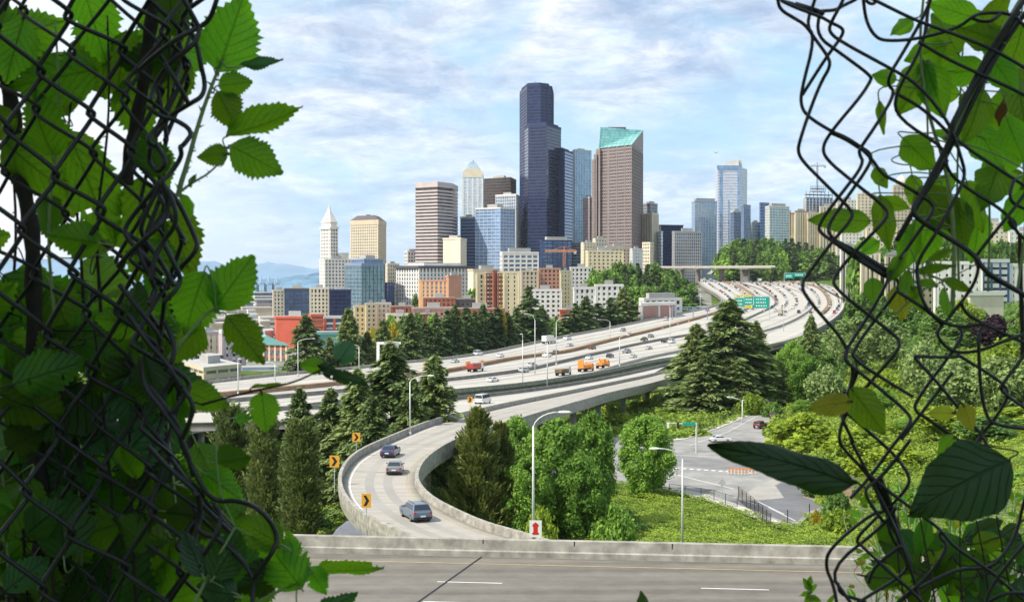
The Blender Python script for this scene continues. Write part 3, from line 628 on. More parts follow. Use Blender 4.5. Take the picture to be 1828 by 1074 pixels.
# --- beige tower with hipped roof
e, loc, h, c = tower('square beige tower with a grey hipped roof right of the slim white tower', quad((626, 1720), (675, 1690), (689, 1760)), 392, GL['dark'], W['tan'], W['cream'], fl=3.7, bh=1.6, ps=3.3, pw=1.5, top=False, win=None, zb=-56)
mb = MB(); mb.prism(offs(loc, 0.8), h-6, h); mb.build('cornice', W['tan'], e); mb = MB(); mb.prism(offs(loc, 0.5), h, h+6.5, fp2=[(p[0]*0.62, p[1]*0.62) for p in loc]); mb.box((0, 0, h+7.2), (5, 5, 2.5)); mb.build('hipped_roof', W['bronze'], e)
# --- teal blue glass block in front
tower('blue green glass office block with balconied corner below the beige tower', quad((616, 1430), (646, 1385), (687, 1400)), 470, GL['teal'], W['steel'], W['dgrey'], fl=3.9, bh=0.8, ps=4.2, pw=0.5, out=0.3, name='office_block', cat='building')
tower('lower dark blue wing stepping down beside the blue green glass block', quad((686, 1425), (690, 1405), (704, 1425)), 504, GL['deep'], W['navy'], bh=0.8, ps=4, pw=0.4, name='office_block', cat='building', mech=0)
tower('dark blue recessed upper floors on the blue green glass block', quad((628, 1425), (650, 1400), (683, 1418)), 461, GL['deep'], W['steel'], bh=0.8, ps=4, pw=0.4, name='office_block', cat='building', mech=0.5)
# --- long block of four bays
e0_ = None
for i, (a, b, py, g, w_, lb) in enumerate([(487, 507, 517, GL['dark'], W['cream'], 'cream left end bay of the long office block with small square windows'), (507.6, 552, 514, GL['deep'], W['dgrey'], 'dark glass bay between the two cream bays of the long office block'),
        (552.6, 587, 513, GL['dark'], W['cream'], 'cream middle bay of the long office block with rows of square windows'), (587.6, 626, 516, GL['navy'], W['navy'], 'dark navy glass right end bay of the long office block')]):
    cream = i in (0, 2); tower(lb, quad((a, 1263), (a+0.01*(b-a)+0.4, 1250), (b, 1254)), py, g, w_, fl=3.6, bh=1.6 if cream else 0.7, ps=3.3 if cream else 4, pw=1.8 if cream else 0.3, win=GL['dark'] if cream else None, name='office_block', cat='building', zb=-53, group='bays of the long office block')
# --- pink striped tower
fp = [(X(742, 1580), 1580), (X(781, 1560), 1560), (X(807, 1590), 1590), (X(817, 1640), 1640), (X(800, 1690), 1690), (X(755, 1680), 1680)]
e, loc, h, c = tower('tall pinkish granite tower with dark horizontal window bands and chamfered corners', fp, 331, GL['bronze'], W['pink'], fl=3.9, bh=2.0, out=0.5, zb=-50, mech=0)
mb = MB(); mb.prism(offs(loc, 0.55), h+0.02, h+4.5); mb.build('top_band', W['pink'], e)
# --- postmodern tower with curved top
def curved_top():
    d = 1750; fp = quad((826, d), (862, d), (866, d+50)); e, loc, h, c = tower('cream and blue glass tower with a rounded arched top and a small mast', fp, 316, GL['sky'], W['cream'], W['white'], fl=3.9, bh=0.9, ps=6.2, pw=2.2, zb=-40, top=False)
    x0, x1 = loc[0][0], loc[1][0]; y0 = loc[0][1]; y1 = loc[2][1]; zt = h
    for nm, m, k, yo, hh in (('arched_gable', W['cream'], 1.0, -0.6, 8.0), ('arched_roof', GL['sky'], 0.72, 4.0, 16.0)):
        mb = MB(); pts = [(x0+(x1-x0)*(0.5-k/2), zt-0.4)]+[(x0+(x1-x0)*(0.5-k/2*math.cos(t)), zt+4.5*(1 if k == 1 else 1)+hh*math.sin(t)) for t in np.linspace(0, math.pi, 13)]+[(x0+(x1-x0)*(0.5+k/2), zt-0.4)]
        n = len(pts); yb = y1-1 if k == 1 else y1-6
        mb.add([(p[0], y0+yo, p[1]) for p in pts]+[(p[0], yb, p[1]) for p in pts], [tuple(range(n)), tuple(range(2*n-1, n-1, -1))]+[(i, i+n, (i+1) % n+n, (i+1) % n) for i in range(n)]); mb.build(nm, m, e)
    mb = MB(); mb.tube([((x0+x1)/2, 0, zt+14), ((x0+x1)/2, 0, zt+24)], 0.4, 6); mb.tube([((x0+x1)/2, 0, zt+23), ((x0+x1)/2+9, 0, zt+12)], 0.25, 5); mb.build('mast', W['dgrey'], e)
curved_top()
tower('dark steel blue banded block with a pale cap below the arched top tower', quad((822, 1650), (848, 1640), (853, 1680)), 386, GL['deep'], W['steel'], fl=3.9, bh=1.5, out=0.3, capm=W['white'], zb=-40)
tower('dark bronze flat topped tower behind the pale blue glass tower', quad((863, 1830), (911, 1800), (921, 1850)), 316, GL['bronze'], W['bronze'], fl=3.9, bh=1.2, ps=3.5, pw=0.5, zb=-40, capm=W['bronze'])
tower('cream windowless box tower in front of the pink striped tower', quad((791, 1510), (822, 1490), (833, 1540)), 424, W['cream'], W['cream'], bh=0, zb=-45, mech=0.5)
tower('pale blue glass tower with a lighter grid, left of the tallest tower', quad((849, 1600), (893, 1580), (919, 1600)), 370, GL['blue'], W['blue'], fl=3.9, bh=1.1, ps=5.5, pw=0.5, zb=-45, capm=W['white'])
tower('pale grid upper block rising behind the pale blue glass tower', quad((885, 1690), (921, 1670), (929, 1730)), 346, GL['blue'], W['lgrey'], fl=3.9, bh=1.1, ps=3.6, pw=0.8, zb=-45, capm=W['white'])
# --- tallest dark tower in three tiers
def tallest():
    d = 1720; fp = [(X(928, 1775), 1775), (X(941, 1715), 1715), (X(965, 1708), 1708), (X(985, 1722), 1722), (X(988, 1790), 1790), (X(940, 1810), 1810)]
    e, loc, h, c = tower('tallest tower of the skyline, black navy glass in stepped tiers', fp, 152, GL['navy'], W['navy'], fl=4.0, bh=1.1, out=0.25, ps=9, pw=0.4, zb=-40, top=False)
    cr = MB(); cr.prism(offs(loc, 0.3), h-0.5, h+0.6); lp = [(p[0]*0.86-1, p[1]*0.8) for p in loc]; cr.prism(lp, h+0.6, h+4.5); cr.build('crown', W['navy'], e)
    mb = MB(); mb.tube([(-6, -4, h+4), (-6, -4, h+9)], 0.5, 6); mb.tube([(-2, 0, h+4), (-2, 0, h+11)], 0.35, 6); mb.box((-4, 0, h+5.5), (6, 4, 2)); mb.build('antenna', W['dgrey'], e)
    for nm, fp2, py, g, bnd, o in (('middle_tier', [(937, 1700), (943, 1668), (976, 1655), (1001, 1700), (1000, 1790), (945, 1790)], 222, GL['navy'], mat('pale_navy_spandrel', (0.05, 0.062, 0.11), 0.5, 0.1, 0.1), 0.35),
                                  ('right_tier', [(990, 1700), (1008, 1682), (1022, 1720), (1020, 1790), (992, 1790)], 268, GL['deep'], W['navy'], 0.2)):
        q_ = [(X(a, b)-c[0], b-c[1]) for a, b in fp2]; hh = P(CX, py, min(b for a, b in fp2)).z+40
        mb = MB(); mb.prism(q_, 0, hh); t = mb.build(nm, g, e); mb = MB(); skin(mb, q_, 0, hh, 4.0, 1.0, o, 0); mb.build('spandrels', bnd, t)
        mb = MB(); mb.prism(offs(q_, o+0.2), hh-1, hh+0.8); mb.build('parapet', W['navy'], t)
        mb = MB(); mb.prism([(p[0]*0.9, p[1]*0.9) for p in q_], hh+0.8, hh+4); mb.build('rooftop_plant', W['navy'], t)
tallest()
tower('pale teal glass slab tower right of the tallest tower', quad((1016, 1840), (1026, 1780), (1055, 1800)), 266, GL['sky'], W['blue'], GL['teal'], fl=3.9, bh=0.8, ps=3, pw=0.6, zb=-35, capm=W['lgrey'])
tower('slim mauve grey tower tucked left of the brown stepped tower', quad((1041, 1700), (1052, 1680), (1061, 1700)), 351, GL['mid'], W['mauve'], fl=3.9, bh=1.6, ps=3, pw=1, zb=-35, capm=W['white'])
tower('narrow teal glass lower block beside the pale teal tower', quad((1020, 1710), (1030, 1690), (1043, 1710)), 432, GL['teal'], W['blue'], bh=1, zb=-35, mech=0)
# --- brown tower with aqua sloped glass roof
def wedge_tower():
    fp = quad((1070, 1612), (1127, 1570), (1147, 1660)); e, loc, h, c = tower('brown granite tower with a slanted aqua glass roof', fp, 258, GL['dark'], W['brown'], mat('dark_brown_granite', (0.27, 0.215, 0.2), 0.85, 0.1, 0.1), fl=3.9, bh=1.5, ps=3.4, pw=1.3, out=0.35, zb=-30, top=False)
    hz = P(CX, 223, 1600).z+30; A, B_, C, D = [Vector((*p, h-0.3)) for p in offs(loc, 0.5)]; A2 = A.lerp(D, 0.12); A2.z = hz; C2 = C.copy(); C2.z = hz; D2 = D.copy(); D2.z = hz
    mb = MB(); mb.add([A, B_, C, D, A2, C2, D2], [(0, 1, 5), (0, 5, 4)], 0); mb.add([A, B_, C, D, A2, C2, D2], [(1, 2, 5), (2, 3, 6, 5), (3, 0, 4, 6), (4, 5, 6)], 1)
    t = mb.build('slanted_glass_roof', [GL['aqua'], W['brown']], e)
    rb = MB()
    for k in range(1, 7):
        s = k/7; a = A.lerp(A2, s); b = B_.lerp(C2, s); rb.tube([a+Vector((0, -.3, .1)), b+Vector((0, -.3, .1))], 0.22, 4)
    for k in range(0, 9):
        s = k/8; rb.tube([A.lerp(B_, s)+Vector((0, -.3, .1)), A2.lerp(C2, s)+Vector((0, -.3, .1))], 0.22, 4)
    rb.build('roof_ribs', mat('aqua_green_metal', (0.1, 0.3, 0.26), 0.6, 0.1, 0.2), t)
    mb = MB(); mb.box((-5, 10, hz+1), (22, 6, 2.4)); mb.build('rooftop_plant', W['bronze'], e)
    for k, (p0, p1, py) in enumerate(((1064, 1070.5, 265), (1060.5, 1064.5, 274), (1057, 1061, 283))):
        q_ = [(X(p0, 1620+k*4)-c[0], 1620+k*4-c[1]), (X(p1, 1606+k*4)-c[0], 1606+k*4-c[1]), (X(p1, 1680)-c[0], 1660-c[1]), (X(p0, 1680)-c[0], 1660-c[1])]; hh = P(CX, py, 1606).z+30
        mb = MB(); mb.prism(q_, 0, hh); t = mb.build('stepped_wing', GL['dark'], e); mb = MB(); skin(mb, q_, 0, hh, 3.9, 1.5, 0.35, 0, 3.2, 1.2, 0); mb.prism(offs(q_, 0.5), hh-1, hh+0.5); mb.build('facade_frame', W['brown'], t)
    for k in (0.28, 0.55, 0.8):
        a = Vector(loc[0]).lerp(Vector(loc[1]), k); mb = MB(); mb.box((a.x, a.y-0.6, h/2), (1.6, 1.2, h)); mb.build('pilaster', W['brown'], e)
wedge_tower()
tower('cream tower with vertical dark window stripes right of the brown tower', quad((1147, 1650), (1164, 1630), (1175, 1650)), 380, GL['dark'], W['cream'], fl=60, bh=1.5, ps=3.6, pw=1.9, zb=-25, capm=W['cream'])
tower('grey blue tower top peeking above the cream striped tower', quad((1148, 1740), (1160, 1720), (1173, 1740)), 362, GL['mid'], W['grey'], bh=1.4, ps=3, pw=1, zb=-25, mech=0.6)
tower('lower cream block between the cream striped tower and trees', quad((1147, 1540), (1160, 1530), (1166, 1550)), 432, GL['dark'], W['cream'], bh=1.6, ps=3, pw=1.4, zb=-25, mech=0, name='office_block', cat='building')
tower('dark navy glass block with flat top behind the grey grid block', quad((1175, 1760), (1180, 1750), (1219, 1760)), 401, GL['navy'], W['navy'], bh=0.8, zb=-20, mech=0)
tower('narrow pale blue block at the left edge of the navy block', quad((1174, 1640), (1180, 1630), (1183, 1645)), 412, GL['sky'], W['lgrey'], bh=1, zb=-20, mech=0)
tower('grey gridded square office block in front of the pale blue towers', quad((1200, 1590), (1204, 1575), (1252, 1590)), 412, GL['mid'], W['grey'], fl=3.7, bh=1.3, ps=2.8, pw=1.0, zb=-20)
tower('very pale blue glass tower left of the round topped tower', quad((1235, 1790), (1240, 1770), (1279, 1785)), 358, GL['sky'], W['blue'], fl=3.9, bh=0.6, ps=4.5, pw=0.4, zb=-20, mech=0.85)
# --- tall tower with white curved cap
def round_cap():
    fp = [(X(1277, 1900), 1900), (X(1281, 1870), 1870), (X(1316, 1870), 1870), (X(1319, 1880), 1880), (X(1333, 1920), 1920), (X(1325, 1980), 1980), (X(1280, 1980), 1980)]
    e, loc, h, c = tower('tall pinkish grey tower with blue edges and a white curved cap', fp, 296, GL['sky'], mat('pale_pink_panel', (0.66, 0.6, 0.62), 0.6, 0.08, 0.1), W['steel'], fl=3.9, bh=2.0, ps=0, out=0.3, zb=-15, top=False)
    mb = MB(); mb.box((loc[0][0]+2.2, loc[1][1]-0.5, h/2), (3.0, 1.6, h)); mb.box((loc[2][0]+1.2, loc[2][1]-0.5, h/2), (2.6, 1.6, h)); mb.box(((loc[1][0]+loc[2][0])/2, loc[1][1]-0.6, h-2), (30, 1.5, 5)); mb.box(((loc[1][0]+loc[2][0])/2+1, loc[1][1]-0.5, h*0.36), (0.8, 1.2, h*0.72)); mb.build('blue_frame', GL['blue'], e)
    f = offs(loc, 0.2); mb = MB(); pts = [(f[0][0]+(f[3][0]-f[0][0])*s, h-0.4+(1-(1-s)**2)*9.5) for s in np.linspace(0, 0.92, 9)]+[(f[0][0]+(f[3][0]-f[0][0])*0.92, h-0.4)]; n = len(pts)
    mb.add([(p[0], f[1][1]+1, p[1]) for p in pts]+[((p[0]+c[0])*(f[5][1]-2+c[1])/(f[1][1]+1+c[1])-c[0], f[5][1]-2, p[1]) for p in pts], [tuple(range(n))[::-1], tuple(range(n, 2*n))]+[(i, (i+1) % n, (i+1) % n+n, i+n) for i in range(n)]); mb.build('curved_cap', W['white'], e)
    mb = MB(); mb.box((f[3][0]+0.5, f[3][1]+10, h+4), (7, 16, 10)); mb.build('lift_core', W['lgrey'], e)
round_cap()
tower('small bright blue glass block at the foot of the round capped tower', quad((1304, 1690), (1309, 1675), (1324, 1685)), 376, GL['deep'], W['steel'], bh=0.8, ps=5, pw=0.3, zb=-15, mech=0.5, capm=W['lgrey'])
tower('bright blue glass block with pale cap right of the round capped tower', quad((1323, 1650), (1327, 1640), (1339, 1650)), 365, GL['blue'], W['steel'], bh=0.8, ps=4, pw=0.3, zb=-15, mech=0)
tower('slim deep blue glass tower left of the teal balconied block', quad((1355, 1700), (1357, 1690), (1372, 1700)), 361, GL['deep'], W['steel'], bh=0.7, zb=-10, mech=0)
tower('low teal block between the blue towers', quad((1339, 1700), (1342, 1690), (1356, 1700)), 396, GL['teal'], W['grey'], bh=1.2, ps=4, pw=1, zb=-10, mech=0.5, name='office_block', cat='building')
tower('teal and white apartment block with balconies left of the cream striped blocks', quad((1366, 1640), (1373, 1620), (1408, 1640)), 367, GL['teal'], W['white'], fl=3.2, bh=1.1, ps=5, pw=0.7, zb=-5, mech=0.7, name='apartment_block', cat='building')
for a, b, py, lb in ((1386, 1418, 379, 'cream apartment block with tall dark window strips, left of the pink roofed one'), (1418.5, 1440, 376, 'cream apartment block under a pinkish roof'), (1440.5, 1462, 379, 'plain cream apartment block behind the fence edge'), (1462.5, 1502, 368, 'wide cream block hiding the foot of the unfinished tower')):
    tower(lb, quad((a, 1720), (a+1, 1700), (b, 1710)), py, GL['dark'], W['cream'], fl=50, bh=1.2, ps=4.2, pw=2.8, zb=0, mech=0.6, name='apartment_block', cat='building', group='cream apartment blocks on the hill', capm=W['roofr'] if 'pink' in lb else W['cream'])
# --- tower under construction with its crane
def construction():
    fp = quad((1434, 1780), (1438, 1760), (1486, 1775)); e, loc, h, c = tower('unfinished concrete tower with open floors below a tower crane', fp, 352, GL['mid'], W['grey'], W['lgrey'], fl=3.5, bh=0.6, ps=5, pw=0.6, zb=0, top=False, po=0.6)
    for k in range(4):
        f = offs(loc, -0.5-0.0*k); 
        if k > 1: f = [(p[0]*0.55-1, p[1]*0.6) for p in f]
        z = h+k*4.0; mb = MB(); mb.prism(f, z-0.3, z+0.3); mb.build('floor_slab', W['grey'], e)
        mb = MB()
        for s in np.linspace(0, 1, 8):
            a = Vector(f[1]).lerp(Vector(f[2]), s); mb.box((a.x, a.y+0.8, z+2), (0.6, 0.6, 4))
        mb.build('column', W['dgrey'], e)
construction()
def crane(name, label, px, pyb, pyt, pxl, pxr, d, m, slope=0, col=1.4):
    b = P(px, pyb, d); t = P(px, pyt, d); e = empty(name, b); tag(e, label, 'crane'); h = t.z-b.z; mb = MB(); s = col/2
    for a, c in ((-s, -s), (s, -s), (s, s), (-s, s)): mb.box((a, c, h/2), (0.3, 0.3, h))
    k = 0; z = 0
    while z < h-2: mb.tube([(-s if k % 2 else s, -s, z), (s if k % 2 else -s, -s, z+2.2)], 0.12, 4); mb.tube([(s, -s if k % 2 else s, z), (s, s if k % 2 else -s, z+2.2)], 0.12, 4); z += 2.2; k += 1
    mb.build('mast', m, e); xl = X(pxl, d)-b.x; xr = X(pxr, d)-b.x; mb = MB(); zz = h
    mb.tube([(xl, 0, zz+slope), (xr, 0, zz)], 0.35, 4); mb.tube([(xl*0.96, 0, zz+slope+1.4), (xr*0.96, 0, zz+1.4)], 0.22, 4); n = 14
    for i in range(n): f = i/n; f2 = (i+0.5)/n; mb.tube([(xl+(xr-xl)*f, 0, zz+slope*(1-f)), (xl+(xr-xl)*f2, 0, zz+slope*(1-f2)+1.4)], 0.12, 4)
    mb.build('jib', m, e); mb = MB(); mb.tube([(0, 0, h), (0, 0, h+5)], 0.35, 5); mb.tube([(0, 0, h+5), (xl*0.7, 0, h+1+slope*0.7)], 0.12, 4); mb.tube([(0, 0, h+5), (xr*0.9, 0, h+1)], 0.12, 4); mb.build('tower_peak', m, e)
    mb = MB(); mb.box((xr*0.85, 0, h-1.2), (2.5, 1.6, 2.2)); mb.build('counterweight', W['grey'], e); return e
crane('tower_crane', 'thin dark tower crane standing on the unfinished tower', 1459, 340, 297, 1446, 1474, 1765, W['dgrey'])
crane('tower_crane', 'orange tower crane in front of the navy office block', 1007, 476, 449, 973, 1030, 1330, mat('crane_orange', (0.7, 0.3, 0.1), 0.6, 0.1, 1), 0, 2.0)
# --- middle rank
tower('white office block with grey window bands above the middle of the freeway trees', quad((893, 1370), (897, 1350), (961, 1362)), 449, GL['dark'], W['white'], fl=4.4, bh=1.9, ps=6.5, pw=1.6, win=GL['mid'], zb=-45, name='office_block', cat='building', mech=0.6)
tower('navy glass block with white plant left of the orange crane', quad((964, 1450), (969, 1435), (1021, 1450)), 428, GL['deep'], W['navy'], fl=3.9, bh=0.9, ps=6, pw=0.3, zb=-40, mech=0.7, name='office_block', cat='building')
for a, b, py, d, w_, lb in ((1038, 1062, 432, 1400, 'cream', 'left cream stepped block with many small windows above the trees'), (1059, 1083, 425, 1420, 'cream', 'tallest plain box of the cream stepped buildings'), (1080, 1125, 439, 1390, 'tan', 'broad tan block at the right of the cream stepped buildings'),
        (1046, 1112, 447, 1330, 'yellow', 'yellowish lower terrace in front of the cream stepped buildings'), (1125, 1146, 443, 1380, 'lgrey', 'small light grey block right of the cream stepped buildings')):
    tower(lb, quad((a, d+15), (a+4, d), (b, d+12)), py, GL['dark'], W[w_], fl=3.6, bh=2.0, ps=4.4, pw=2.6, win=GL['dark'] if w_ != 'lgrey' else None, zb=-30, name='office_block', cat='building', mech=0.4)
# courthouse like block with a dark cornice
e, loc, h, c = tower('long grey stone block under a projecting dark cornice', quad((708, 1440), (748, 1410), (842, 1450)), 476, GL['dark'], W['lgrey'], W['white'], fl=4.2, bh=1.7, ps=4.6, pw=2.2, win=GL['mid'], zb=-52, top=False, name='courthouse', cat='building')
mb = MB(); mb.prism(offs(loc, 2.2), h-1.4, h+1.2, 0, 1); mb.build('cornice', [W['dgrey'], W['roofg']], e); mb = MB(); mb.prism([(p[0]*0.7, p[1]*0.6) for p in loc], h+1.2, h+4.2); mb.build('rooftop_plant', W['lgrey'], e)
tower('small cream block with rooftop boxes between the teal glass block and the cornice block', quad((688, 1490), (692, 1470), (712, 1485)), 470, GL['dark'], W['cream'], fl=4, bh=1.9, ps=4, pw=2, zb=-52, name='office_block', cat='building')
tower('pale stepped block with an arched window top left of the pink tower foot', quad((722, 1640), (728, 1630), (748, 1640)), 448, GL['mid'], W['lgrey'], fl=4, bh=1.6, ps=4, pw=1.6, zb=-52, name='office_block', cat='building', mech=0.6)
tower('pale low hall behind the red brick apartments', quad((835, 1390), (845, 1380), (900, 1392)), 480, W['cream'], W['tan'], bh=0, zb=-50, name='hall', cat='building')
# orange brick apartments
tower('orange brick apartment block with cream framed windows, its left part', quad((748, 1215), (752, 1200), (799, 1196)), 499, W['orange'], W['orange'], mat('pale_orange_brick', (0.66, 0.4, 0.2), 0.9, 0.12, 0.2), fl=3.4, bh=1.5, ps=4.2, pw=2.0, win=GL['mid'], zb=-50, name='apartment_block', cat='building', mech=0)
tower('taller deep orange brick end of the orange apartments', quad((796, 1205), (801, 1188), (824, 1205)), 491, W['orange'], W['orange'], bh=0, zb=-50, name='apartment_block', cat='building', mech=0.5)
for a, b, py, w_, lb in ((851, 867, 486, 'yellow', 'yellow end wall of the striped apartment block'), (867.3, 880, 484, 'cream', 'cream bay of the striped apartment block nearest its yellow wall'), (880.3, 888, 482, 'brick', 'narrow brown brick shaft between the cream bays'), (888.3, 899, 484, 'cream', 'cream bay right of the narrow brown brick shaft'), (899.3, 926, 484, 'yellow', 'wide ochre bay at the right end of the striped apartment block')):
    tower(lb, quad((a, 1012), (a+0.6, 1000), (b, 1003)), py, GL['dark'], W[w_], W['brick'] if w_ == 'cream' else W[w_], fl=3.2, bh=1.5, ps=2.8 if w_ == 'cream' else 5, pw=0.9 if w_ == 'cream' else 3.6, zb=-48, name='apartment_bay', cat='building', group='bays of the striped apartment block', mech=0, win=None)
# yellow and brown old blocks
for a, b, py, d, w_, lb in ((632, 652, 545, 1010, 'yellow', 'yellow stucco block at the left of the old blocks behind the firs'), (652.5, 672, 541, 1005, 'yellow', 'second yellow stucco block, slightly taller, with a square bay'), (672.5, 697, 540, 1012, 'cream', 'cream end of the yellow stucco row'), (697.5, 738, 546, 1000, 'brick', 'brown brick block with small windows right of the yellow row')):
    tower(lb, quad((a, d+10), (a+0.8, d), (b, d+4)), py, GL['dark'], W[w_], fl=3.4, bh=1.9, ps=3.6, pw=2.2, win=GL['dark'], zb=-49, name='old_block', cat='building', mech=0.3)
for a, b, py, d, w_, lb, wn in ((756, 812, 531, 1080, 'brick', 'low red brick warehouse with a long flat roof below the orange apartments', 1), (812.5, 856, 533, 1090, 'bronze', 'low dark brown warehouse with a row of pale windows', 1), (736, 812, 549, 940, 'roofr', 'long low pinkish building in front of the brick warehouse', 0), (812.5, 900, 550, 950, 'brick', 'long brick building half hidden behind the fir row', 1),
        (690, 738, 560, 900, 'cream', 'low cream building with a grey roof left of the teal roof', 0), (750, 776, 560, 860, 'brick', 'small red brick building between the firs', 0), (830, 900, 566, 880, 'brick', 'small dark red building behind the firs by the striped block', 0),
        (944, 1002, 516, 1000, 'white', 'pale stone building with tall openings behind the tall fir', 1), (930, 960, 482, 1180, 'tan', 'tan office block behind the tall fir', 1), (962, 1000, 478, 1200, 'orange', 'rust coloured block behind the pale stone building', 1), (1000, 1018, 482, 1120, 'yellow', 'ochre block left of the white apartments', 1),
        (1018, 1056, 476, 1150, 'white', 'small white block with dark windows below the cream stepped buildings', 1), (1024, 1062, 512, 900, 'white', 'left part of the white apartment block among the fir trees', 1), (1062.5, 1112, 507, 905, 'white', 'right part of the white apartment block among the fir trees', 1),
        (1000, 1030, 552, 820, 'red', 'dark red low building behind the tall fir', 0)):
    tower(lb, quad((a, d+14), (a+1, d), (b, d+5)), py, GL['dark'], W[w_], fl=3.5, bh=1.8, ps=3.8, pw=2.0, win=GL['dark'] if wn and d < 1000 else None, name='city_block', cat='building', mech=0.3)
# red building, teal roofed brick hall, mauve apartments, tan low building
tower('bright red flat building wall left of the fir trees', quad((490, 910), (493, 900), (563, 896)), 564, W['red'], W['red'], bh=0, name='red_building', cat='building', mech=0.3)
tower('darker red stepped part right of the bright red wall', quad((552, 885), (556, 878), (577, 880)), 560, W['brick'], W['red'], fl=4, bh=1, out=0.2, name='red_building', cat='building', mech=0)
tower('grey apartment block with red vertical stripes beside the red building', quad((577.5, 900), (579, 890), (614, 893)), 564, GL['mid'], W['lgrey'], W['red'], fl=3.4, bh=1.2, ps=6, pw=1.6, name='apartment_block', cat='building', mech=0)
e, loc, h, c = tower('brick hall with cream framed windows under a teal metal roof', quad((436, 735), (440, 722), (512, 712)), 611, W['brick'], W['brick'], W['tan'], fl=4.2, bh=1.5, ps=3.4, pw=1.2, win=GL['mid'], top=False, name='brick_hall', cat='building')
mb = MB(); f = offs(loc, 1.2); a, b, c_, d_ = [Vector((*p, h-1.5)) for p in f]; r1 = a.lerp(d_, .5)+Vector((0, 0, 5)); r2 = b.lerp(c_, .5)+Vector((0, 0, 5)); mb.add([a, b, c_, d_, r1, r2], [(0, 1, 5, 4), (2, 3, 4, 5), (1, 2, 5), (3, 0, 4), (3, 2, 1, 0)]); mb.build('roof', W['teal'], e)
tower('long low teal roofed building right of the brick hall', quad((560, 800), (564, 790), (626, 795)), 592, W['teal'], W['teal'], bh=0, name='teal_building', cat='building', mech=0)
tower('mauve stucco apartment block with square windows, left wing', quad((352, 668), (360, 655), (392, 660)), 592, W['mauve'], W['mauve'], W['cream'], fl=3.3, bh=1.8, ps=3.6, pw=2.2, win=GL['dark'], name='apartment_block', cat='building')
tower('mauve stucco apartment block behind the leaf, taller right wing', quad((392.5, 650), (397, 640), (436, 648)), 589, W['lgrey'], W['lgrey'], W['mauve'], fl=3.3, bh=1.8, ps=3.8, pw=2.3, win=GL['dark'], name='apartment_block', cat='building')
tower('low tan commercial building with dark ribbon window beside the freeway', quad((322, 600), (364, 556), (428, 578)), 655, GL['mid'], W['tan'], fl=4.2, bh=2.2, ps=9, pw=1.2, win=GL['mid'], name='low_commercial_building', cat='building', mech=0.35, zb=-47)
tower('dark box shaped building behind the low tan building', quad((345, 640), (350, 628), (396, 632)), 634, W['dgrey'], W['dgrey'], bh=0, name='dark_shed', cat='building', mech=0)
tower('dark grey shed with a red sign band beside the freeway lamp', quad((430, 640), (434, 630), (494, 633)), 655, W['dgrey'], W['steel'], bh=0, name='dark_shed', cat='building', mech=0)
# port district at the far left
rs = random.Random(5); cl = ['white', 'lgrey', 'cream', 'tan', 'steel', 'mauve', 'grey']
nm_ = dict(white='white', lgrey='light grey', cream='cream', tan='tan', steel='blue grey', mauve='dusky pink', grey='mid grey')
wh = [(340, 400, 556, 1250), (405, 460, 561, 1150), (462, 492, 566, 1120), (430, 486, 548, 1400), (380, 428, 541, 1600), (455, 486, 534, 1700), (340, 378, 534, 1850), (400, 450, 528, 2000), (452, 488, 521, 2200), (340, 395, 521, 2300), (345, 405, 577, 1000), (410, 470, 583, 940), (470, 488, 590, 900), (420, 470, 572, 1040), (250, 335, 548, 1300), (120, 245, 552, 1250), (360, 384, 548, 1450), (400, 424, 550, 1350), (434, 452, 540, 1600), (386, 404, 533, 1900), (410, 440, 545, 1475), (440, 456, 553, 1320), (350, 372, 563, 1150), (376, 402, 568, 1080), (462, 482, 573, 1010), (345, 366, 585, 900), (424, 446, 590, 860)]
wr_ = sorted(q[3] for q in wh)
OR_ = 'nearest,second,third,fourth,fifth,sixth,seventh,eighth,ninth,tenth,eleventh,twelfth,thirteenth,fourteenth,fifteenth,sixteenth,seventeenth,eighteenth,nineteenth,twentieth,twenty-first,twenty-second,twenty-third,twenty-fourth,twenty-fifth,twenty-sixth,twenty-seventh,twenty-eighth,twenty-ninth,thirtieth,farthest,last'.split(',')
for i, (a, b, py, d) in enumerate(wh):
    k = cl[i % 7]; tower(f'{nm_[k]} low warehouse in the port district, {OR_[wr_.index(d)+(i % 2 if wr_.count(d) > 1 else 0)]} from the camera', quad((a, d+30), (a+3, d), (b, d+10)), py, W[k] if i % 3 != 2 else GL['mid'], W[k], fl=4.5, bh=0 if i % 3 != 2 else 2.6, ps=0, name='warehouse', cat='warehouse', group='warehouses in the port district', mech=0.3 if i % 3 == 1 else 0)
for i, px in enumerate((452, 466, 480, 494)):
    mb = MB(); e = empty('gantry_crane', (X(px, 3000), 3000, -60)); tag(e, f'{["leftmost", "second", "third", "rightmost"][i]} blue quayside gantry crane by the bay', 'crane', 'blue quayside cranes')
    for a in (-9, 9): mb.box((a, 0, 22), (2.5, 2.5, 44)); mb.box((a, 14, 22), (2.5, 2.5, 44))
    mb.box((0, 0, 30), (20, 2, 2.5)); mb.build('portal_frame', W['blue'], e); mb = MB(); mb.box((0, 8, 44), (4, 70, 3)); mb.tube([(0, 0, 44), (0, 0, 62)], 1.2, 5); mb.tube([(0, 0, 62), (0, -26, 45)], 0.6, 4); mb.build('boom', W['blue'], e)
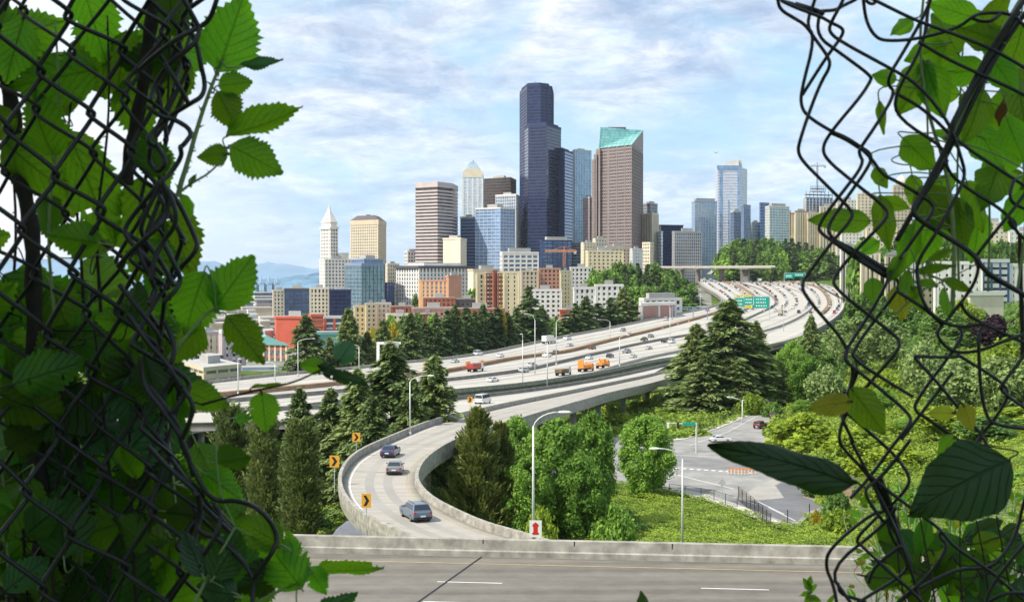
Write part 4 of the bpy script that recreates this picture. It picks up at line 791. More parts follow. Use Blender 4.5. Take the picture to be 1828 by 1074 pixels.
# hillside to the right
for a, b, py, d, w_, lb, sty in ((1503, 1520, 362, 1350, 'cream', 'narrow cream hospital wing at the left of the white hospital block', 1), (1492, 1530, 356, 1330, 'white', 'white hospital block right of the unfinished tower', 1), (1528, 1562, 345, 1300, 'cream', 'cream block with a grid of small dark windows behind the wire', 1),
        (1560, 1592, 366, 1280, 'tan', 'tan block between the cream grid block and the domed tower', 1), (1592, 1626, 330, 1270, 'tan', 'tan tower carrying a pale dome', 1), (1626, 1670, 392, 1200, 'lgrey', 'light grey block right of the domed tower behind leaves', 1), (1672, 1740, 404, 1150, 'mauve', 'pinkish apartment block high on the hill', 1), (1740, 1800, 396, 1100, 'cream', 'cream apartment block near the right edge of the hill', 1), (1800, 1860, 412, 1050, 'white', 'white apartment block at the far right of the hill', 1),
        (1500, 1540, 400, 1150, 'white', 'low white building on the hill slope under the hospital', 1), (1545, 1600, 404, 1120, 'cream', 'low cream building on the hill slope behind the wire joint', 1), (1605, 1660, 418, 1080, 'tan', 'low tan building on the hill slope', 0)):
    d = d*1.28 if a < 1600 or d > 1190 else d*1.1
    tower(lb, quad((a, d+14), (a+2, d), (b, d+6)), py, GL['dark'], W[w_], fl=3.9, bh=2.4, ps=4.6, pw=2.9, out=0.2, name='hill_building', cat='building', mech=0.4, capm=W['roofr'] if w_ == 'mauve' else None)
mb = MB(); mb.lathe([(6.5, 0), (6.5, 3), (5.8, 6), (4, 8.6), (1.5, 10), (0.3, 10.4), (0.2, 13)], (0, 0, 0), 18); o = mb.build('dome', W['cream'], None, True, P(1609, 329, 1640)); tag(o, 'pale round dome on top of the tan hill tower', 'dome')
for a, b, py, d, w_, lb in ((1668, 1752, 466, 640, 'white', 'long white apartment building with small square windows below the lawn'), (1752.6, 1800, 462, 645, 'lgrey', 'white apartment building with tall blue window strips, right of the long one'), (1800.6, 1850, 470, 650, 'white', 'white apartment building at the right picture edge below the lawn'), (1640, 1668, 480, 660, 'cream', 'cream end block left of the long white apartment building')):
    tower(lb, quad((a, d+12), (a+1, d), (b, d+4)), py, GL['dark'], W[w_], GL['deep'] if w_ == 'lgrey' else W[w_], fl=3.3, bh=2.0, ps=4.2, pw=2.6 if w_ != 'lgrey' else 1.2, win=GL['dark'] if w_ != 'lgrey' else None, name='apartment_block', cat='building', mech=0, zb=-22)
tower('pale low gabled building below the white apartments', quad((1728, 560), (1732, 550), (1792, 556)), 520, W['cream'], W['white'], bh=0, name='hill_house', cat='house', mech=0)
for a, b, py, d, w_, lb in ((1500, 1530, 432, 1000, 'white', 'white house on the slope below the low white building'), (1536, 1570, 440, 960, 'cream', 'cream house among trees on the slope'), (1580, 1612, 446, 930, 'tan', 'tan house among trees on the slope'), (1618, 1650, 440, 950, 'white', 'white house left of the lawn')):
    e, loc, h, c = tower(lb, quad((a, d+10), (a+1, d), (b, d+4)), py+8, W[w_], W[w_], bh=0, name='hill_house', cat='house', top=False, win=GL['dark'], ps=4, pw=2.4, fl=3.2)
    mb = MB(); f = offs(loc, 0.6); a_, b_, c_, d_ = [Vector((*p, h-0.4)) for p in f]; r1 = a_.lerp(d_, .5)+Vector((0, 0, 3.5)); r2 = b_.lerp(c_, .5)+Vector((0, 0, 3.5)); mb.add([a_, b_, c_, d_, r1, r2], [(0, 1, 5, 4), (2, 3, 4, 5), (1, 2, 5), (3, 0, 4), (3, 2, 1, 0)]); mb.build('roof', W['roofg'], e)

# --- wall and canopy beside the far lanes
def fpoly(pts): return [(X(*p), p[1]) for p in pts]
tower('low pale building with a recessed brown brick wall beside the freeway', quad((1142, 822), (1145, 800), (1206, 835)), 541, W['roofr'], W['lgrey'], fl=30, bh=1.0, ps=28, pw=2.0, name='portal_building', cat='building', mech=0, zb=-40, capm=W['white'])
tower('low white windowed building with rooftop boxes above the brown wall', quad((1142, 880), (1150, 865), (1216, 880)), 532, GL['dark'], W['white'], fl=4, bh=1.8, ps=5, pw=2, name='portal_building', cat='building', mech=0.7, zb=-40)
# overpass across the freeway
def overpass():
    d = 1450; a = P(1190, 481, d+30); b = P(1350, 474.5, d-30); e = empty('overpass', ((a.x+b.x)/2, (a.y+b.y)/2, fz(d))); tag(e, 'concrete overpass crossing the freeway on thick piers at the bend', 'bridge'); z = P(CX, 478, d).z-fz(d)
    L_ = (b-a).length; ang = math.atan2(b.y-a.y, b.x-a.x); mb = MB(); mb.box((0, 0, z), (L_+40, 14, 1.6), ang); mb.build('deck', M['conc_old'], e); mb = MB(); mb.box((0, -7, z+1.4), (L_+40, 0.5, 1.3), ang); mb.box((0, 7, z+1.4), (L_+40, 0.5, 1.3), ang); mb.build('parapet', M['conc'], e)
    for px in (1218, 1246, 1289, 1331):
        x = X(px, d)-e.location.x; w_ = 9 if px == 1331 else 4; mb = MB(); mb.box((x, 3, z/2-1), (w_, 5, z), ang); mb.box((x, 0, z-1.3), (w_+1.5, 11, 1.2), ang); mb.build('pier', M['conc_dark'], e)
overpass()
mb = MB(); n = 14; V = []
for i in range(n+1):
    for j in range(9): s = i/n; t = j/8; V.append((X(1265+s*95, 1560), 1540+t*60, fz(1500)+ (P(CX, 489, 1560).z-fz(1500)) + (P(CX, 464, 1560).z-P(CX, 489, 1560).z)*math.sin(math.pi*s)**0.7*math.sin(math.pi*min(1, t+0.25))**0.5))
mb.add(V, [(i*9+j, (i+1)*9+j, (i+1)*9+j+1, i*9+j+1) for i in range(n) for j in range(8)]); o = mb.build('concrete_mound', M['conc_old'], None, True); o['kind'] = 'structure'
# ------------------------------------------------------------ trees
def rhombs(c, a, b):
    n = len(c); V = np.empty((n, 4, 3)); V[:, 0] = c-a; V[:, 1] = c-b; V[:, 2] = c+a; V[:, 3] = c+b
    return V.reshape(-1, 3), np.arange(n*4).reshape(n, 4)
def unit(v): return v/(np.linalg.norm(v, axis=-1, keepdims=True)+1e-9)
def conifer(seed, h, r, nb, m, sl, sw, droop=0.25, base=0.05, power=0.85, up=0.0):
    rs = np.random.RandomState(seed); z = h*(base+(0.99-base)*rs.rand(nb)**1.15); z = np.sort(z)
    Lb = r*(1-z/h)**power*(0.62+0.5*rs.rand(nb))+0.25; az = rs.rand(nb)*2*np.pi
    # a few levels stick out to break the outline
    Lb *= 1+0.18*np.sin(z*1.7+az*2+seed)
    d = np.stack([np.cos(az), np.sin(az)], 1); lat = np.stack([-d[:, 1], d[:, 0]], 1)
    s = 0.12+0.9*rs.rand(nb, m)**0.75; l = (rs.rand(nb, m)-0.5)*2*0.42*Lb[:, None]*(1.02-s*0.75)
    x = d[:, None, 0]*(Lb[:, None]*s)+lat[:, None, 0]*l; y = d[:, None, 1]*(Lb[:, None]*s)+lat[:, None, 1]*l
    zz = z[:, None]+up*Lb[:, None]*s-droop*Lb[:, None]*s**2-0.12*np.abs(l)+rs.randn(nb, m)*0.12*(r/4)
    c = np.stack([x, y, zz], -1).reshape(-1, 3); n = len(c)
    dir_ = np.stack([np.repeat(d[:, 0], m), np.repeat(d[:, 1], m), -2*droop*s.ravel()*0.7+up], -1)+rs.randn(n, 3)*0.35
    dir_ = unit(dir_); side = unit(np.cross(dir_, np.array([0, 0, 1.0])+rs.randn(n, 3)*0.35)); k = 0.6+0.8*rs.rand(n, 1)
    return rhombs(c, dir_*sl*k, side*sw*k)
def crown(seed, prof, n, leaf, clumps, cr, fill=0.25):
    """leaf faces on many overlapping clumps inside an envelope prof(z01)->radius"""
    rs = np.random.RandomState(seed); zc = rs.rand(clumps); R_ = prof(zc); az = rs.rand(clumps)*2*np.pi; q = np.sqrt(rs.rand(clumps)*(1-fill)+fill*rs.rand(clumps))
    q = np.clip(q, 0, 1); cc = np.stack([np.cos(az)*R_*q*0.92, np.sin(az)*R_*q*0.92, zc], 1)
    cr_ = cr*(0.6+0.8*rs.rand(clumps))*(0.45+0.55*R_/R_.max())
    i = rs.randint(0, clumps, n); u = unit(rs.randn(n, 3)); rad = cr_[i]*(0.25+1.0*rs.rand(n)**0.8)
    return cc, cr_, i, u, rad
def decid(seed, h, r, n, leaf, clumps=60, cr=1.4, base=0.12, shape='oval', asp=1.6):
    pf = {'oval': lambda t: r*np.sqrt(np.clip(1-(2*t-0.9)**2*0.95, 0.02, 1)), 'cone': lambda t: r*(np.clip(1-t, 0, 1)**0.7)*np.clip(t*6+0.45, 0, 1), 'column': lambda t: r*np.clip((1-t)*5, 0, 1)**0.5*np.clip(t*4+0.75, 0, 1), 'flat': lambda t: r*np.sqrt(np.clip(1-t**2, 0.02, 1))}[shape]
    cc, cr_, i, u, rad = crown(seed, pf, n, leaf, clumps, cr); rs = np.random.RandomState(seed+1)
    zb = h*base; cc = cc.copy(); cc[:, 2] = zb+cc[:, 2]*(h-zb-cr*0.5)+cr*0.2
    c = cc[i]+u*rad[:, None]*np.array([0.9, 0.9, 1.15]); nrm = unit(u+rs.randn(n, 3)*0.6+np.array([0, 0, 0.35])); a = unit(np.cross(nrm, rs.randn(n, 3))); b = np.cross(nrm, a); k = (0.55+0.9*rs.rand(n, 1))*leaf
    return rhombs(c, a*k*asp*0.7, b*k*0.7), cc
def trunk_mesh(h, r0, limbs, seed, lean=0.02):
    rs = random.Random(seed); mb = MB(); pts = [(0, 0, -0.6)]; n = 6
    for k in range(1, n+1): pts.append((math.sin(k+seed)*lean*h*k/n, math.cos(k*1.3+seed)*lean*h*k/n, h*k/n))
    mb.tube(pts, [r0*(1.25 if k == 0 else 1-0.85*k/n) for k in range(n+1)], 7)
    for p in limbs:
        t = max(0.15, min(0.8, (p[2]/h)*0.65)); j = min(n, int(t*n)+1); b = Vector(pts[j]); e = Vector(p); mdl = b.lerp(e, 0.5)+Vector((rs.uniform(-.2, .2), rs.uniform(-.2, .2), 0.3)); mb.tube([b, mdl, e], [r0*0.35, r0*0.2, r0*0.08], 5, cap=False)
    return mb
VAR = {}
def variant(key, VQ, mname, h, tr, limbs=(), seed=0):
    me = npmesh(key+'_crown', VQ[0], VQ[1], M[mname]); mb = trunk_mesh(h*0.93, tr, limbs, seed); o = mb.build(key+'_trunk', M['bark']); tm = o.data; bpy.data.objects.remove(o); w_ = np.abs(VQ[0][:, :2]).max(); VAR[key] = (me, tm, float(VQ[0][:, 2].max()), float(np.percentile(np.hypot(VQ[0][:, 0], VQ[0][:, 1]), 97)))
for k in range(3): variant(f'cedar{k}', conifer(20+k, 24, 7.2, 300, 44, 0.55, 0.2, 0.3, 0.04, 0.8, 0.12), 'cedar', 24, 0.45, seed=k)
for k in range(3): variant(f'fir{k}', conifer(30+k, 20, 4.6, 150, 26, 0.7, 0.28, 0.22, 0.04, 0.75), 'fir_far', 20, 0.35, seed=k)
for k in range(2):
    variant(f'cypress{k}', conifer(40+k, 17, 2.9, 900, 26, 0.3, 0.12, -0.55, 0.01, 0.24, 0.35), 'cypress', 17, 0.3, seed=k)
for k in range(2): variant(f'olive{k}', conifer(44+k, 17, 5.4, 900, 30, 0.36, 0.15, -0.35, 0.01, 0.62, 0.3), 'olive', 17, 0.35, seed=k)
for k in range(3):
    vq, cc = decid(50+k, 14, 5.0, 24000, 0.2, 150, 1.05, 0.08, 'oval'); variant(f'spring{k}', vq, 'spring', 14, 0.3, [tuple(p) for p in cc[::5]], k)
for k in range(2):
    vq, cc = decid(60+k, 8, 4.2, 6500, 0.3, 40, 1.4, 0.12, 'oval'); 
    for c_ in ('lime', 'midgr', 'greyol', 'yel', 'plum'): variant(f'{c_}{k}', vq, c_, 8, 0.22, [tuple(p) for p in cc[::5]], k)
for k in range(2):
    vq, cc = decid(70+k, 3.0, 3.4, 4200, 0.26, 34, 1.0, 0.0, 'flat')
    for c_ in ('lime', 'midgr', 'spring', 'grass'): variant(f'bush_{c_}{k}', vq, c_, 3, 0.08, [tuple(p) for p in cc[::6]], k)
vq, cc = decid(80, 12, 3.6, 2600, 0.2, 60, 1.1, 0.25, 'oval', 2.6); variant('sparse0', vq, 'greyol', 12, 0.22, [tuple(p) for p in cc[::1]], 3)
for k in range(2):
    vq, cc = decid(84+k, 10, 5, 1800, 0.75, 26, 1.9, 0.08, 'oval')
    for c_ in ('midgr', 'spring'): variant(f'far_{c_}{k}', vq, c_, 10, 0.3, [tuple(p) for p in cc[::6]], k)
TN = [0]
def tree(key, px, pt, wpx, d=None, pb=None, label=None, group=None, name=None, cat='tree', zb=None, sink=0.0):
    """stand a tree on the terrain under column px: top at row pt, width wpx"""
    me, tm, h0, r0 = VAR[key]
    if d is None: g = GP(px, pb)
    else: g = G(px, d)
    if zb is not None: g.z = zb
    d = g.y; top = P(px, pt, d).z; h = max(1.0, top-g.z); sz = h/h0; sx = (wpx/2)*d/F/r0
    nm = name or {'ced': 'cedar_tree', 'fir': 'fir_tree', 'cyp': 'cypress_tree', 'oli': 'cypress_tree', 'spr': 'leafy_tree', 'bus': 'bush'}.get(key[:3], 'leafy_tree')
    e = empty(nm, (g.x, g.y, g.z), random.uniform(0, 6.28)); e.scale = (sx, sx, sz); link('crown', me, e); link('trunk', tm, e)
    TN[0] += 1; tag(e, label, cat, group); return e
ORD = ['first', 'second', 'third', 'fourth', 'fifth', 'sixth', 'seventh', 'eighth', 'ninth', 'tenth', 'eleventh', 'twelfth', 'thirteenth', 'fourteenth', 'fifteenth', 'sixteenth', 'seventeenth', 'eighteenth', 'nineteenth', 'twentieth', 'twenty-first', 'twenty-second', 'twenty-third', 'twenty-fourth', 'twenty-fifth', 'twenty-sixth', 'twenty-seventh', 'twenty-eighth', 'twenty-ninth', 'thirtieth', 'thirty-first', 'thirty-second', 'thirty-third', 'thirty-fourth', 'thirty-fifth', 'thirty-sixth', 'thirty-seventh', 'thirty-eighth', 'thirty-ninth', 'fortieth', 'forty-first', 'forty-second', 'forty-third', 'forty-fourth', 'forty-fifth', 'forty-sixth', 'forty-seventh', 'forty-eighth', 'forty-ninth', 'fiftieth']
ORD += [f'{a}-{b}' for a in ('fifty', 'sixty', 'seventy', 'eighty', 'ninety') for b in ORD[:9]]
# near the barrier
tree('cypress0', 410, 715, 78, d=200, label='columnar cypress half hidden behind the bramble leaves', group='columnar cypresses')
tree('cypress1', 470, 722, 68, d=193, label='columnar cypress in the middle of the three', group='columnar cypresses')
tree('cypress0', 537, 738, 76, d=188, label='fullest columnar cypress, standing right beside the ramp', group='columnar cypresses')
tree('olive0', 853, 720, 104, d=178, label='tall brownish olive pointed cypress inside the ramp loop', group='olive pointed cypresses')
tree('olive1', 893, 748, 84, d=182, label='shorter olive pointed cypress touching the taller one', group='olive pointed cypresses')
tree('olive0', 826, 775, 66, d=184, label='smallest olive pointed cypress, on the ramp side', group='olive pointed cypresses')
tree('spring0', 922, 738, 88, d=196, label='bright green tree just right of the olive cypresses')
tree('spring1', 993, 742, 130, d=186, label='broad bright green tree directly behind the tall lamp')
tree('spring2', 1058, 730, 84, d=192, label='bright green tree with a tall thin top between lamp and intersection')
tree('spring0', 1035, 805, 90, d=180, label='low bright green tree nearest the long barrier')
tree('spring1', 940, 810, 90, d=178, label='low dense bright green tree left of the tall lamp')
tree('spring2', 1154, 737, 98, pb=888, label='rounded green tree alone beside the intersection')
# cedars
for k, (px, pt, w_, d, lb) in enumerate([(1243, 576, 130, 376, 'left cedar of the dark cluster above the intersection'), (1302, 532, 180, 372, 'tallest dark cedar in the middle of the cluster above the intersection'), (1350, 572, 110, 380, 'right cedar of the dark cluster above the intersection'), (1262, 628, 120, 360, 'low front cedar at the foot of the dark cluster'), (1322, 640, 110, 362, 'low front cedar on the street side of the dark cluster')]):
    tree(f'cedar{k%3}', px, pt, w_, d=d, label=lb, group='dark cedars above the intersection')
for k, (px, pt, w_, d, lb) in enumerate([(700, 608, 210, 226, 'tallest cedar inside the bend between ramp and freeway'), (775, 632, 165, 224, 'right cedar of the group by the ramp, its branches over the lane'), (735, 668, 130, 214, 'cedar right behind the lamp on the ramp parapet'), (640, 655, 150, 222, 'left cedar of the group by the ramp'), (665, 705, 140, 206, 'low cedar near the two yellow arrow signs'), (590, 690, 140, 226, 'low cedar behind the tall thin lamp left of the ramp'), (535, 690, 130, 230, 'cedar behind the columnar cypresses')]):
    tree(f'cedar{k%3}', px, pt, w_, d=d, label=lb, group='cedars between the ramp and the freeway')
for k, (px, pt, w_, d, lb) in enumerate([(547, 560, 110, 480, 'broad cedar in front of the red building'), (622, 548, 84, 500, 'slender cedar right of the red building'), (683, 570, 80, 520, 'cedar beside the yellow tree beyond the freeway'), (732, 556, 84, 530, 'cedar beyond the freeway below the orange apartments'), (655, 590, 60, 505, 'small cedar behind the white sign frame'), (588, 600, 60, 490, 'small cedar between the broad and the slender one'), (708, 600, 60, 515, 'small cedar left of the one below the orange apartments')]):
    tree(f'cedar{k%3}', px, pt, w_, d=d, label=lb, group='cedars beyond the left end of the freeway')
row = [(778, 560, 44), (798, 552, 42), (812, 541, 46), (832, 548, 46), (848, 555, 40), (862, 541, 44), (876, 556, 42), (888, 548, 44), (905, 556, 44), (924, 548, 44), (945, 510, 60), (966, 545, 50), (1010, 560, 44), (1026, 540, 44), (1046, 528, 50), (1068, 540, 46), (1090, 530, 44), (1112, 512, 48), (1128, 535, 40), (760, 575, 50)]
for k, (px, pt, w_) in enumerate(sorted(row)):
    d = 640+ (px-760)*0.45
    tree(f'fir{k%3}' if k % 3 else 'cedar1', px, pt, w_*1.25, d=d, label=f'{ORD[k]} fir from the left in the row behind the far freeway edge', group='firs behind the far freeway edge')
for k, (px, pt, w_, d, c_, lb) in enumerate([(703, 572, 34, 620, 'yel0', 'golden yellow tree left of the teal roof'), (664, 580, 30, 600, 'yel1', 'golden yellow tree between two cedars'), (893, 545, 24, 700, 'yel0', 'small golden tree below the striped apartment block'), (846, 512, 40, 1130, 'far_midgr0', 'green tree between orange apartments and striped block'), (742, 519, 18, 1230, 'far_midgr1', 'small round green tree left of the orange apartments')]):
    tree(c_, px, pt, w_, d=d, label=lb)
rs = random.Random(4)
for k in range(46):
    row_ = k % 4; t = (k//4+rs.uniform(-.25, .25)+row_*0.25)/11.5; px = 1064+t*176; d = 1100-row_*62; bot = [528, 536, 545, 552][row_]; topy = np.interp(px, [1060, 1100, 1130, 1170, 1205, 1245], [478, 464, 462, 468, 480, 502])+row_*13+rs.uniform(-3, 6)
    if row_ == 3 and (px < 1090 or px > 1225): topy += 8
    tree(rs.choice(['fir0', 'far_midgr0', 'fir2', 'far_midgr1', 'far_spring1', 'fir1', 'far_midgr0']), px, topy, rs.uniform(32, 46), d=d, label=f'{ORD[k]} tree in the dark grove left of the freeway bend, counting rightwards', group='grove left of the freeway bend', name='grove_tree')
for k in range(56):
    row_ = k % 3; t = (k//3+row_*0.33)/18.5; px = 1290+t*228; d = 1540-row_*35; topy = np.interp(px, [1285, 1310, 1350, 1400, 1450, 1515], [438, 424, 421, 423, 432, 456])+rs.uniform(-2, 5)+row_*12; 
    tree(rs.choice(['fir0', 'far_midgr0', 'fir2', 'far_midgr0', 'far_midgr1', 'far_spring0', 'fir1']), px, topy, rs.uniform(30, 42), d=d, label=f'{ORD[k]} tree in the dense belt beyond the freeway, counting rightwards', group='dense tree belt beyond the freeway', name='belt_tree')
for k in range(14):
    px = 700+k*24+rs.uniform(-6, 6); d = 760+rs.uniform(-30, 90)
    if 845 < px < 900: continue
    tree(rs.choice(['far_midgr0', 'far_spring0', 'far_midgr1']), px, rs.uniform(552, 566), rs.uniform(24, 36), d=d, label=f'{ORD[k]} round tree among the low brick buildings, counting rightwards', group='round trees among the low buildings', name='street_tree')
# right of the street
for key, px, pt, w_, d, lb in [('cedar1', 1448, 560, 66, 400, 'tall narrow conifer at the corner where the street disappears'), ('spring0', 1415, 606, 60, 385, 'bright green tree left of the tall narrow conifer'), ('cedar2', 1405, 655, 56, 375, 'small dark conifer at the street corner'), ('spring2', 1440, 630, 70, 370, 'green tree in front of the tall narrow conifer'),
        ('sparse0', 1530, 560, 90, 400, 'sparse greyish tree with bare twigs, left one'), ('sparse0', 1580, 565, 90, 390, 'sparse greyish tree with bare twigs, right one'), ('sparse0', 1500, 580, 70, 430, 'sparse greyish tree behind the wire crossing'), ('greyol0', 1478, 648, 74, 330, 'rounded grey olive shrub tree above the lime bushes'), ('greyol1', 1650, 606, 86, 320, 'umbrella shaped grey olive tree behind the fence'), ('greyol0', 1712, 636, 100, 290, 'large pale olive tree in the middle of the right slope'),
        ('greyol1', 1790, 630, 110, 270, 'pale olive tree near the right edge'), ('lime0', 1795, 600, 70, 330, 'bright lime tree near the right edge'), ('plum0', 1775, 560, 74, 420, 'dark plum leaved tree below the white apartments'), ('midgr0', 1545, 520, 70, 560, 'mid green tree right of the freeway bend'), ('midgr1', 1610, 530, 80, 520, 'mid green tree above the lawn strip'), ('midgr0', 1680, 545, 80, 480, 'dark green tree left of the plum tree'), ('lime1', 1720, 530, 60, 520, 'light green tree below the pale gabled building'),
        ('lime0', 1440, 735, 130, 262, 'wide lime yellow bush tree above the big leaf'), ('lime1', 1540, 760, 130, 250, 'lime yellow bush tree behind the wire crossing'), ('lime0', 1610, 790, 110, 235, 'lime yellow bush tree at the right end of the street'), ('spring1', 1425, 745, 70, 300, 'green bush tree at the street edge by the red car'), ('lime1', 1700, 720, 120, 255, 'lime yellow bush tree below the pale olive tree'), ('midgr1', 1770, 740, 130, 235, 'mid green bush tree low on the right slope'), ('lime0', 1850, 720, 120, 240, 'lime bush tree at the right picture edge')]:
    tree(key, px, pt, w_, d=d, label=lb)
rs = random.Random(9)
ORD_X = [f'{a}-{b}' for a in ('fifty', 'sixty', 'seventy', 'eighty', 'ninety') for b in ORD[:9]]
for k in range(92):
    px = rs.uniform(1420, 1900); d = rs.choice([rs.uniform(210, 420), rs.uniform(400, 900), rs.uniform(600, 1250), rs.uniform(500, 900)])
    if px < 1545 and 620 < d < 1350: px += 130
    if 1560 < px < 1640 and 380 < d < 520: px += 110
    g = G(px, d); h = rs.uniform(5, 11) if d > 400 else rs.uniform(3, 6.5); pt = CY-44-(g.z+h)/d*F
    tree(rs.choice(['midgr0', 'midgr1', 'spring1', 'greyol0', 'lime1'] if d < 420 else ['far_midgr0', 'far_midgr1', 'far_spring0', 'fir1', 'far_midgr0']), px, pt, rs.uniform(8, 13)/d*F*(1 if d > 400 else .7), d=d, label=f'{["low", "bushy", "broad", "rounded"][k % 4]} {["nearby", "half way", "upper"][0 if d < 400 else 1 if d < 800 else 2]} hillside tree, {ORD[k]} of the scattered trees on the right slope', group='scattered trees on the right hillside', name='hillside_tree')
bs = [(1110, 735, 60, 330), (1135, 750, 60, 310), (1170, 745, 50, 330), (1180, 725, 60, 360), (1150, 715, 60, 380), (1120, 712, 50, 390), (1200, 718, 50, 372), (1088, 720, 50, 360), (1345, 700, 60, 350), (1370, 680, 60, 375), (1380, 715, 40, 345), (1240, 762, 60, 305), (1275, 748, 50, 330), (1210, 772, 40, 300),
      (1500, 870, 60, 200), (1475, 862, 36, 212), (1560, 850, 90, 205), (1620, 860, 100, 195), (1680, 840, 110, 190), (1750, 860, 120, 180), (1500, 905, 70, 187), (1830, 840, 120, 190), (1395, 770, 60, 270), (1470, 800, 90, 245), (1530, 812, 80, 240), (1600, 820, 80, 232),
      (585, 820, 50, 235), (560, 800, 60, 250), (620, 800, 60, 240), (600, 770, 70, 255), (640, 790, 60, 240), (500, 790, 70, 245), (450, 800, 70, 230), (360, 790, 90, 230), (590, 905, 40, 205), (570, 920, 50, 198), (430, 900, 60, 198), (380, 860, 80, 210), (300, 830, 100, 220), (200, 820, 120, 225),
      (960, 900, 70, 172), (1095, 890, 80, 178), (1110, 905, 90, 190), (1180, 890, 60, 215)]
for k, (px, pt, w_, d) in enumerate(bs):
    c_ = ['lime', 'spring', 'midgr', 'grass'][k % 4] if px > 700 else ['midgr', 'spring', 'midgr'][k % 3]
    where = 'under the viaduct deck' if px > 700 and px < 1230 and d > 290 else 'beside the street' if px > 1230 and d > 290 else 'right of the street end' if px > 1380 else 'inside the ramp loop' if px > 900 else 'left of the ramp'
    tree(f'bush_{c_}{k%2}', px, pt, w_, d=d, label=f'{dict(lime="yellow green", spring="fresh green", midgr="dark green", grass="olive green")[c_]} bush {where}, {ORD[k]} of the undergrowth bushes', group='undergrowth bushes', cat='bush')
for k in range(30):
    px = 1535+k*10.5+rs.uniform(-5, 5); tree(rs.choice(['far_midgr0', 'fir1', 'far_midgr1', 'far_spring0']), px, rs.uniform(414, 446), rs.uniform(40, 56), d=980+(k % 3)*50, label=f'{ORD[k]} tree from the left in the band below the hill buildings', group='tree band below the hill buildings', name='hillside_tree')
# ground cover as loose leaves over the hummocks
def in_poly(px, py, poly):
    ins = np.zeros(len(px), bool); n = len(poly)
    for i in range(n):
        x1, y1 = poly[i]; x2, y2 = poly[(i+1) % n]; c = ((y1 > py) != (y2 > py)) & (px < (x2-x1)*(py-y1)/((y2-y1) if y2 != y1 else 1e-9)+x1); ins ^= c
    return ins
rs_ = np.random.RandomState(2)
def cover_patch(name, label, px0, px1, d0, d1, n, leaf, hump=0.9, m='grass'):
    px = rs_.uniform(px0, px1, n); d = rs_.uniform(d0, d1, n); x = (px-CX)/F*d; z = H(x, d); py = CY-44-z/d*F
    bad = in_poly(px, CY-44+36.0/d*F, street)|in_poly(px, CY-44+36.0/d*F, [(1180, 862), (1200, 868), (1308, 895), (1400, 931), (1394, 941), (1300, 905), (1195, 880)])|in_poly(px, CY-44+36.0/d*F, [(1436, 865), (1450, 856), (1500, 850), (1560, 850), (1560, 900), (1505, 901), (1470, 893), (1440, 882)])
    keep = ~bad; px, d, x, z = px[keep], d[keep], x[keep], z[keep]; n = len(px)
    hm = (0.5+0.5*np.sin(x*0.9+2*np.sin(d*0.35)))*(0.5+0.5*np.sin(d*0.8+1.5*np.sin(x*0.5)))*hump+0.5*hump*(0.5+0.5*np.sin(x*2.3+d*1.9))
    c = np.stack([x, d, z+0.35+hm*rs_.rand(n)**0.35+0.1], 1); nrm = unit(np.array([0, 0, 1.0])+rs_.randn(n, 3)*0.55); a = unit(np.cross(nrm, rs_.randn(n, 3))); b = np.cross(nrm, a); k = leaf*(0.5+rs_.rand(n, 1))
    V, Q = rhombs(c, a*k, b*k*0.6); o = link(name, npmesh(name, V, Q, M[m])); tag(o, label, 'ground cover', kind='stuff')
cover_patch('ground_cover', 'yellow green low ground cover between the barrier and the street', 930, 1900, 135, 232, 260000, 0.13)
cover_patch('ground_cover', 'yellow green low growth on the slope right of the street', 1360, 1900, 225, 420, 100000, 0.3, 1.2)
cover_patch('ground_cover', 'mixed scrub covering the upper right hillside', 1480, 1900, 420, 1000, 70000, 0.7, 1.5, 'midgr')
cover_patch('ground_cover', 'green growth on the bank under the viaduct', 1040, 1400, 290, 430, 30000, 0.4, 1.2)
cover_patch('ground_cover', 'green growth left of the ramp', 300, 720, 180, 300, 40000, 0.35, 0.9)
# ------------------------------------------------------------ vehicles
def paint(name, c, rough=0.35): return mat(name, c, rough, 0.03, 1, spec=0.5, coat=0.6, metal=0.1)
CP = {k: paint(k.replace(' ', '_')+'_car_paint', c) for k, c in {'white': (0.78, 0.78, 0.76), 'silver': (0.5, 0.51, 0.52), 'grey': (0.2, 0.21, 0.22), 'black': (0.02, 0.02, 0.022), 'dark blue': (0.025, 0.04, 0.12), 'slate blue': (0.1, 0.14, 0.2), 'red': (0.42, 0.04, 0.03), 'maroon': (0.16, 0.03, 0.03), 'blue': (0.08, 0.16, 0.38), 'tan': (0.45, 0.4, 0.32), 'orange': (0.8, 0.27, 0.03)}.items()}
M['cglass'] = mat('tinted_car_glass', (0.015, 0.018, 0.022), 0.06, 0.1, 1, spec=0.9); M['tyre'] = mat('tyre_rubber', (0.02, 0.02, 0.02), 0.9, 0.1, 4); M['rim'] = mat('alloy_rim', (0.4, 0.4, 0.41), 0.35, 0.05, 2, metal=0.8)
M['lampw'] = mat('headlight_glass', (0.7, 0.72, 0.74), 0.1, 0.05, 2, spec=0.9); M['lampr'] = mat('red_taillight', (0.4, 0.02, 0.015), 0.15, 0.05, 2, spec=0.8); M['trim'] = mat('black_plastic_trim', (0.025, 0.025, 0.025), 0.6, 0.1, 2)
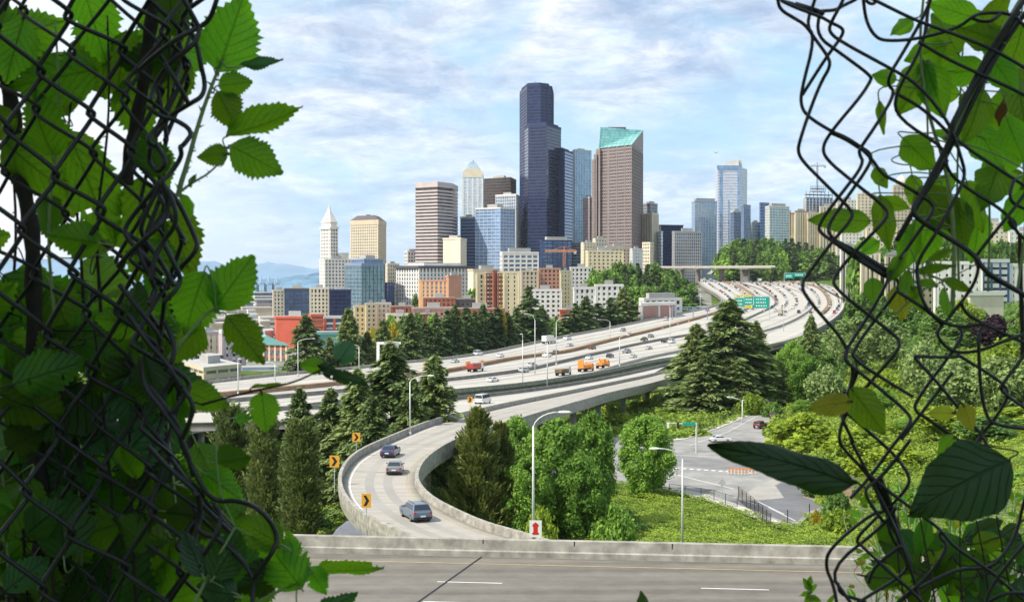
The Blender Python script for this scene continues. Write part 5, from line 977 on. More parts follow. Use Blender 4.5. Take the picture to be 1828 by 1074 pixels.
KIND = {  # L, W, lower profile, greenhouse profile, wheel radius, wheel x, belt, top
 'suv': (4.75, 1.9, [(2.2, .3), (2.34, .45), (2.36, .78), (2.22, .98), (1.25, 1.1), (-2.2, 1.12), (-2.36, .95), (-2.38, .5), (-2.25, .3)], [(1.22, 1.08), (.45, 1.62), (-.2, 1.7), (-1.75, 1.66), (-2.25, 1.1)], .36, 1.42, 1.1, 1.7),
 'sedan': (4.7, 1.82, [(2.2, .25), (2.34, .4), (2.34, .65), (2.1, .8), (1.05, .93), (-1.75, .98), (-2.3, .93), (-2.36, .5), (-2.25, .25)], [(1.05, .9), (.25, 1.38), (-.3, 1.44), (-.95, 1.4), (-1.8, .96)], .33, 1.4, .93, 1.44),
 'jeep': (4.3, 1.85, [(2.0, .45), (2.15, .5), (2.15, .8), (2.05, 1.12), (.8, 1.2), (-2.0, 1.2), (-2.1, 1.1), (-2.12, .5), (-2.0, .45)], [(.75, 1.18), (.55, 1.75), (.4, 1.8), (-1.95, 1.8), (-2.05, 1.2)], .42, 1.3, 1.2, 1.8),
 'van': (5.4, 2.0, [(2.55, .3), (2.7, .5), (2.68, .9), (2.4, 1.15), (1.9, 1.25), (-2.65, 1.25), (-2.7, .9), (-2.7, .4), (-2.6, .3)], [(2.0, 1.2), (1.35, 2.0), (1.0, 2.15), (-2.6, 2.15), (-2.68, 1.25)], .36, 1.75, 1.25, 2.15),
 'pickup': (5.6, 1.98, [(2.65, .4), (2.8, .55), (2.8, .9), (2.65, 1.12), (1.6, 1.2), (-2.7, 1.2), (-2.8, 1.1), (-2.8, .5), (-2.7, .4)], [(1.6, 1.18), (1.0, 1.78), (.7, 1.85), (-.5, 1.85), (-.75, 1.2)], .4, 1.8, 1.2, 1.85)}
def extr(mb, prof, half, belt=None, top=None, tum=0.0, m=0, rnd=0.07):
    n = len(prof); cx = sum(p[0] for p in prof)/n; cz = sum(p[1] for p in prof)/n; o = len(mb.v); lay = [(-1, 0.965), (-1+rnd*1.2, 1), (1-rnd*1.2, 1), (1, 0.965)]
    for t, s in lay:
        for x, z in prof:
            hw = half-(tum*(max(0, z-belt)/(top-belt)) if belt else 0); mb.v.append((cx+(x-cx)*s, t*hw, cz+(z-cz)*s))
    mb.f.append(tuple(o+i for i in range(n))); mb.m.append(m)
    for k in range(3):
        for i in range(n): j = (i+1) % n; mb.f.append((o+k*n+i, o+(k+1)*n+i, o+(k+1)*n+j, o+k*n+j)); mb.m.append(m)
    mb.f.append(tuple(o+3*n+i for i in reversed(range(n)))); mb.m.append(m)
def car_shapes(kind):
    Ln_, Wd, lo, gh, wr, wx, belt, top = KIND[kind]; hw = Wd/2; S = {}
    b = MB(); extr(b, lo, hw); extr(b, gh, hw-0.04, belt, top, 0.2, 0)
    S['body'] = b; 
    t = MB(); t.box((Ln_/2-0.02, 0, lo[0][1]+0.12), (0.12, Wd*0.9, 0.22)); t.box((-Ln_/2+0.02, 0, lo[0][1]+0.12), (0.12, Wd*0.9, 0.24)); t.box((0, 0, lo[0][1]+0.04), (Ln_*0.86, Wd*0.96, 0.14))
    t.box((Ln_/2-0.01, 0, belt*0.62), (0.06, Wd*0.45, 0.2)); S['bumper_trim'] = t
    def yat(z): return (hw-0.04-0.2*max(0, z-belt)/(top-belt))
    g = []; zb, zt = belt+0.06, top-0.13
    xf = lambda z: np.interp(z, [p[1] for p in gh[:3]], [p[0] for p in gh[:3]])-0.12; xr = lambda z: np.interp(z, [gh[4][1], gh[3][1]], [gh[4][0], gh[3][0]])+0.12
    segs = 1 if kind == 'pickup' else 3 if kind in ('suv', 'van', 'jeep') else 2
    if kind == 'van': segs = 3
    for s in (-1, 1):
        for k in range(segs):
            q = MB(); a = k/segs; c = (k+1)/segs-0.03; pts = []
            for z, f in ((zb, a), (zb, c), (zt, c), (zt, a)): x = xf(z)+(xr(z)-xf(z))*f; pts.append((x, s*(yat(z)+0.012), z))
            pi = [(p[0], p[1]-s*0.05, p[2]) for p in pts]; fs = [(0, 1, 2, 3), (4, 5, 1, 0), (5, 6, 2, 1), (6, 7, 3, 2), (7, 4, 0, 3)]; q.add(pts+pi, fs if s < 0 else [f_[::-1] for f_ in fs]); g.append(q)
    def slab(p0, p1):
        q = MB(); w0, w1 = yat(p0[1])-0.1, yat(p1[1])-0.08; dx_, dz_ = p1[0]-p0[0], p1[1]-p0[1]; l = math.hypot(dx_, dz_); nx_, nz_ = dz_/l*0.015, -dx_/l*0.015
        if p0[0] < 0: nx_, nz_ = -abs(nx_), abs(nz_)
        else: nx_, nz_ = abs(nx_), abs(nz_)
        a = (p0[0]+dx_*.12+nx_, p0[1]+dz_*.12+nz_); c = (p0[0]+dx_*.9+nx_, p0[1]+dz_*.9+nz_); q.add([(a[0], -w0, a[1]), (a[0], w0, a[1]), (c[0], w1, c[1]), (c[0], -w1, c[1])], [(0, 1, 2, 3) if p0[0] > 0 else (3, 2, 1, 0)]); return q
    g.append(slab(gh[0], gh[1])); g.append(slab(gh[4], gh[3])); S['window'] = g
    w_ = MB(); w_.lathe([(wr*0.86, -0.11), (wr, -0.08), (wr, 0.08), (wr*0.86, 0.11)], n=18, axis='y'); S['wheel'] = w_
    r_ = MB(); r_.lathe([(wr*0.62, -0.118), (wr*0.56, -0.122), (wr*0.1, -0.1)], n=14, axis='y'); r_.lathe([(wr*0.1, 0.1), (wr*0.56, 0.122), (wr*0.62, 0.118)], n=14, axis='y'); S['rim'] = r_
    S['wp'] = [(wx, -hw+0.1, wr), (wx, hw-0.1, wr), (-wx, -hw+0.1, wr), (-wx, hw-0.1, wr)]
    S['hl'] = [(Ln_/2-0.05, s*(hw-0.25), belt*0.72) for s in (-1, 1)]; S['tl'] = [(-Ln_/2+0.03, s*(hw-0.17), belt*0.82) for s in (-1, 1)]
    return S
CS = {k: car_shapes(k) for k in KIND}; CM = {}
def near_car(kind, colr, label, loc, rz, name='parked_car', cat='car'):
    S = CS[kind]; e = empty(name, loc, rz); tag(e, label, cat)
    b = S['body'].build('body', CP[colr], e, True); bv = b.modifiers.new('bevel', 'BEVEL'); bv.width = 0.04; bv.segments = 2; bv.limit_method = 'ANGLE'
    b.data.set_sharp_from_angle(angle=R(35))
    S['bumper_trim'].build('bumper_trim', M['trim'], e)
    for q in S['window']: q.build('window', M['cglass'], e)
    for p in S['wp']: o = S['wheel'].build('wheel', M['tyre'], e, False, p); S['rim'].build('rim', M['rim'], o)
    for p in S['hl']: q = MB(); q.box((0, 0, 0), (0.14, 0.34, 0.14)); q.build('headlight', M['lampw'], e, False, p)
    for p in S['tl']: q = MB(); q.box((0, 0, 0), (0.1, 0.2, 0.26)); q.build('taillight', M['lampr'], e, False, p)
    q = MB(); q.box((-KIND[kind][0]/2-0.045, 0, 0.62), (0.02, 0.5, 0.14)); q.build('number_plate', CP['white'], e)
    if kind in ('suv', 'jeep'):
        for s in (-1, 1): q = MB(); q.tube([(0.4, s*0.62, 1.74), (-1.6, s*0.62, 1.73)], 0.025, 5); q.build('roof_rail', M['trim'], e)
    for s in (-1, 1): q = MB(); q.box((KIND[kind][7]*0+0.85, s*(KIND[kind][1]/2+0.08), KIND[kind][6]+0.06), (0.12, 0.2, 0.14)); q.build('wing_mirror', CP[colr], e)
    return e
def far_mesh(kind):
    S = CS[kind]; mb = MB(); mb.v = list(S['body'].v); mb.f = list(S['body'].f); mb.m = [0]*len(mb.f)
    for q in S['window']: mb.add(q.v, q.f, 1)
    for p in S['wp']: mb.lathe([(KIND[kind][4], -0.1), (KIND[kind][4], 0.1)], p, 8, 2, 'y')
    o = mb.build(kind, [CP['white'], M['cglass'], M['tyre']]); me = o.data; bpy.data.objects.remove(o); return me
FM = {k: far_mesh(k) for k in KIND}
NM = dict(suv='suv', sedan='sedan_car', jeep='suv', van='delivery_van', pickup='pickup_truck')
def far_car(kind, colr, label, loc, rz, group='vehicles on the freeway'):
    o = link(NM[kind], FM[kind]); o.location = loc; o.rotation_euler = (0, 0, rz); o.material_slots[0].link = 'OBJECT'; o.material_slots[0].material = CP[colr]
    return tag(o, label, {'van': 'van', 'pickup': 'truck', 'suv': 'car'}.get(kind, 'car'), group)
def ramp_head(px, py):
    p = RW(px, py); best = None; c = inset(rA, rB, 0.5, 200)
    i = min(range(1, 199), key=lambda k: (c[k]-p).length); t = c[i-1]-c[i+1]; return p, math.atan2(t.y, t.x)
for kind, colr, px, py, lb in (('suv', 'slate blue', 742, 925, 'slate blue suv nearest the camera on the curved ramp'), ('sedan', 'grey', 705, 843, 'grey sedan second on the curved ramp behind the dark blue car'), ('sedan', 'dark blue', 697, 813, 'dark blue car farthest up the curved ramp bend')):
    p, a = ramp_head(px, py); near_car(kind, colr, lb, p, a, 'suv' if kind == 'suv' else 'sedan_car')
c = inset(uA, uB, 0.5, 200); p = RW(862, 718, -0.25); i = min(range(1, 199), key=lambda k: (c[k]-p).length); t = c[i-1]-c[i+1]; near_car('van', 'white', 'white van beside the yellow arrow sign on the merging lane', p, math.atan2(t.y, t.x)+math.pi, 'delivery_van', 'van')
near_car('jeep', 'maroon', 'dark red boxy car on the street beside the lime bushes', PZ(1357, 764, SZ), R(55), 'boxy_car')
near_car('suv', 'black', 'black car half hidden by the green bush at the street corner', PZ(1384, 746, SZ), R(62), 'suv')
near_car('sedan', 'white', 'white car behind the tip of the big dark leaf', PZ(1286, 788, SZ), R(10), 'sedan_car')
for k, (px, py, kind, colr) in enumerate([(782, 888, 'sedan', 'maroon'), (779, 872, 'sedan', 'black'), (777, 859, 'suv', 'dark blue')]):
    near_car(kind, colr, f'{colr} parked car seen under the ramp, {["front", "middle", "rear"][k]} of the three', PZ(px, py, -37.2), R(170), 'parked_car')
# freeway traffic seen singly
def fhead(p):
    n = 160; a = pack(fA, n); b = pack(fB, n); c = (a+b)/2; i = int(np.argmin(((c-np.array(tuple(p)))**2).sum(1))); i = min(max(i, 1), n-2); t = c[i+1]-c[i-1]; return math.atan2(t[1], t[0])
sing = [(853, 634, 'van', 'white', 'white van in the far lane by the fir row'), (893, 637, 'sedan', 'white', 'white car following in the far lane right of the white van'), (812, 647, 'sedan', 'silver', 'silver car in the far lane near the orange barrier'), (935, 664, 'suv', 'silver', 'silver suv alone in the middle lanes'), (880, 681, 'sedan', 'white', 'white car low in the near lane by the viaduct edge'), (1013, 606, 'van', 'white', 'white van behind the white box truck'), (976, 637, 'pickup', 'white', 'white pickup between the thin lamp posts'), (993, 632, 'suv', 'black', 'black suv beside the white pickup'), (1017, 618, 'sedan', 'silver', 'silver car right of the white box truck'),
        (1057, 623, 'suv', 'maroon', 'maroon car next to the brown median'), (1112, 591, 'suv', 'grey', 'grey car in the far lane by the fir trees'), (1150, 608, 'pickup', 'black', 'black pickup in the middle of the middle lanes'), (1162, 602, 'suv', 'grey', 'grey suv ahead of the black pickup'), (1130, 638, 'sedan', 'silver', 'silver car beside the dark barrier'), (1089, 638, 'suv', 'black', 'black suv above the orange work truck'), (1119, 630, 'pickup', 'grey', 'grey pickup with a load beside the lamp post'), (1158, 623, 'sedan', 'silver', 'light car alone before the cedars'), (1186, 611, 'suv', 'black', 'black suv at the left edge of the cedars'), (1199, 612, 'van', 'white', 'white van next to the black suv by the cedars'), (1052, 641, 'sedan', 'white', 'white car behind the orange work truck'), (1123, 598, 'sedan', 'white', 'white car low by the brown median'), (1189, 572, 'van', 'silver', 'light van near the brown walled building'), (1350, 576, 'sedan', 'black', 'dark car below the big green sign'), (1385, 535, 'sedan', 'black', 'dark car by the barrier above the orange and white truck'), (950, 655, 'suv', 'silver', 'silver suv close behind the other silver suv')]
for px, py, kd, colr, lb in sing:
    p = FW(px, py, 0.02); far_car(kd, colr, lb, p, fhead(p)+(math.pi if py < 600 else 0))
rs = random.Random(31); cols_ = ['white', 'silver', 'grey', 'black', 'white', 'silver', 'red', 'blue', 'tan', 'dark blue', 'white', 'black']; kinds_ = ['sedan', 'suv', 'sedan', 'van', 'pickup', 'suv']
for li, t in enumerate((0.07, 0.15, 0.24, 0.34, 0.46, 0.54, 0.62, 0.72, 0.8, 0.89, 0.96)):
    L_ = mid(t, 0.02, 0.5, 1.0, 400); s = rs.uniform(0, 20); acc = 0; k = 0; nxt = s
    for i in range(1, len(L_)):
        acc += (L_[i]-L_[i-1]).length
        if acc > nxt:
            nxt = acc+rs.uniform(16, 46)*(1.6 if L_[i].y < 900 else 0.8 if L_[i].y > 1100 else 1); pp = L_[i]
            if pp.y < 760: continue
            tt = L_[i]-L_[i-1]; colr = rs.choice(cols_); kd = rs.choice(kinds_); far_car(kd, colr, f'{colr} {kd}, {ORD[k]} vehicle up the {ORD[li]} lane counted from the grove side', pp, math.atan2(tt.y, tt.x)+(math.pi if li < 4 else 0), 'dense traffic on the freeway bend'); k += 1
def truck(name, label, px, py, cab, boxm, Lb=7.5, Hb=2.6, flip=0, bx=True, surf=FW):
    p = surf(px, py, 0.02); e = empty(name, p, fhead(p)+flip); tag(e, label, 'truck')
    q = MB(); extr(q, [(Lb/2+2.1, .5), (Lb/2+2.2, 1.3), (Lb/2+1.9, 1.7), (Lb/2+1.5, 2.6), (Lb/2+.2, 2.65), (Lb/2+.2, .5)], 1.15); q.build('cab', cab, e)
    q = MB(); q.box((Lb/2+1.78, 0, 2.05), (0.25, 2.0, 0.7)); q.build('windscreen', M['cglass'], e)
    if bx: q = MB(); q.box((0, 0, 1.1+Hb/2), (Lb, 2.4, Hb)); q.build('cargo_box', boxm, e)
    q = MB(); q.box((0, 0, 0.95), (Lb+1, 1.6, 0.3)); q.build('chassis', M['trim'], e)
    for x in (Lb/2+1.2, -Lb/2+1, -Lb/2+2.3):
        for s in (-1, 1): q = MB(); q.lathe([(0.5, -0.14), (0.5, 0.14)], (0, 0, 0), 12, 0, 'y'); q.build('wheel', M['tyre'], e, False, (x, s*1.05, 0.5))
    return e
truck('box_truck', 'white box truck in the far lane right of the thin lamp posts', 978, 613, CP['white'], CP['white'])
truck('semi_truck', 'white lorry cab in front of a red load in the middle lanes', 846, 663, CP['white'], CP['red'], 6, 1.6)
truck('box_truck', 'orange and white truck on the bend by the barrier', 1394, 563, CP['orange'], CP['tan'], 8)
truck('box_truck', 'white and blue box truck near the overpass', 1356, 503, CP['blue'], CP['white'], 9)
e = truck('work_truck', 'orange highway work truck with arrow board, next to the barrier', 1043, 663, CP['orange'], CP['orange'], 6, 1.2, bx=False)
q = MB(); q.box((0, 0, 1.7), (5.5, 2.2, 1.0)); q.box((-2.6, 0, 3.2), (0.3, 2.0, 1.8)); q.tube([(-2, 0, 1.5), (1.5, 0, 3.2)], 0.15, 6); q.build('equipment_bed', CP['orange'], e)
e = truck('work_truck', 'second orange highway work truck ahead of the first', 1074, 657, CP['orange'], CP['orange'], 6, 1.2, bx=False)
q = MB(); q.box((0, 0, 1.6), (5.5, 2.2, 0.8)); q.box((1, 0, 2.5), (1.6, 1.8, 1.2)); q.tube([(-1, 0, 2), (-2.6, 0, 3.6)], 0.16, 6); q.build('equipment_bed', CP['orange'], e)
truck('work_truck', 'grey tipper truck loaded with rubble beside the orange truck', 1003, 670, CP['silver'], M['soil'], 6, 1.0)
for k, (px, py) in enumerate([(760, 652), (780, 655), (835, 650), (860, 648), (890, 645), (1168, 590), (1182, 587), (1210, 580), (1230, 575)]):
    p = FW(px, py, 0); mb = MB(); mb.box((0, 0, 0.5), (3.2, 0.5, 0.9), fhead(p)); o = mb.build('construction_barrier', CP['orange'], None, False, p); tag(o, f'orange construction barrier along the brown median, {ORD[k]} from the left', 'barrier', 'orange barriers along the median')

# ------------------------------------------------------------ lamps, signs, gantries
M['pole'] = mat('painted_lamp_steel', (0.6, 0.61, 0.6), 0.5, 0.08, 2, metal=0.2); M['lens'] = mat('lamp_lens', (0.7, 0.7, 0.66), 0.3, 0.05, 2); M['sgreen'] = mat('green_sign_sheet', (0.0, 0.32, 0.24), 0.5, 0.06, 1); M['swhite'] = mat('white_sign_sheet', (0.8, 0.8, 0.78), 0.5, 0.04, 1)
M['sorange'] = mat('amber_sign_sheet', (0.75, 0.36, 0.04), 0.5, 0.06, 1); M['sblack'] = mat('black_sign_print', (0.02, 0.02, 0.02), 0.6, 0.05, 1); M['syel'] = mat('yellow_sign_sheet', (0.8, 0.68, 0.05), 0.5, 0.05, 1); M['sred'] = mat('red_sign_print', (0.65, 0.03, 0.03), 0.5, 0.05, 1)
def lamp(px, pb, pt, ax, d, label, curve=True, r=None, group='street lamps'):
    b = P(px, pb, d); t = P(px, pt, d); h = t.z-b.z; e = empty('street_lamp', b); tag(e, label, 'street lamp', group); r = r or max(0.09, min(0.14, d*0.0005)); ax_ = X(ax, d)-b.x; c = 0.62 if curve else 0.97
    q = MB(); q.tube([(0, 0, -0.3), (0, 0, h*(0.9 if ax_ else 1))], [r*1.3, r*0.75], 10); q.tube([(0, 0, -0.3), (0, 0, 0.35)], r*1.9, 10); q.build('pole', M['pole'], e, True)
    if ax_:
        pts = [(0, 0, h*0.88)]+[(ax_*(1-math.cos(a)), 0, h*0.88+h*0.12*math.sin(a)) for a in np.linspace(0.15, math.pi/2, 7)] if curve else [(0, 0, h*0.9), (ax_, 0, h)]
        q = MB(); q.tube(pts, [r*0.7]+[r*0.55]*(len(pts)-1), 8); q.build('arm', M['pole'], e, True); s = 1 if ax_ > 0 else -1
        q = MB(); q.lathe([(0.06, -0.5), (0.2, -0.3), (0.24, 0.1), (0.16, 0.4), (0.05, 0.5)], (0, 0, 0), 10, 0, 'y'); o = q.build('lamp_head', M['lens'], e, True, (ax_+s*0.35, 0, h-0.02)); o.rotation_euler = (0, 0, s*math.pi/2); o.scale = (1, 1, 0.55)
    return e
lamp(952, 985, 735, 1000, 100, 'tallest lamp post with a curved arm above the red and white sign')
lamp(1218, 985, 800, 1176, 125, 'lamp post with arm curving left in front of the intersection')
lamp(595, 905, 690, 595, 226, 'straight bare pole left of the ramp bend behind an arrow sign')
p = RW(731, 776); lamp(732, 775, 670, 765, p.y, 'lamp post on the outer ramp parapet with arm to the right')
for px, pb, pt, ax, d, lb in ((532, 669, 604, 558, 430, 'lamp beyond the left cedar with arm to the right'), (641, 664, 614, 624, 440, 'lamp with arm to the left beside the white sign frame'), (491, 682, 646, 478, 400, 'low lamp arched left at the freeway edge by the bramble leaf'), (425, 702, 640, 425, 360, 'thin plain pole over the freeway left of the bramble leaf'), (933, 702, 596, 933, 395, 'thin straight pole near the viaduct edge, left of three'), (955, 672, 560, 940, 440, 'thin tall pole in front of the tall fir'), (977, 709, 600, 977, 385, 'thin straight pole at the ramp railing'), (993, 650, 566, 1012, 480, 'thin lamp right of the tall fir'),
        (1061, 588, 520, 1061, 880, 'thin tall pole in front of the white apartments'), (1089, 610, 570, 1070, 640, 'lamp with arm to the left in front of the firs'), (1106, 652, 598, 1120, 470, 'lamp beside the orange work trucks'), (1196, 624, 540, 1180, 600, 'lamp at the left side of the cedar cluster'), (1168, 572, 552, 1158, 830, 'small lamp before the brown wall'), (1399, 592, 532, 1410, 700, 'lamp near the freeway bend barrier'), (1325, 772, 708, 1304, 330, 'left of two street lamps above the dark red car'), (1341, 752, 714, 1330, 350, 'right of two street lamps above the dark red car'), (1310, 545, 505, 1320, 1050, 'tiny lamp on the bend above the green signs'), (1250, 560, 520, 1240, 950, 'small lamp left of the bend')):
    lamp(px, pb, pt, ax, d, lb, curve=px not in (1325, 1341, 1061, 933, 977, 425))
def chevron(px, pc, w_, h_, pb, d, label):
    b = P(px, pb, d); z = P(px, pc, d).z-b.z; s = w_/F*d/2; hh = h_/F*d/2; e = empty('arrow_sign', b); tag(e, label, 'sign', 'amber arrow signs round the ramp bend')
    q = MB(); q.tube([(0, 0.05, -0.8), (0, 0.05, z)], 0.05, 6); q.build('post', M['galv'], e); q = MB(); q.box((0, 0, z), (2*s, 0.03, 2*hh)); q.build('panel', M['sorange'], e)
    q = MB(); a, t = s*0.62, s*0.5; pts = [(-a, hh*0.75), (-a+t*1.2, hh*0.75), (a, 0), (-a+t*1.2, -hh*0.75), (-a, -hh*0.75), (a-t*1.3, 0)]; n = 6
    q.add([(p[0], -0.024, z+p[1]) for p in pts]+[(p[0], -0.014, z+p[1]) for p in pts], [(5, 2, 1, 0), (4, 3, 2, 5)]+[(i, (i+1) % n, (i+1) % n+n, i+n) for i in range(n)]); q.build('arrow', M['sblack'], e)
chevron(636, 780, 14, 16, 811, RW(636, 813).y, 'amber sign with black arrow at the far side of the ramp bend')
chevron(597, 823, 17, 21, 866, RW(604, 866).y, 'amber sign with black arrow at the left of the ramp bend')
chevron(654, 893, 17, 25, 940, RW(655, 937).y, 'amber sign with black arrow nearest, over the ramp parapet')
chevron(839, 713, 9, 11, 735, 245, 'small amber sign with black arrow beside the white van')
# red and white sign below the tall lamp
b = P(956, 975, 99.4); e = empty('wrong_way_sign', b); tag(e, 'white sign with a red arrow figure below the tall lamp', 'sign'); zc = P(956, 943, 99.4).z-b.z; s = 11/F*99.4; hh = 15/F*99.4
q = MB(); q.tube([(0, 0.06, -0.5), (0, 0.06, zc)], 0.04, 6); q.build('post', M['galv'], e); q = MB(); q.box((0, 0, zc), (2*s, 0.03, 2*hh)); q.build('panel', M['swhite'], e)
pts = [(0, .8), (.5, .5), (.5, .28), (.36, .2), (.36, -.38), (.55, -.5), (.55, -.66), (.3, -.72), (-.3, -.72), (-.55, -.66), (-.55, -.5), (-.36, -.38), (-.36, .2), (-.5, .28), (-.5, .5)]; q = MB(); q.add([(p_[0]*s, -0.024, zc+p_[1]*hh) for p_ in pts], [tuple(range(len(pts)))[::-1]]); q.build('figure', M['sred'], e)
# green sign gantries (lettering too small to read: thin pale strokes)
def gantry(name, label, panels, d, px0, px1, pyb, pbeam):
    e = empty(name, P((px0+px1)/2, pyb, d)); tag(e, label, 'sign'); L0 = e.location
    q = MB(); 
    for px in (px0, px1): x = X(px, d)-L0.x; q.tube([(x, 0.4, -4), (x, 0.4, P(px, pbeam, d).z-L0.z)], 0.22, 8)
    x0, x1 = X(px0, d)-L0.x, X(px1, d)-L0.x; zb_ = P(CX, pbeam, d).z-L0.z; q.tube([(x0, 0.4, zb_), (x1, 0.4, zb_)], 0.18, 6); q.tube([(x0, 0.4, zb_-1.2), (x1, 0.4, zb_-1.2)], 0.18, 6); q.build('frame', M['galv'], e)
    for a, b_, y0, y1, m, rows_ in panels:
        xa, xb = X(a, d)-L0.x, X(b_, d)-L0.x; za_, zc_ = P(CX, y1, d).z-L0.z, P(CX, y0, d).z-L0.z; q = MB(); q.box(((xa+xb)/2, 0, (za_+zc_)/2), (xb-xa, 0.12, zc_-za_)); pn = q.build('sign_panel', m, e)
        if rows_:
            q = MB(); w_ = xb-xa; h_ = zc_-za_; rsx = random.Random(int(a)); n = rows_
            for r_ in range(n):
                z = zc_-h_*(r_+0.75)/(n+0.5); x = xa+w_*0.12
                while x < xb-w_*0.2: l = rsx.uniform(0.05, 0.14)*w_; q.box((x+l/2, -0.07, z), (l*0.7, 0.03, h_*0.34/n)); x += l+w_*0.03
            q.build('lettering', M['swhite'] if m is not M['syel'] else M['sblack'], pn)
gantry('sign_gantry', 'three green overhead direction signs with yellow strips above the bend', [(1312, 1328, 532, 547, M['sgreen'], 2), (1328.6, 1345, 530, 544, M['sgreen'], 2), (1346, 1373, 529.5, 550, M['sgreen'], 3), (1312, 1341, 526.5, 529.2, M['syel'], 1), (1331, 1343, 545, 550, M['syel'], 1)], 790, 1311, 1374, 566, 528)
gantry('sign_gantry', 'small green overhead signs at the outer side of the bend by the tree belt', [(1401, 1416, 488, 497, M['sgreen'], 1), (1417, 1436, 487, 494, M['sgreen'], 1)], 1340, 1400, 1438, 504, 487)
e = empty('cantilever_sign_frame', P(675, 668, 420)); tag(e, 'white cantilever sign frame beyond the cedars by the freeway', 'sign'); q = MB(); q.box((0, 0, 4.5), (0.9, 0.6, 11)); q.build('post', M['swhite'], e); q = MB(); x1 = X(713, 420)-X(675, 420); q.box((x1/2, 0, 9.8), (x1+0.9, 0.7, 0.7)); q.build('arm', M['swhite'], e)
q = MB(); q.box((x1*0.62, -0.4, 9.5), (x1*0.7, 0.2, 1.6)); q.build('sign_back', M['galv'], e)
# blue railing of the canopy and sign bridge near the brown wall
e = empty('overhead_sign_bridge', P(1232, 560, 800)); tag(e, 'blue grey overhead truss spanning the far lanes', 'sign bridge'); q = MB(); x0 = X(1200, 800)-e.location.x; x1 = X(1263, 800)-e.location.x; q.box(((x0+x1)/2, 0, 2.6), (x1-x0, 0.5, 0.35)); q.box(((x0+x1)/2, 0, 4.0), (x1-x0, 0.5, 0.35))
for k in range(15): q.box((x0+(x1-x0)*k/14, 0, 3.3), (0.2, 0.3, 1.3))
for x in (x0, (x0+x1)/2+2, x1): q.box((x, 0, 0), (0.5, 0.5, 7.5))
q.build('truss', W['steel'], e)
# street furniture at the intersection
def post_sign(name, label, px, pb, pt, d, fn, cat='sign'):
    b = P(px, pb, d); e = empty(name, b); tag(e, label, cat); h = P(px, pt, d).z-b.z; q = MB(); q.tube([(0, 0, -0.4), (0, 0, h)], 0.06, 6); q.build('post', M['galv'], e); fn(e, h); return e
def dia(e, h): q = MB(); r_ = 0.65; q.add([(-r_, -.05, h-r_), (0, -.05, h-2*r_), (r_, -.05, h-r_), (0, -.05, h), (-r_, -.02, h-r_), (0, -.02, h-2*r_), (r_, -.02, h-r_), (0, -.02, h)], [(0, 1, 2, 3), (7, 6, 5, 4), (0, 4, 5, 1), (1, 5, 6, 2), (2, 6, 7, 3), (3, 7, 4, 0)]); q.build('diamond_plate', M['galv'], e)
post_sign('diamond_sign', 'grey back of a diamond road sign at the edge of the intersection', 1289, 893, 854, 216, dia)
e = empty('traffic_signal', P(1243, 809, 274)); tag(e, 'traffic signal mast with a long arm reaching left by the small crossing', 'traffic signal'); h = P(1243, 757, 274).z-e.location.z; xa = X(1190, 274)-e.location.x
q = MB(); q.tube([(0, 0, 0), (0, 0, h+0.3)], 0.2, 8); q.build('pole', M['pole'], e); q = MB(); q.tube([(0, 0, h), (xa, 0, h+0.3)], [0.14, 0.08], 8); q.build('arm', M['pole'], e); q = MB(); q.box((xa*0.25, -0.2, h+0.05), (2.6, 0.05, 0.6)); q.build('street_name_sign', M['sgreen'], e)
for k in (0.62, 0.95): q = MB(); q.box((xa*k, -0.3, h-0.2), (0.4, 0.35, 1.2)); q.build('signal_head', M['swhite'] if k > .9 else M['sblack'], e)
for k in range(8):
    px = 1302+k*6.2; b = PZ(px, 847-abs(k-4)*0.3, SZ+0.03); e = empty('barricade', b); tag(e, f'orange striped barricade in the intersection, {ORD[k]} from the left', 'barricade', 'orange barricades in the intersection'); q = MB(); q.box((0, 0, 0.95), (0.62, 0.06, 0.32)); q.box((0, 0, 0.5), (0.6, 0.06, 0.18)); q.build('board', CP['orange'], e)
    q = MB(); [q.box((s_*0.26, y_, 0.5), (0.06, 0.06, 1.0)) for s_ in (-1, 1) for y_ in (-0.12, 0.12)]; q.build('leg', M['swhite'], e)
def wire_fence(label, pts, h=1.9, step=3.0, mat_=None, cell=0.35):
    v = [Vector(p) for p in pts]; e = empty('wire_fence', v[0]); tag(e, label, 'fence'); o = v[0]; L_ = sum((v[i+1]-v[i]).length for i in range(len(v)-1)); n = max(2, int(L_/step)); a = pack(v, n+1)
    for k in range(n+1): q = MB(); p = Vector(a[k])-o; q.tube([p+Vector((0, 0, -.4)), p+Vector((0, 0, h))], 0.05, 6); q.build('post', mat_ or M['trim'], e)
    m = max(2, int(L_/cell)); a = pack(v, m+1); q = MB(); r_ = 0.012
    nv = int(h/cell)
    for k in range(m):
        p0, p1 = Vector(a[k])-o, Vector(a[k+1])-o
        for j in range(nv): q.tube([p0+Vector((0, 0, j*cell)), p1+Vector((0, 0, (j+1)*cell))], r_, 3, cap=False); q.tube([p1+Vector((0, 0, j*cell)), p0+Vector((0, 0, (j+1)*cell))], r_, 3, cap=False)
    q.tube([Vector(x)-o+Vector((0, 0, h)) for x in pack(v, n+1)], 0.035, 5); q.build('wire_mesh', mat_ or M['trim'], e)
wire_fence('dark wire fence running down along the green bank beside the street', [PZ(1318, 893, SZ), PZ(1345, 915, SZ), PZ(1376, 944, SZ)], 2.3)
wire_fence('low wire fence along the pavement left of the intersection', [PZ(1195, 880, SZ), PZ(1262, 890, SZ), PZ(1316, 905, SZ)], 1.6)
wire_fence('wire fence at the foot of the dark cedars', [PZ(1235, 772, SZ), PZ(1290, 752, SZ), PZ(1352, 722, SZ)], 1.9, cell=0.5)
mb = MB()
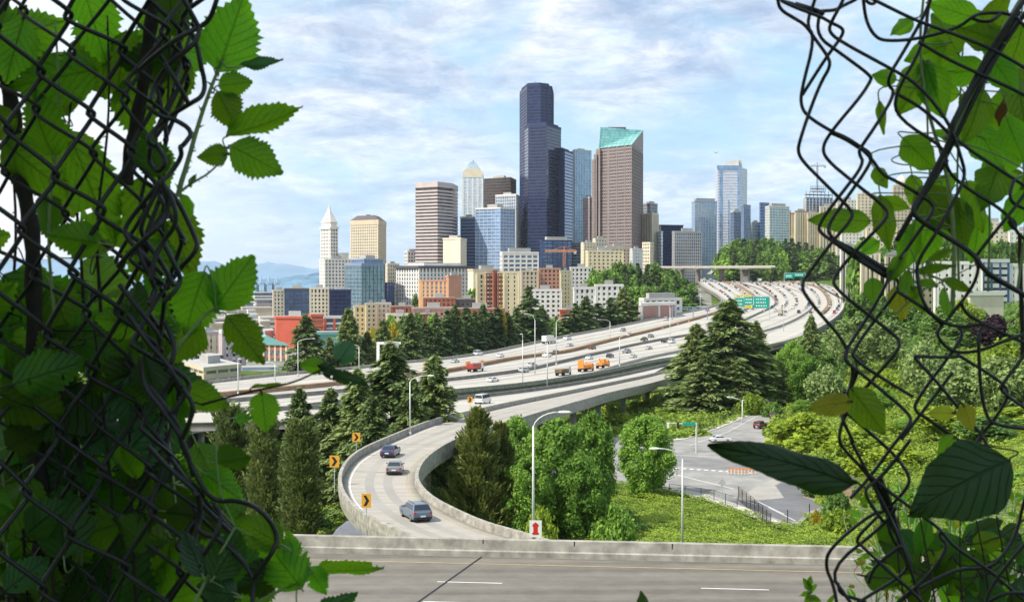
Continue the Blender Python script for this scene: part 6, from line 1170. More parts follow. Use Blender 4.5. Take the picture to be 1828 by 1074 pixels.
for k, (px, pb) in enumerate(((1406, 936), (1445, 925))):
    mb = MB(); mb.tube([(0, 0, 0), (0, 0, 2.2)], 0.07, 6); tag(mb.build('marker_post', M['trim'], None, False, PZ(px, pb, SZ)), ['dark marker post at the low tip of the street', 'dark marker post beside the orange leaved bush'][k], 'post')
mb = MB(); mb.box((0, 0, 1.0), (4.6, 0.4, 2.6), R(-12)); tag(mb.build('concrete_wall', M['conc_dark'], None, False, PZ(1500, 872, SZ)), 'dark stained concrete wall beside the street island', 'wall')
tree('yel0', 1459, 908, 20, d=193, label='small orange yellow bush at the tip of the street', cat='bush', name='bush')
# left of the ramp: small house and low concrete blocks
g = G(628, 176); e = empty('small_house', (g.x, g.y, -38.2)); tag(e, 'small brick house with a grey hipped roof under the ramp side', 'house'); z0 = P(628, 950, 176).z+38.2; z1 = P(628, 929, 176).z+38.2
q = MB(); q.box((0, 0, z0/2), (3.6, 4, z0)); q.build('wall', M['brick'], e); q = MB(); q.prism([(-2.4, -2.6), (2.4, -2.6), (2.4, 2.6), (-2.4, 2.6)], z0, z1, fp2=[(-0.7, -0.2), (0.9, -0.2), (0.9, 0.2), (-0.7, 0.2)]); q.build('roof', mat('slate_grey_roof', (0.16, 0.17, 0.2), 0.8, 0.2, 1), e)
for x in (-0.9, 0.9): q = MB(); q.box((x, -2.02, z0*0.6), (0.8, 0.08, 0.9)); q.build('window', M['cglass'], e)
for k, (px, py, w_) in enumerate(((586, 858, 3.6), (590, 874, 3.4), (584, 842, 3.2))):
    mb = MB(); b = PZ(px, py+8, -37.0); mb.box((0, 0, 0.45), (w_, 0.6, 0.9)); mb.box((0, 0, 0.98), (w_*1.02, 0.35, 0.16)); tag(mb.build('concrete_block', M['conc_old'], None, False, b), ['long grey concrete block left of the ramp, middle one', 'long grey concrete block left of the ramp, lowest one', 'long grey concrete block left of the ramp, top one'][k], 'concrete block', 'concrete blocks left of the ramp')
# bird in the sky
mb = MB(); mb.add([(-.9, 0, .35), (-.3, 0, .12), (0, 0, 0), (.3, 0, .12), (.85, 0, .5), (0, .5, -.05), (0, -.45, 0), (0, 0, -.12)], [(0, 1, 5), (1, 2, 5), (2, 3, 5), (3, 4, 5), (1, 6, 2), (2, 6, 3), (6, 7, 5), (6, 5, 7), (0, 5, 1), (3, 6, 4)]); tag(mb.build('bird', M['trim'], None, False, P(1279, 273, 330)), 'small dark bird flying left of the round capped tower', 'bird')
# ------------------------------------------------------------ torn wire fence close to the camera
M['wire'] = mat('black_coated_wire', (0.01, 0.01, 0.012), 0.45, 0.4, 60, spec=0.35, bump=0.1)
M['cane'] = mat('dark_woody_stem', (0.025, 0.02, 0.016), 0.9, 0.35, 40, bump=0.5)
M['gstem'] = mat('green_thorny_stem', (0.16, 0.22, 0.09), 0.6, 0.25, 30)
D0 = 1.5
rw = random.Random(77)
def wire(e, pts, r=2.1, d=D0, amp=0.006, ph=None, cls='wire'):
    ph = rw.uniform(0, 6) if ph is None else ph
    v = []
    for i, p in enumerate(pts): dd = d+amp*math.sin(ph+i*1.9)+(p[2] if len(p) > 2 else 0); v.append(P(p[0], p[1], dd))
    v = smooth_line(v, 2); o = e.location; mb = MB(); mb.tube([q-o for q in v], r/1000.0, 7); return mb.build(cls, M['wire'], e, True)
def fence_root(label, px, py, d): e = empty('wire_fence', P(px, py, d)); tag(e, label, 'fence'); return e
FR = fence_root('torn black chain link fence hanging loose along the right side', 1700, 1074, D0)
RW_ = [[(1388, -20), (1388, 0), (1393, 18), (1418, 33), (1438, 45), (1455, 70), (1478, 101), (1483, 118), (1465, 148), (1445, 199), (1428, 250), (1424, 270), (1433, 288), (1465, 320), (1496, 351), (1521, 376), (1521, 391), (1488, 428), (1438, 494), (1430, 513), (1449, 543), (1514, 616), (1508, 643), (1527, 659), (1559, 684), (1627, 740), (1624, 759), (1600, 786), (1555, 849), (1518, 889)],
 [(1390, -20), (1390, 0), (1418, 8), (1448, 20), (1483, 41), (1503, 50), (1506, 58), (1496, 75), (1476, 101), (1432, 170)], [(1395, 2), (1420, 14), (1450, 25), (1470, 33)],
 [(1458, -15), (1455, 0), (1439, 43), (1455, 68), (1430, 163), (1430, 191), (1443, 209), (1483, 234), (1538, 263), (1556, 275), (1553, 295), (1508, 358), (1478, 401), (1480, 421), (1521, 451), (1586, 491), (1605, 500), (1603, 519), (1562, 570), (1522, 627), (1524, 640), (1562, 667), (1630, 708)],
 [(1463, 20), (1458, 65), (1500, 95), (1556, 136), (1554, 145), (1536, 173), (1488, 229), (1467, 262), (1475, 285), (1521, 323), (1576, 366), (1586, 381), (1576, 398), (1526, 449), (1488, 494), (1489, 513), (1551, 562), (1600, 600), (1607, 613), (1600, 630), (1551, 684), (1508, 738), (1495, 784), (1510, 806), (1553, 849), (1580, 914)],
 [(1510, -15), (1506, 0), (1481, 45), (1481, 58), (1498, 73), (1581, 118), (1640, 150), (1698, 224), (1716, 283), (1723, 308), (1716, 333), (1675, 411), (1638, 464), (1636, 495), (1649, 546), (1681, 576), (1716, 584), (1759, 578)],
 [(1465, 20), (1491, 19), (1506, 10), (1528, 0), (1545, -15)], [(1541, -15), (1541, 0), (1546, 38), (1561, 65), (1581, 74), (1640, 70), (1711, 50), (1736, 30), (1753, 23), (1804, 23), (1828, 45), (1850, 70)], [(1736, 33), (1751, 39), (1771, 38), (1785, 26)],
 [(1545, 0), (1555, 9), (1566, 3), (1556, -6)], [(1530, -15), (1566, 3), (1610, 25), (1643, 40), (1700, 60), (1766, 85), (1811, 110), (1860, 140)],
 [(1668, -20), (1653, 23), (1610, 98), (1589, 131), (1584, 151), (1599, 166), (1566, 221), (1536, 264), (1533, 273), (1543, 293), (1500, 348), (1460, 401), (1465, 418), (1521, 451)],
 [(1660, -15), (1657, 18), (1648, 83), (1595, 171), (1603, 213), (1690, 266), (1688, 300), (1716, 330), (1796, 378), (1811, 406), (1821, 421), (1850, 440)],
 [(1640, 75), (1690, 105), (1746, 131), (1828, 168), (1860, 190)], [(1598, 166), (1650, 195), (1711, 255), (1811, 320), (1850, 345)], [(1536, 264), (1556, 283), (1576, 313), (1600, 323), (1643, 348), (1668, 366), (1663, 383), (1645, 406), (1600, 471), (1586, 491), (1586, 500), (1554, 559), (1508, 627), (1508, 643), (1527, 659), (1503, 740), (1505, 751), (1524, 789)],
 [(1843, -20), (1809, 28), (1766, 93), (1735, 150), (1700, 221), (1698, 249), (1643, 350), (1628, 373), (1635, 388), (1670, 411), (1741, 454), (1756, 484), (1816, 519), (1850, 540)], [(1850, 0), (1819, 38), (1785, 90), (1751, 151), (1708, 240), (1688, 280)],
 [(1860, 300), (1828, 348), (1799, 386), (1743, 454), (1741, 466), (1748, 480), (1735, 515), (1689, 573), (1676, 586), (1672, 600), (1700, 630), (1749, 627), (1800, 605), (1850, 590)], [(1811, 320), (1802, 345), (1806, 362), (1828, 372), (1850, 380)],
 [(1799, 386), (1815, 398), (1811, 412), (1800, 395)], [(1632, 636), (1695, 638), (1712, 636)], [(1632, 638), (1668, 676), (1730, 751), (1751, 773), (1765, 800)], [(1714, 586), (1719, 600), (1697, 632), (1632, 719), (1635, 735), (1651, 743), (1716, 789), (1780, 830)],
 [(1755, 583), (1749, 590), (1746, 608), (1751, 703), (1762, 743), (1773, 757), (1828, 765), (1860, 770)], [(1708, 632), (1789, 681), (1803, 705), (1773, 751), (1751, 776), (1740, 800)], [(1860, 590), (1828, 635), (1786, 689), (1789, 700), (1828, 727), (1850, 740)], [(1600, 519), (1649, 549), (1681, 578)], [(1760, 488), (1778, 500), (1828, 527), (1860, 545)], [(1716, 540), (1722, 557), (1751, 576), (1828, 611), (1860, 628)],
 [(1518, 784), (1550, 846), (1585, 914), (1609, 973), (1630, 1027), (1650, 1100)], [(1609, 784), (1650, 730), (1700, 665)], [(1626, 784), (1569, 857), (1539, 873), (1564, 914), (1577, 930)], [(1513, 738), (1573, 789), (1601, 816), (1626, 851), (1618, 873), (1580, 914), (1558, 914), (1480, 978), (1473, 1011), (1488, 1043), (1496, 1090)],
 [(1600, 905), (1577, 938), (1477, 1016), (1515, 1070), (1530, 1090)], [(1566, 922), (1526, 962), (1537, 973), (1596, 1027), (1628, 1054), (1660, 1090)], [(1555, 849), (1590, 880), (1580, 941), (1620, 1000), (1618, 1022), (1534, 1073), (1510, 1090)], [(1553, 849), (1600, 887), (1640, 915), (1681, 946), (1700, 973), (1762, 1014), (1803, 1049), (1840, 1080)], [(1681, 946), (1676, 958), (1695, 973), (1654, 1033), (1605, 1070), (1590, 1090)],
 [(1850, 850), (1827, 892), (1816, 952), (1784, 1000), (1762, 1014), (1716, 1014), (1681, 1027), (1608, 1068), (1590, 1095)], [(1850, 950), (1828, 970), (1762, 1054), (1760, 1090)], [(1745, 1090), (1762, 1074), (1795, 1057), (1828, 1057), (1850, 1065)], [(1496, 1040), (1500, 1060), (1530, 1068), (1545, 1074)], [(1609, 973), (1560, 1010), (1550, 1040)]]
for k, w_ in enumerate(RW_): wire(FR, w_, 2.05 if k not in (16, 17) else 3.0, D0+0.012*math.sin(k*2.3))
# doubled, twisted stretches where loose wires lie against each other
for w_ in ([(1483, 236), (1510, 247), (1536, 264)], [(1480, 424), (1521, 455), (1560, 480), (1590, 497)], [(1490, 430), (1530, 450), (1590, 487)], [(1420, 8), (1450, 17), (1470, 24)], [(1530, 662), (1515, 700), (1503, 745)], [(1562, 860), (1575, 885), (1588, 925), (1600, 950)], [(1570, 850), (1590, 900), (1605, 960), (1625, 1005)], [(1820, 20), (1770, 100), (1740, 150), (1700, 225)], [(1690, 285), (1645, 352), (1600, 430)]): wire(FR, w_, 3.1, D0+0.01, cls='twisted_wire')
def lattice(e, e1, e2, o0, nk, nm, inside, warp, r=2.15, d=D0, dj=0.0):
    for k in range(nk[0], nk[1]):
        p = np.array(o0, float)+np.array(e1)*k-(np.array(e1)+np.array(e2))*round(k*np.dot(e1, [0, 1])/(e1[1]+e2[1])); seg = []
        for m in range(nm[0], nm[1]):
            for s in (0, 1):
                c = p+(np.array(e1)+np.array(e2))*m+(np.array(e1)*s); out = 1 if s else -1
                for t_ in (-6, 6):           # rounded corner hooked past its neighbour
                    a = c+np.array([out*6.5, t_*0.9]); q = warp(a[0], a[1], k, m)
                    if inside(a[0], a[1]): seg.append((q[0], q[1], q[2]+(0.004 if (t_ > 0) == (s > 0) else -0.004)))
                    elif len(seg) > 1: wire(e, seg, r, d+dj, 0.001); seg = []
                    else: seg = []
        if len(seg) > 1: wire(e, seg, r, d+dj, 0.001)
lattice(FR, (84, 75), (-54, 104), (1900, 20), (-4, 10), (-9, 14), lambda x, y: 1850 < x < 2480 and -500 < y < 1900, lambda x, y, k, m: (x+6*math.sin(y*0.01), y+5*math.sin(x*0.02), 0.02*math.sin(x*0.01+y*0.006)), 2.1, 1.5)
for root_, px_, d_ in ((FR, 2500, 1.5), (None, -470, 1.46)):
    q = P(px_, 1074, d_); mb = MB(); mb.tube([(0, 0, -1.75-q.z), (0, 0, 1.1-q.z)], 0.03, 12); b = mb.build('post', M['galv'], None, True)
    if root_: b.parent = root_; b.location = q-root_.location
    else: LPOST = (b, q)
XBL = ([-60, 0, 90, 180, 260, 330, 430, 480, 560, 640, 700, 780, 860, 920, 960, 1020, 1120], [388, 385, 366, 350, 318, 332, 352, 330, 320, 345, 350, 340, 362, 420, 450, 445, 440])
def xb(y): return float(np.interp(y, *XBL))
def warpL(seed, sq=95):
    def f(x, y, k, m):
        x2 = x+7*math.sin(y*0.012+seed)+5*math.sin(x*0.03+y*0.02+seed*2); y2 = y+8*math.sin(x*0.017+seed*1.3)+4*math.sin(y*0.05+k+seed)
        b = xb(y2)-4; s = b-x2
        if s < sq: x2 = b-sq*math.exp((s-sq)/sq*0.9)*0.98 if s > -3*sq else b
        return (x2, y2, 0.03*math.sin(x*0.008+seed)+0.02*math.sin(y*0.011+seed)+max(0, (sq-s))*0.00025)
    return f
FL1 = fence_root('black chain link fence full of bramble leaves along the left side', 100, 1074, 1.45)
lattice(FL1, (84, 75), (-54, 104), (124, 20), (-10, 9), (-8, 14), lambda x, y: -460 < x < xb(y)+95 and (-120 < y < 1180 or x < -30 and -500 < y < 1900), warpL(0.0), 2.7, 1.45)
LPOST[0].parent = FL1; LPOST[0].location = LPOST[1]-FL1.location
FL2 = fence_root('second, folded back layer of black chain link behind the left fence', 150, 1074, 1.5)
lattice(FL2, (93, 78), (-57, 105), (39, 20), (-6, 8), (-3, 9), lambda x, y: -300 < x < xb(y)+70 and -120 < y < 1180, warpL(2.1, 110), 2.3, 1.5, 0.02)
LW_ = [[(392, -15), (387, 0), (376, 33), (358, 49), (321, 65), (275, 100), (250, 123)], [(366, -5), (326, 23), (327, 38), (351, 75), (358, 113), (367, 151), (361, 173), (341, 184), (308, 204), (275, 231), (262, 250), (275, 262)], [(320, -15), (348, 35), (357, 53), (348, 80), (300, 113), (275, 153), (268, 180)], [(295, 113), (318, 150), (336, 184)], [(262, 190), (290, 210), (308, 211), (346, 234), (328, 259), (322, 262)], [(278, 258), (298, 288), (283, 310), (265, 290), (268, 262)], [(322, 262), (325, 280), (300, 315), (288, 322), (298, 350), (300, 381), (283, 406), (240, 441), (210, 476)],
 [(288, 322), (311, 361), (316, 401), (290, 431), (275, 465), (268, 501)], [(295, 333), (318, 358), (348, 421), (353, 441), (341, 459), (323, 476), (295, 516)], [(245, 443), (263, 484), (278, 516), (278, 524), (265, 543)], [(293, 436), (318, 484), (323, 501), (312, 520), (290, 540)], [(213, 508), (254, 559), (284, 595), (286, 616), (273, 640)], [(294, 573), (313, 616), (308, 646), (294, 660)], [(276, 638), (327, 667), (340, 689), (332, 702), (308, 737)], [(300, 659), (327, 694), (348, 724), (335, 762), (324, 783)], [(265, 689), (294, 724), (319, 759), (323, 792), (339, 824), (366, 878), (388, 895), (423, 892), (460, 905), (487, 935), (496, 962), (487, 984), (466, 1013), (452, 1035), (450, 1095)],
 [(353, 881), (358, 905), (350, 938), (358, 951), (385, 959), (412, 978), (439, 1008), (451, 1030)], [(382, 900), (397, 919), (385, 957), (363, 989)], [(263, 795), (298, 833), (347, 873), (353, 885)], [(288, 322), (270, 345), (225, 400), (222, 420), (250, 450), (290, 490)], [(288, 325), (250, 400), (255, 425), (290, 470), (310, 510)], [(228, 560), (262, 610), (300, 650), (325, 690)], [(250, 640), (255, 690), (290, 730), (330, 790), (345, 850)]]
for k, w_ in enumerate(LW_): wire(FL1, w_, 2.7, 1.42+0.01*math.sin(k*1.7))

lattice(FL2, (70, 62), (-66, 92), (300, 60), (-1, 4), (-2, 9), lambda x, y: xb(y)-170 < x < xb(y)+30 and -120 < y < 1180, warpL(4.4, 60), 2.4, 1.46, -0.01)
# ------------------------------------------------------------ leaves close to the camera
def leafmat(name, c, tr, rough=0.45, vein=1.25, tf=0.55):
    m = bpy.data.materials.new(name); m.use_nodes = True; nt = m.node_tree; N = nt.nodes; L = nt.links; b = N['Principled BSDF']; b.inputs['Roughness'].default_value = rough+0.12; b.inputs['Specular IOR Level'].default_value = 0.28
    uv = N.new('ShaderNodeUVMap'); uv.uv_map = 'uv'; sp = N.new('ShaderNodeSeparateXYZ'); L.new(uv.outputs[0], sp.inputs[0])
    def mth(op, a, b_=None, c_=None):
        n = N.new('ShaderNodeMath'); n.operation = op
        for i, s in enumerate((a, b_, c_)):
            if s is None: continue
            if isinstance(s, (int, float)): n.inputs[i].default_value = s
            else: L.new(s, n.inputs[i])
        return n.outputs[0]
    au = mth('ABSOLUTE', sp.outputs[0]); side = mth('ABSOLUTE', mth('SUBTRACT', mth('FRACT', mth('SUBTRACT', mth('MULTIPLY', sp.outputs[1], 8), mth('MULTIPLY', au, 2.6))), 0.5))
    v1 = mth('SUBTRACT', 1, mth('MINIMUM', 1, mth('MULTIPLY', au, 18))); v2 = mth('SUBTRACT', 1, mth('MINIMUM', 1, mth('MULTIPLY', side, 11))); vv = mth('MAXIMUM', v1, mth('MULTIPLY', v2, 0.75))
    tc = N.new('ShaderNodeTexCoord'); ns = N.new('ShaderNodeTexNoise'); ns.inputs['Scale'].default_value = 30; ns.inputs['Detail'].default_value = 4; L.new(tc.outputs['Object'], ns.inputs[0])
    oi = N.new('ShaderNodeObjectInfo'); var = mth('ADD', mth('MULTIPLY', oi.outputs['Random'], 0.7), mth('MULTIPLY', ns.outputs[0], 0.55)); val = mth('MULTIPLY_ADD', var, 1.1, 0.28)
    def col(cc, k):
        h = N.new('ShaderNodeHueSaturation'); h.inputs['Color'].default_value = (*cc, 1); L.new(mth('MULTIPLY', val, mth('MULTIPLY_ADD', vv, k-1, 1)), h.inputs['Value']); L.new(mth('MULTIPLY_ADD', oi.outputs['Random'], 0.035, 0.485), h.inputs['Hue']); return h.outputs[0]
    L.new(col(c, vein), b.inputs['Base Color']); bp = N.new('ShaderNodeBump'); bp.inputs['Strength'].default_value = 0.8; bp.inputs['Distance'].default_value = 0.004; L.new(vv, bp.inputs['Height']); bp.invert = True; L.new(bp.outputs[0], b.inputs['Normal'])
    t = N.new('ShaderNodeBsdfTranslucent'); L.new(col(tr, 0.5), t.inputs[0]); mx = N.new('ShaderNodeMixShader'); mx.inputs[0].default_value = tf; L.new(b.outputs[0], mx.inputs[1]); L.new(t.outputs[0], mx.inputs[2]); L.new(mx.outputs[0], N['Material Output'].inputs[0]); return m
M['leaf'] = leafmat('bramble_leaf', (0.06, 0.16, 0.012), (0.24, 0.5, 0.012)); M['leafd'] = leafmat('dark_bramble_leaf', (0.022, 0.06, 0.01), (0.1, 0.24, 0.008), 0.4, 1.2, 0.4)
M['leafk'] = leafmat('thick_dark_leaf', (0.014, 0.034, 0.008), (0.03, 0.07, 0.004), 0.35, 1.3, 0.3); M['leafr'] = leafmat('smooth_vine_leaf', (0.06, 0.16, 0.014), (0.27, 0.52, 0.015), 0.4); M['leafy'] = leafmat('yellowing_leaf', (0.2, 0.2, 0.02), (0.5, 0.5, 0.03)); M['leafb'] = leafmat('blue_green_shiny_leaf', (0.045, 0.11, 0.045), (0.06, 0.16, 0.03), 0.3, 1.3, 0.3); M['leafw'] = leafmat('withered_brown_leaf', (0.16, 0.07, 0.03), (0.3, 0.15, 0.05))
def leaf_mesh(seed, serr=0.05, wid=0.62, curl=0.25, fold=0.25, tipk=1.6, holes=False):
    rs = np.random.RandomState(seed); nv, nu = 26, 7; V = []; UV = []
    for i in range(nv+1):
        v = i/nv; w_ = wid/2*(math.sin(math.pi*v**0.78)**0.8)*(1-0.25*v**3) if 0 < v < 1 else 0.0; w_ *= 1+0.05*math.sin(v*17+seed)
        for j in range(-nu//2+1, nu//2+1):
            u = j/(nu//2); s = 1.0
            if abs(j) == nu//2: s = 1+serr*(1.8 if i % 2 else -0.6)+rs.randn()*serr*0.35
            x = u*w_*s; z = -fold*abs(u)*w_*0.9-curl*(v-0.4)**2+0.035*math.sin(v*9+seed+u*2)*abs(u)+0.02*math.sin(u*5+seed)
            V.append((x, v+(serr*0.35*abs(u) if abs(j) == nu//2 and i % 2 else 0), z)); UV.append((u*min(1, 0.25+w_/(wid/2)), v))
    n = 2*(nu//2)+1; idx = np.arange(len(V)).reshape(nv+1, n); q = np.stack([idx[:-1, :-1], idx[:-1, 1:], idx[1:, 1:], idx[1:, :-1]], -1).reshape(-1, 4)
    if holes: q = np.array([f for f in q if rs.rand() > 0.012])
    me = npmesh('leaf', V, q, M['leaf'], smooth=True); uvl = me.uv_layers.new(name='uv'); li = np.empty(len(me.loops), dtype=np.int32); me.loops.foreach_get('vertex_index', li); uvl.data.foreach_set('uv', np.array(UV, dtype=np.float32)[li].ravel()); return me
LB = [leaf_mesh(k, 0.075, 0.70+0.05*(k % 3), 0.15+0.16*(k % 3), 0.25+0.25*(k % 2), holes=k % 3 == 0) for k in range(8)]; LS = [leaf_mesh(20+k, 0.012, 0.56+0.06*(k % 3), 0.15+0.12*(k % 3), 0.2) for k in range(5)]
def leaf(plant, px, py, Lp, ang, d=D0, wid=1.0, mt='leaf', lib=None, tilt=None, roll=None, rnd=random.Random(3)):
    """a leaf centred on the ray through (px,py), Lp long in pixels at distance d, its tip towards ang (degrees, anticlockwise from right)"""
    lib = lib or LB; me = rnd.choice(lib); o = bpy.data.objects.new('leaf', me); COL.objects.link(o); o.parent = plant
    Lm = Lp/F*d; tl = R(rnd.uniform(-35, 35) if tilt is None else tilt); rl = R(rnd.uniform(-30, 30) if roll is None else roll); a = R(ang)
    Y_ = Vector((math.cos(a)*math.cos(tl), math.sin(tl), math.sin(a)*math.cos(tl))); Zc = Vector((0, -1, 0)); Xv = Y_.cross(Zc).normalized(); Zv = Xv.cross(Y_).normalized(); rm = Matrix.Rotation(rl, 3, Y_); Xv = rm@Xv; Zv = rm@Zv
    m = Matrix((Xv, Y_, Zv)).transposed().to_4x4(); c = P(px, py, d)-Y_*Lm*0.5; m.translation = c-plant.location; s = Matrix.Diagonal((Lm*wid, Lm, Lm, 1)); o.matrix_basis = m@s
    o.material_slots[0].link = 'OBJECT'; o.material_slots[0].material = M[mt]; return c-plant.location, Y_, Lm
def plant(name, label, cat, stem, leaves, d=D0, rad=3, sm='gstem', lib=None, group=None, thorn=False):
    base = P(stem[0][0], stem[0][1], d+(stem[0][2] if len(stem[0]) > 2 else 0)); e = empty(name, base); tag(e, label, cat, group); mb = MB()
    sp = smooth_line([P(p[0], p[1], d+(p[2] if len(p) > 2 else 0))-base for p in stem], 2); n = len(sp); mb.tube(sp, [rad/1000*(1-0.55*i/n) for i in range(n)], 8)
    if thorn:
        for i in range(2, n-1, 1): t = Vector((rw.uniform(-1, 1), rw.uniform(-.4, .4), rw.uniform(-1, 1))).normalized(); mb.tube([sp[i], sp[i]+t*rad/1000*2.6], [rad/1000*0.5, 0.0002], 4)
    for q in leaves:
        kw = dict(q[6]) if len(q) > 6 else {}
        if lib is LS: kw.setdefault('mt', 'leafr')
        b, y, l = leaf(e, q[0], q[1], q[2], q[3], d+(q[4] if len(q) > 4 else 0), q[5] if len(q) > 5 else 1.0, lib=lib, **kw)
        near = min(sp, key=lambda s: (s-b).length); dl = (near-b).length
        mb.tube(smooth_line([b+y*0.004, b-y*min(0.02, dl*0.3), b.lerp(near, 0.6)-y*min(0.02, dl*0.25)+Vector((0, 0.006, -0.004)), near], 2), 0.0009, 5)
    mb.build('stem', M[sm], e, True); return e
K = lambda **k: k
# hero canes at the left
plant('bramble', 'bramble cane arching out against the sky at the upper left with toothed leaflets', 'bramble', [(318, 352), (322, 330), (335, 290), (350, 235), (368, 180), (385, 135), (398, 108)],
      [(413, 58, 150, 72, 0, 1.05, K(tilt=5, roll=12)), (470, 118, 84, 8, 0, 0.45, K(tilt=30, roll=60, mt='leafb')), (420, 150, 62, 8, 0, 0.95, K(tilt=10, roll=10)), (405, 196, 78, -62, 0, 1.0, K(tilt=0, roll=0)), (328, 372, 52, -80, 0, .9, K(mt='leaf'))], 1.47, 3.4, thorn=True)
plant('bramble', 'thin bramble shoot with three leaflets pointing right into the sky', 'bramble', [(322, 342), (345, 325), (370, 312), (398, 285), (407, 262)], [(470, 222, 150, 17, 0, 0.52, K(tilt=-10, roll=35)), (457, 284, 106, -28, 0, 0.9, K(tilt=5, roll=-5)), (379, 277, 60, 188, 0, 0.95, K(tilt=10, roll=0)), (344, 318, 26, 60, 0, .6)], 1.46, 1.6, thorn=True)
plant('bramble', 'bramble shoot whose two leaves stand in front of the far harbour', 'bramble', [(300, 640), (340, 590), (372, 556), (385, 552)], [(418, 503, 118, 55, 0, 0.95, K(tilt=5, roll=5)), (437, 606, 112, -52, 0, 0.88, K(tilt=-5, roll=5)), (345, 545, 128, 250, 0, .95, K(tilt=10, roll=0)), (330, 610, 100, 230, 0.02, .9)], 1.45, 2.2, thorn=True)
plant('bramble', 'thin dark shoot reaching right over the freeway with small young leaves', 'bramble', [(360, 722), (420, 705), (470, 694), (520, 684), (565, 664), (600, 646), (612, 640)], [(471, 735, 74, -84, 0, 1.1, K(tilt=0, roll=0)), (480, 690, 62, 2, 0, 0.35, K(tilt=20, roll=50)), (557, 653, 46, 178, 0, .9, K(tilt=0, roll=0)), (618, 626, 52, 55, 0, 1.0, K(mt='leafb', tilt=20, roll=10)), (616, 676, 84, -14, 0, 0.5, K(mt='leafb', tilt=10, roll=20)), (588, 661, 44, -30, 0, .6, K(mt='leafb')), (366, 712, 84, -20, 0, .9)], 1.45, 1.5, sm='cane')
plant('bramble', 'low bramble shoot spreading toothed leaves over the foreground road', 'bramble', [(420, 1100), (470, 1066), (520, 1045), (548, 1026), (560, 1018)], [(500, 1000, 130, 130, 0, .95, K(tilt=10, roll=0)), (622, 1019, 132, 4, 0, 0.5, K(tilt=-15, roll=35, mt='leaf')), (567, 1036, 60, -60, 0, 1.0, K(tilt=0, roll=0)), (600, 1078, 100, 25, 0, .6, K(mt='leafd')), (470, 1040, 100, 200, 0, .9, K(mt='leafd')), (455, 1062, 90, 240, 0.02, .9), (520, 975, 60, 100, 0.01, .8)], 1.44, 1.8)
plant('bramble', 'bramble with pleated blue green leaves at the bottom of the left fence', 'bramble', [(330, 1110), (360, 1050), (385, 1000), (420, 940)], [(384, 1056, 84, 170, 0, .95, K(mt='leafb', tilt=10, roll=0)), (462, 948, 100, 150, 0, .9, K(tilt=0, roll=5)), (410, 985, 110, 60, 0, .9, K(mt='leafd')), (345, 985, 100, 120, 0, .7, K(mt='leafb')), (436, 1010, 110, 20, 0.02, .9, K(mt='leafd')), (400, 870, 90, -40, 0.01, .9), (370, 830, 100, -60, 0.02, .9), (412, 822, 80, 10, 0, .9, K(mt='leafd')), (435, 745, 36, 0, 0, .9)], 1.43, 2.4)
# leafy mass woven into the left fence
rl = random.Random(12); NP = 16; stems = []
for k in range(NP):
    x0 = -60+(k % 8)*52+rl.uniform(-15, 15); up = k < 8
    st = [(x0+rl.uniform(-10, 10), (560 if up else 1110)), (x0+rl.uniform(-20, 20), (400 if up else 930)), (x0+rl.uniform(-30, 30), (220 if up else 750)), (x0+rl.uniform(-30, 30), (40 if up else 590))]
    lv = []; cnt = 5 if up else 20
    for i in range(cnt):
        y = rl.uniform(-30, 560) if up else rl.uniform(540, 1090); x = x0+rl.uniform(-55, 55); lim = xb(y)-18
        if y > 900: lim = 470
        elif y > 780: lim = 420
        if x > lim: x = lim-rl.uniform(0, 60)
        if up and 195 < x < 285 and y < 60: continue
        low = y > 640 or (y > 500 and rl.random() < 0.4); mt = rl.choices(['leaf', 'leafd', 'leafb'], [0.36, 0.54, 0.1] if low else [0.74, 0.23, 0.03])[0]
        lv.append((x, y, rl.uniform(85, 150), rl.uniform(0, 360), rl.uniform(0.0, 0.16) if rl.random() < .8 else rl.uniform(-0.1, 0), rl.uniform(.85, 1.05), K(mt=mt, rnd=rl)))
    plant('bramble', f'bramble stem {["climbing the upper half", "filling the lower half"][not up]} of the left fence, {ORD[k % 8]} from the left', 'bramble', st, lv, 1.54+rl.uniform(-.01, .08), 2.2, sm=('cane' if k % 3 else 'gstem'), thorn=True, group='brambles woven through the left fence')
for k, (x, y, l, a, b_) in enumerate([(90, 140, 175, 190, .8), (168, 45, 150, -75, .9), (40, 60, 150, 20, .9), (215, 120, 130, -100, .8), (165, 345, 200, -70, .75), (245, 410, 190, -95, .8), (60, 300, 150, -40, .9), (240, 200, 120, -70, .9), (290, 60, 150, -80, .9), (310, 150, 110, -100, .9), (285, 300, 90, -80, .8), (320, 430, 150, -75, .8)]): leaf(bpy.data.objects['bramble.008'], x, y, l, a, 1.56, b_, tilt=5, roll=5)
for k in range(6):   # thicket further behind the lower left
    x0 = -120+k*95; st = [(x0, 1130), (x0+rl.uniform(-20, 20), 950), (x0+rl.uniform(-40, 40), 790)]; lv = []
    for i in range(34):
        x = x0+rl.uniform(-75, 75); y = rl.uniform(760+max(0, (x-250))*0.8, 1110)
        if x > 455: continue
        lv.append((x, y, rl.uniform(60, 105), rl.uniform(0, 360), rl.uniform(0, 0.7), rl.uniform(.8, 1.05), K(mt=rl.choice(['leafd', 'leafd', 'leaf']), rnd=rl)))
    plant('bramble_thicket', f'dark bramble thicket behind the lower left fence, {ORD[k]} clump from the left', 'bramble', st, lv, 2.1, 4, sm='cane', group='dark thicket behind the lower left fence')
def woody(label, pts, rpx, d):
    b = P(*pts[0][:2], d); mb = MB(); v = smooth_line([P(p[0], p[1], d)-b for p in pts], 2); n = len(v); mb.tube(v, [rpx/F*d*(1+0.12*math.sin(i*1.3)) for i in range(n)], 10); o = mb.build('woody_stem', M['cane'], None, True, b); tag(o, label, 'stem'); return o
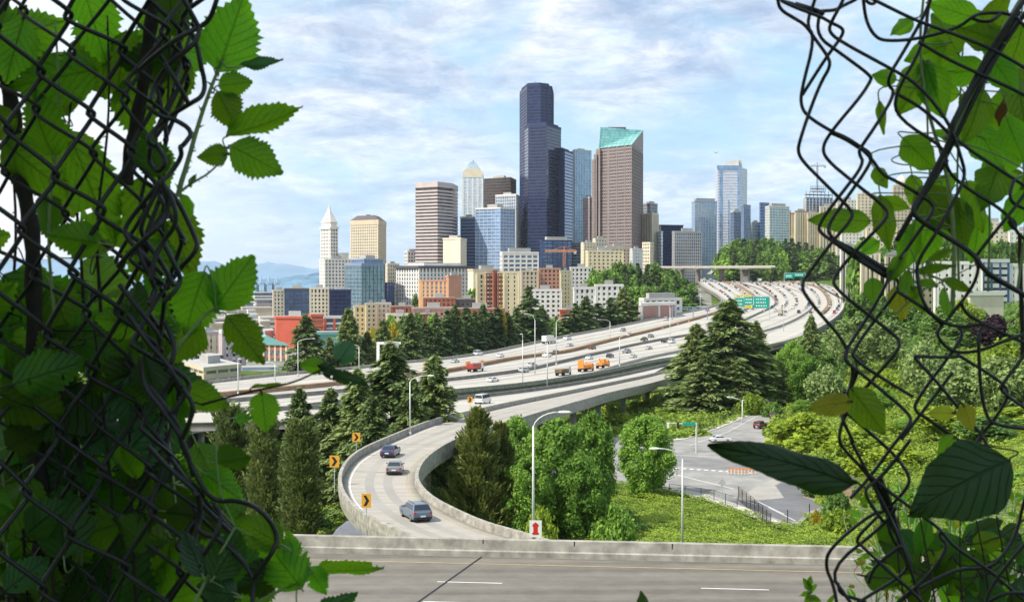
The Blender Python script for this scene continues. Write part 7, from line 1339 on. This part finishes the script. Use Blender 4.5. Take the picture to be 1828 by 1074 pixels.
woody('thick dark woody stem leaning through the middle of the left fence', [(225, 330), (232, 270), (243, 220), (255, 160), (262, 90), (272, 30), (280, -40)], 12, 1.55)
woody('thick dark woody stem rising at the far left behind the wires', [(75, 1120), (70, 1000), (80, 900), (62, 800), (64, 700), (62, 600), (60, 500), (58, 420), (45, 350), (28, 260), (20, 180), (5, 100), (0, 0), (-4, -40)], 15, 1.58)
woody('dark slanting woody stem in the lower left thicket', [(190, 1120), (215, 1040), (240, 950), (262, 880), (285, 800), (300, 740)], 9, 1.6)
woody('thin dark stem crossing low behind the left fence', [(105, 1120), (125, 960), (150, 850), (120, 740), (95, 640)], 7, 1.6)
# right side
plant('vine', 'smooth leaved vine climbing the upper right behind the wires', 'vine', [(1700, 560), (1705, 420), (1690, 300), (1655, 200), (1640, 90), (1650, -20)],
      [(1612, 48, 66, 215, 0, .8), (1577, 138, 48, 160, 0, 1.1), (1572, 212, 66, -78, 0, .4, K(tilt=20, roll=40)), (1632, 158, 110, -120, 0, 1.0, K(tilt=0, roll=0)), (1668, 160, 110, -70, 0, 1.1, K(tilt=0, roll=5)), (1640, 275, 84, -48, 0, 1.0), (1572, 318, 44, -60, 0, 1.2), (1580, 398, 104, -80, 0, .75, K(tilt=0, roll=5)), (1500, 392, 112, 178, -.02, .7, K(tilt=0, roll=10)), (1558, 518, 54, -95, 0, 1.1), (1607, 540, 66, -85, 0, 1.0, K(mt='leafy')), (1650, 95, 80, 200, 0.03, 1), (1690, 60, 90, 120, 0.03, 1), (1620, 445, 100, -100, 0.02, .8), (1555, 440, 60, -150, 0, .7), (1672, 370, 110, -60, 0.02, 1.1), (1714, 400, 100, -85, 0, .9), (1650, 430, 100, -100, 0.03, 1), (1600, 365, 60, -20, .01, .9)], 1.54, 3, lib=LS)
plant('vine', 'vine with a thick green stem between two wires at the upper right', 'vine', [(1690, 250), (1720, 190), (1760, 110), (1800, 40), (1835, -20)], [(1745, 60, 100, 150, 0, 1), (1790, 130, 100, -60, 0, 1), (1740, 205, 110, -110, 0, 1.1), (1812, 95, 110, -100, 0.02, 1), (1780, 20, 90, 60, 0.02, .9), (1715, 130, 90, 190, 0.03, 1), (1790, 205, 70, -70, -.02, .6, K(mt='leafw', tilt=50)), (1822, 175, 110, -80, 0.03, 1), (1700, 20, 100, 160, 0, .9), (1765, 260, 110, -60, 0.03, 1), (1812, 250, 90, -70, 0, 1), (1770, 330, 110, -120, 0.02, 1), (1815, 380, 90, -110, 0, 1), (1745, 370, 110, -60, 0.02, 1)], 1.53, 6, lib=LS)
for k in range(4):
    x0 = 1660+k*52; st = [(x0, 520), (x0+rl.uniform(-25, 25), 350), (x0+rl.uniform(-25, 25), 180), (x0+rl.uniform(-20, 20), 0)]
    lv = [(x0+rl.uniform(-38, 38), rl.uniform(-10, 440), rl.uniform(60, 100), rl.uniform(0, 360), rl.uniform(0, .15), rl.uniform(.8, 1.05), K(mt=rl.choice(['leafr', 'leafr', 'leaf']), rnd=rl)) for i in range(8)]
    plant('vine', f'vine shoot among the wires of the upper right corner, {ORD[k]} from the left', 'vine', st, lv, 1.6, 1.8, lib=LS, group='vine shoots in the upper right corner')
plant('vine', 'small twig with narrow leaves over the white apartments', 'vine', [(1600, 560), (1640, 520), (1690, 500), (1745, 470)], [(1680, 455, 50, 25, 0, .5), (1670, 478, 70, 10, 0, .4), (1640, 535, 60, -60, 0, .9, K(mt='leafr')), (1655, 505, 40, 170, 0, .7), (1712, 510, 60, -25, 0, .5), (1600, 480, 60, -120, 0, .8), (1690, 540, 60, -90, 0, .9), (1620, 500, 60, 70, 0, .8), (1480, 500, 10, 0, 0, .5)], 1.5, 1.2, lib=LS)
for lb, st, px, py, l, a, w_, d, mt, tl, ro in (('big dark narrow leaf pointing left over the intersection', [(1545, 870), (1532, 862), (1524, 856)], 1398, 820, 268, 164, .5, 1.25, 'leafk', 5, 35), ('huge dark leaf hanging at the lower right', [(1755, 760), (1752, 778), (1750, 792)], 1718, 862, 215, 205, 0.98, 1.3, 'leafk', -10, 25),
        ('bent yellow green leaf with a blue tip at the wire crossing', [(1512, 700), (1514, 705), (1516, 712)], 1480, 722, 78, 192, .9, 1.45, 'leafy', 20, 20), ('drooping leaf right of the wire crossing above the lime bushes', [(1505, 700), (1510, 700), (1516, 702)], 1552, 736, 112, -52, .8, 1.46, 'leafr', 5, 5), ('left of two yellowing leaves right of the wires', [(1705, 735), (1702, 736), (1700, 738)], 1681, 737, 48, 180, .95, 1.48, 'leafy', 0, 0),
        ('right of two yellowing leaves right of the wires', [(1705, 735), (1706, 736), (1708, 738)], 1728, 745, 52, -70, 1.2, 1.48, 'leafy', 0, 0), ('small round leaf below the yellowing pair', [(1712, 775), (1708, 778), (1704, 782)], 1690, 796, 48, 230, 1.1, 1.48, 'leafr', 0, 0), ('dark leaf tip rising from the bottom edge', [(1150, 1110), (1148, 1095), (1147, 1085)], 1148, 1074, 40, 95, .9, 1.3, 'leafd', 0, 20)):
    plant('vine_leaf', lb, 'leaf', st, [(px, py, l, a, 0, w_, K(mt=mt, tilt=tl, roll=ro))], d, 1.2, lib=LS, sm='cane')
plant('sapling', 'tiny leafy sapling tip at the bottom edge right of the middle', 'plant', [(1450, 1110), (1448, 1080), (1445, 1040)], [(1440, 1042, 26, 120, 0, 1), (1452, 1050, 26, 30, 0, 1), (1438, 1060, 24, 200, 0, 1), (1455, 1068, 24, -20, 0, 1), (1446, 1036, 20, 80, 0, 1), (1442, 1072, 26, 220, 0, 1), (1484, 1070, 20, 60, 0, 1)], 1.6, 1.0, lib=LS)
for k in range(6):
    x0 = 1610+k*46; st = [(x0+20, 1120), (x0+rl.uniform(-20, 20), 1020), (x0+rl.uniform(-20, 20), 920)]
    lv = [(x0+rl.uniform(-35, 35), rl.uniform(930, 1090), rl.uniform(45, 95), rl.uniform(0, 360), rl.uniform(0, .3), rl.uniform(.8, 1.1), K(mt=rl.choice(['leafd', 'leafr', 'leafd', 'leafb']), rnd=rl)) for i in range(8 if x0 < 1680 else 11)]
    plant('vine', f'low vine shoot at the foot of the right fence, {ORD[k]} from the left', 'vine', st, lv, 1.6, 1.5, lib=LS, sm='cane', group='low vine shoots at the right fence')
for k in range(5):
    x0 = 1560+k*62; st = [(x0, 1120), (x0+10, 1000), (x0+rl.uniform(-20, 20), 880)]; lv = [(x0+rl.uniform(-40, 40), rl.uniform(870, 1080), rl.uniform(16, 30), rl.uniform(0, 360), rl.uniform(0, .8), .8, K(mt=rl.choice(['leafr', 'leafy', 'leaf']), rnd=rl)) for i in range(46)]
    plant('weed', f'wispy small leaved weed behind the lower right wires, {ORD[k]} from the left', 'plant', st, lv, 2.4, 2.0, lib=LS, group='wispy weeds behind the right fence')
woody('reddish brown stem at the right picture edge', [(1826, 640), (1824, 560), (1822, 480), (1820, 420)], 4, 1.7)
# unseen tree added behind the viewpoint to keep the sun off the fence
me, tm, h0, r0 = VAR['spring1']; e = empty('leafy_tree', (-3.9, -2.3, -2.0), 1.0); e.scale = (0.62, 0.62, 0.72); link('crown', me, e); link('trunk', tm, e); tag(e, 'unseen leafy tree added left behind the viewpoint to shade the fence', 'tree')
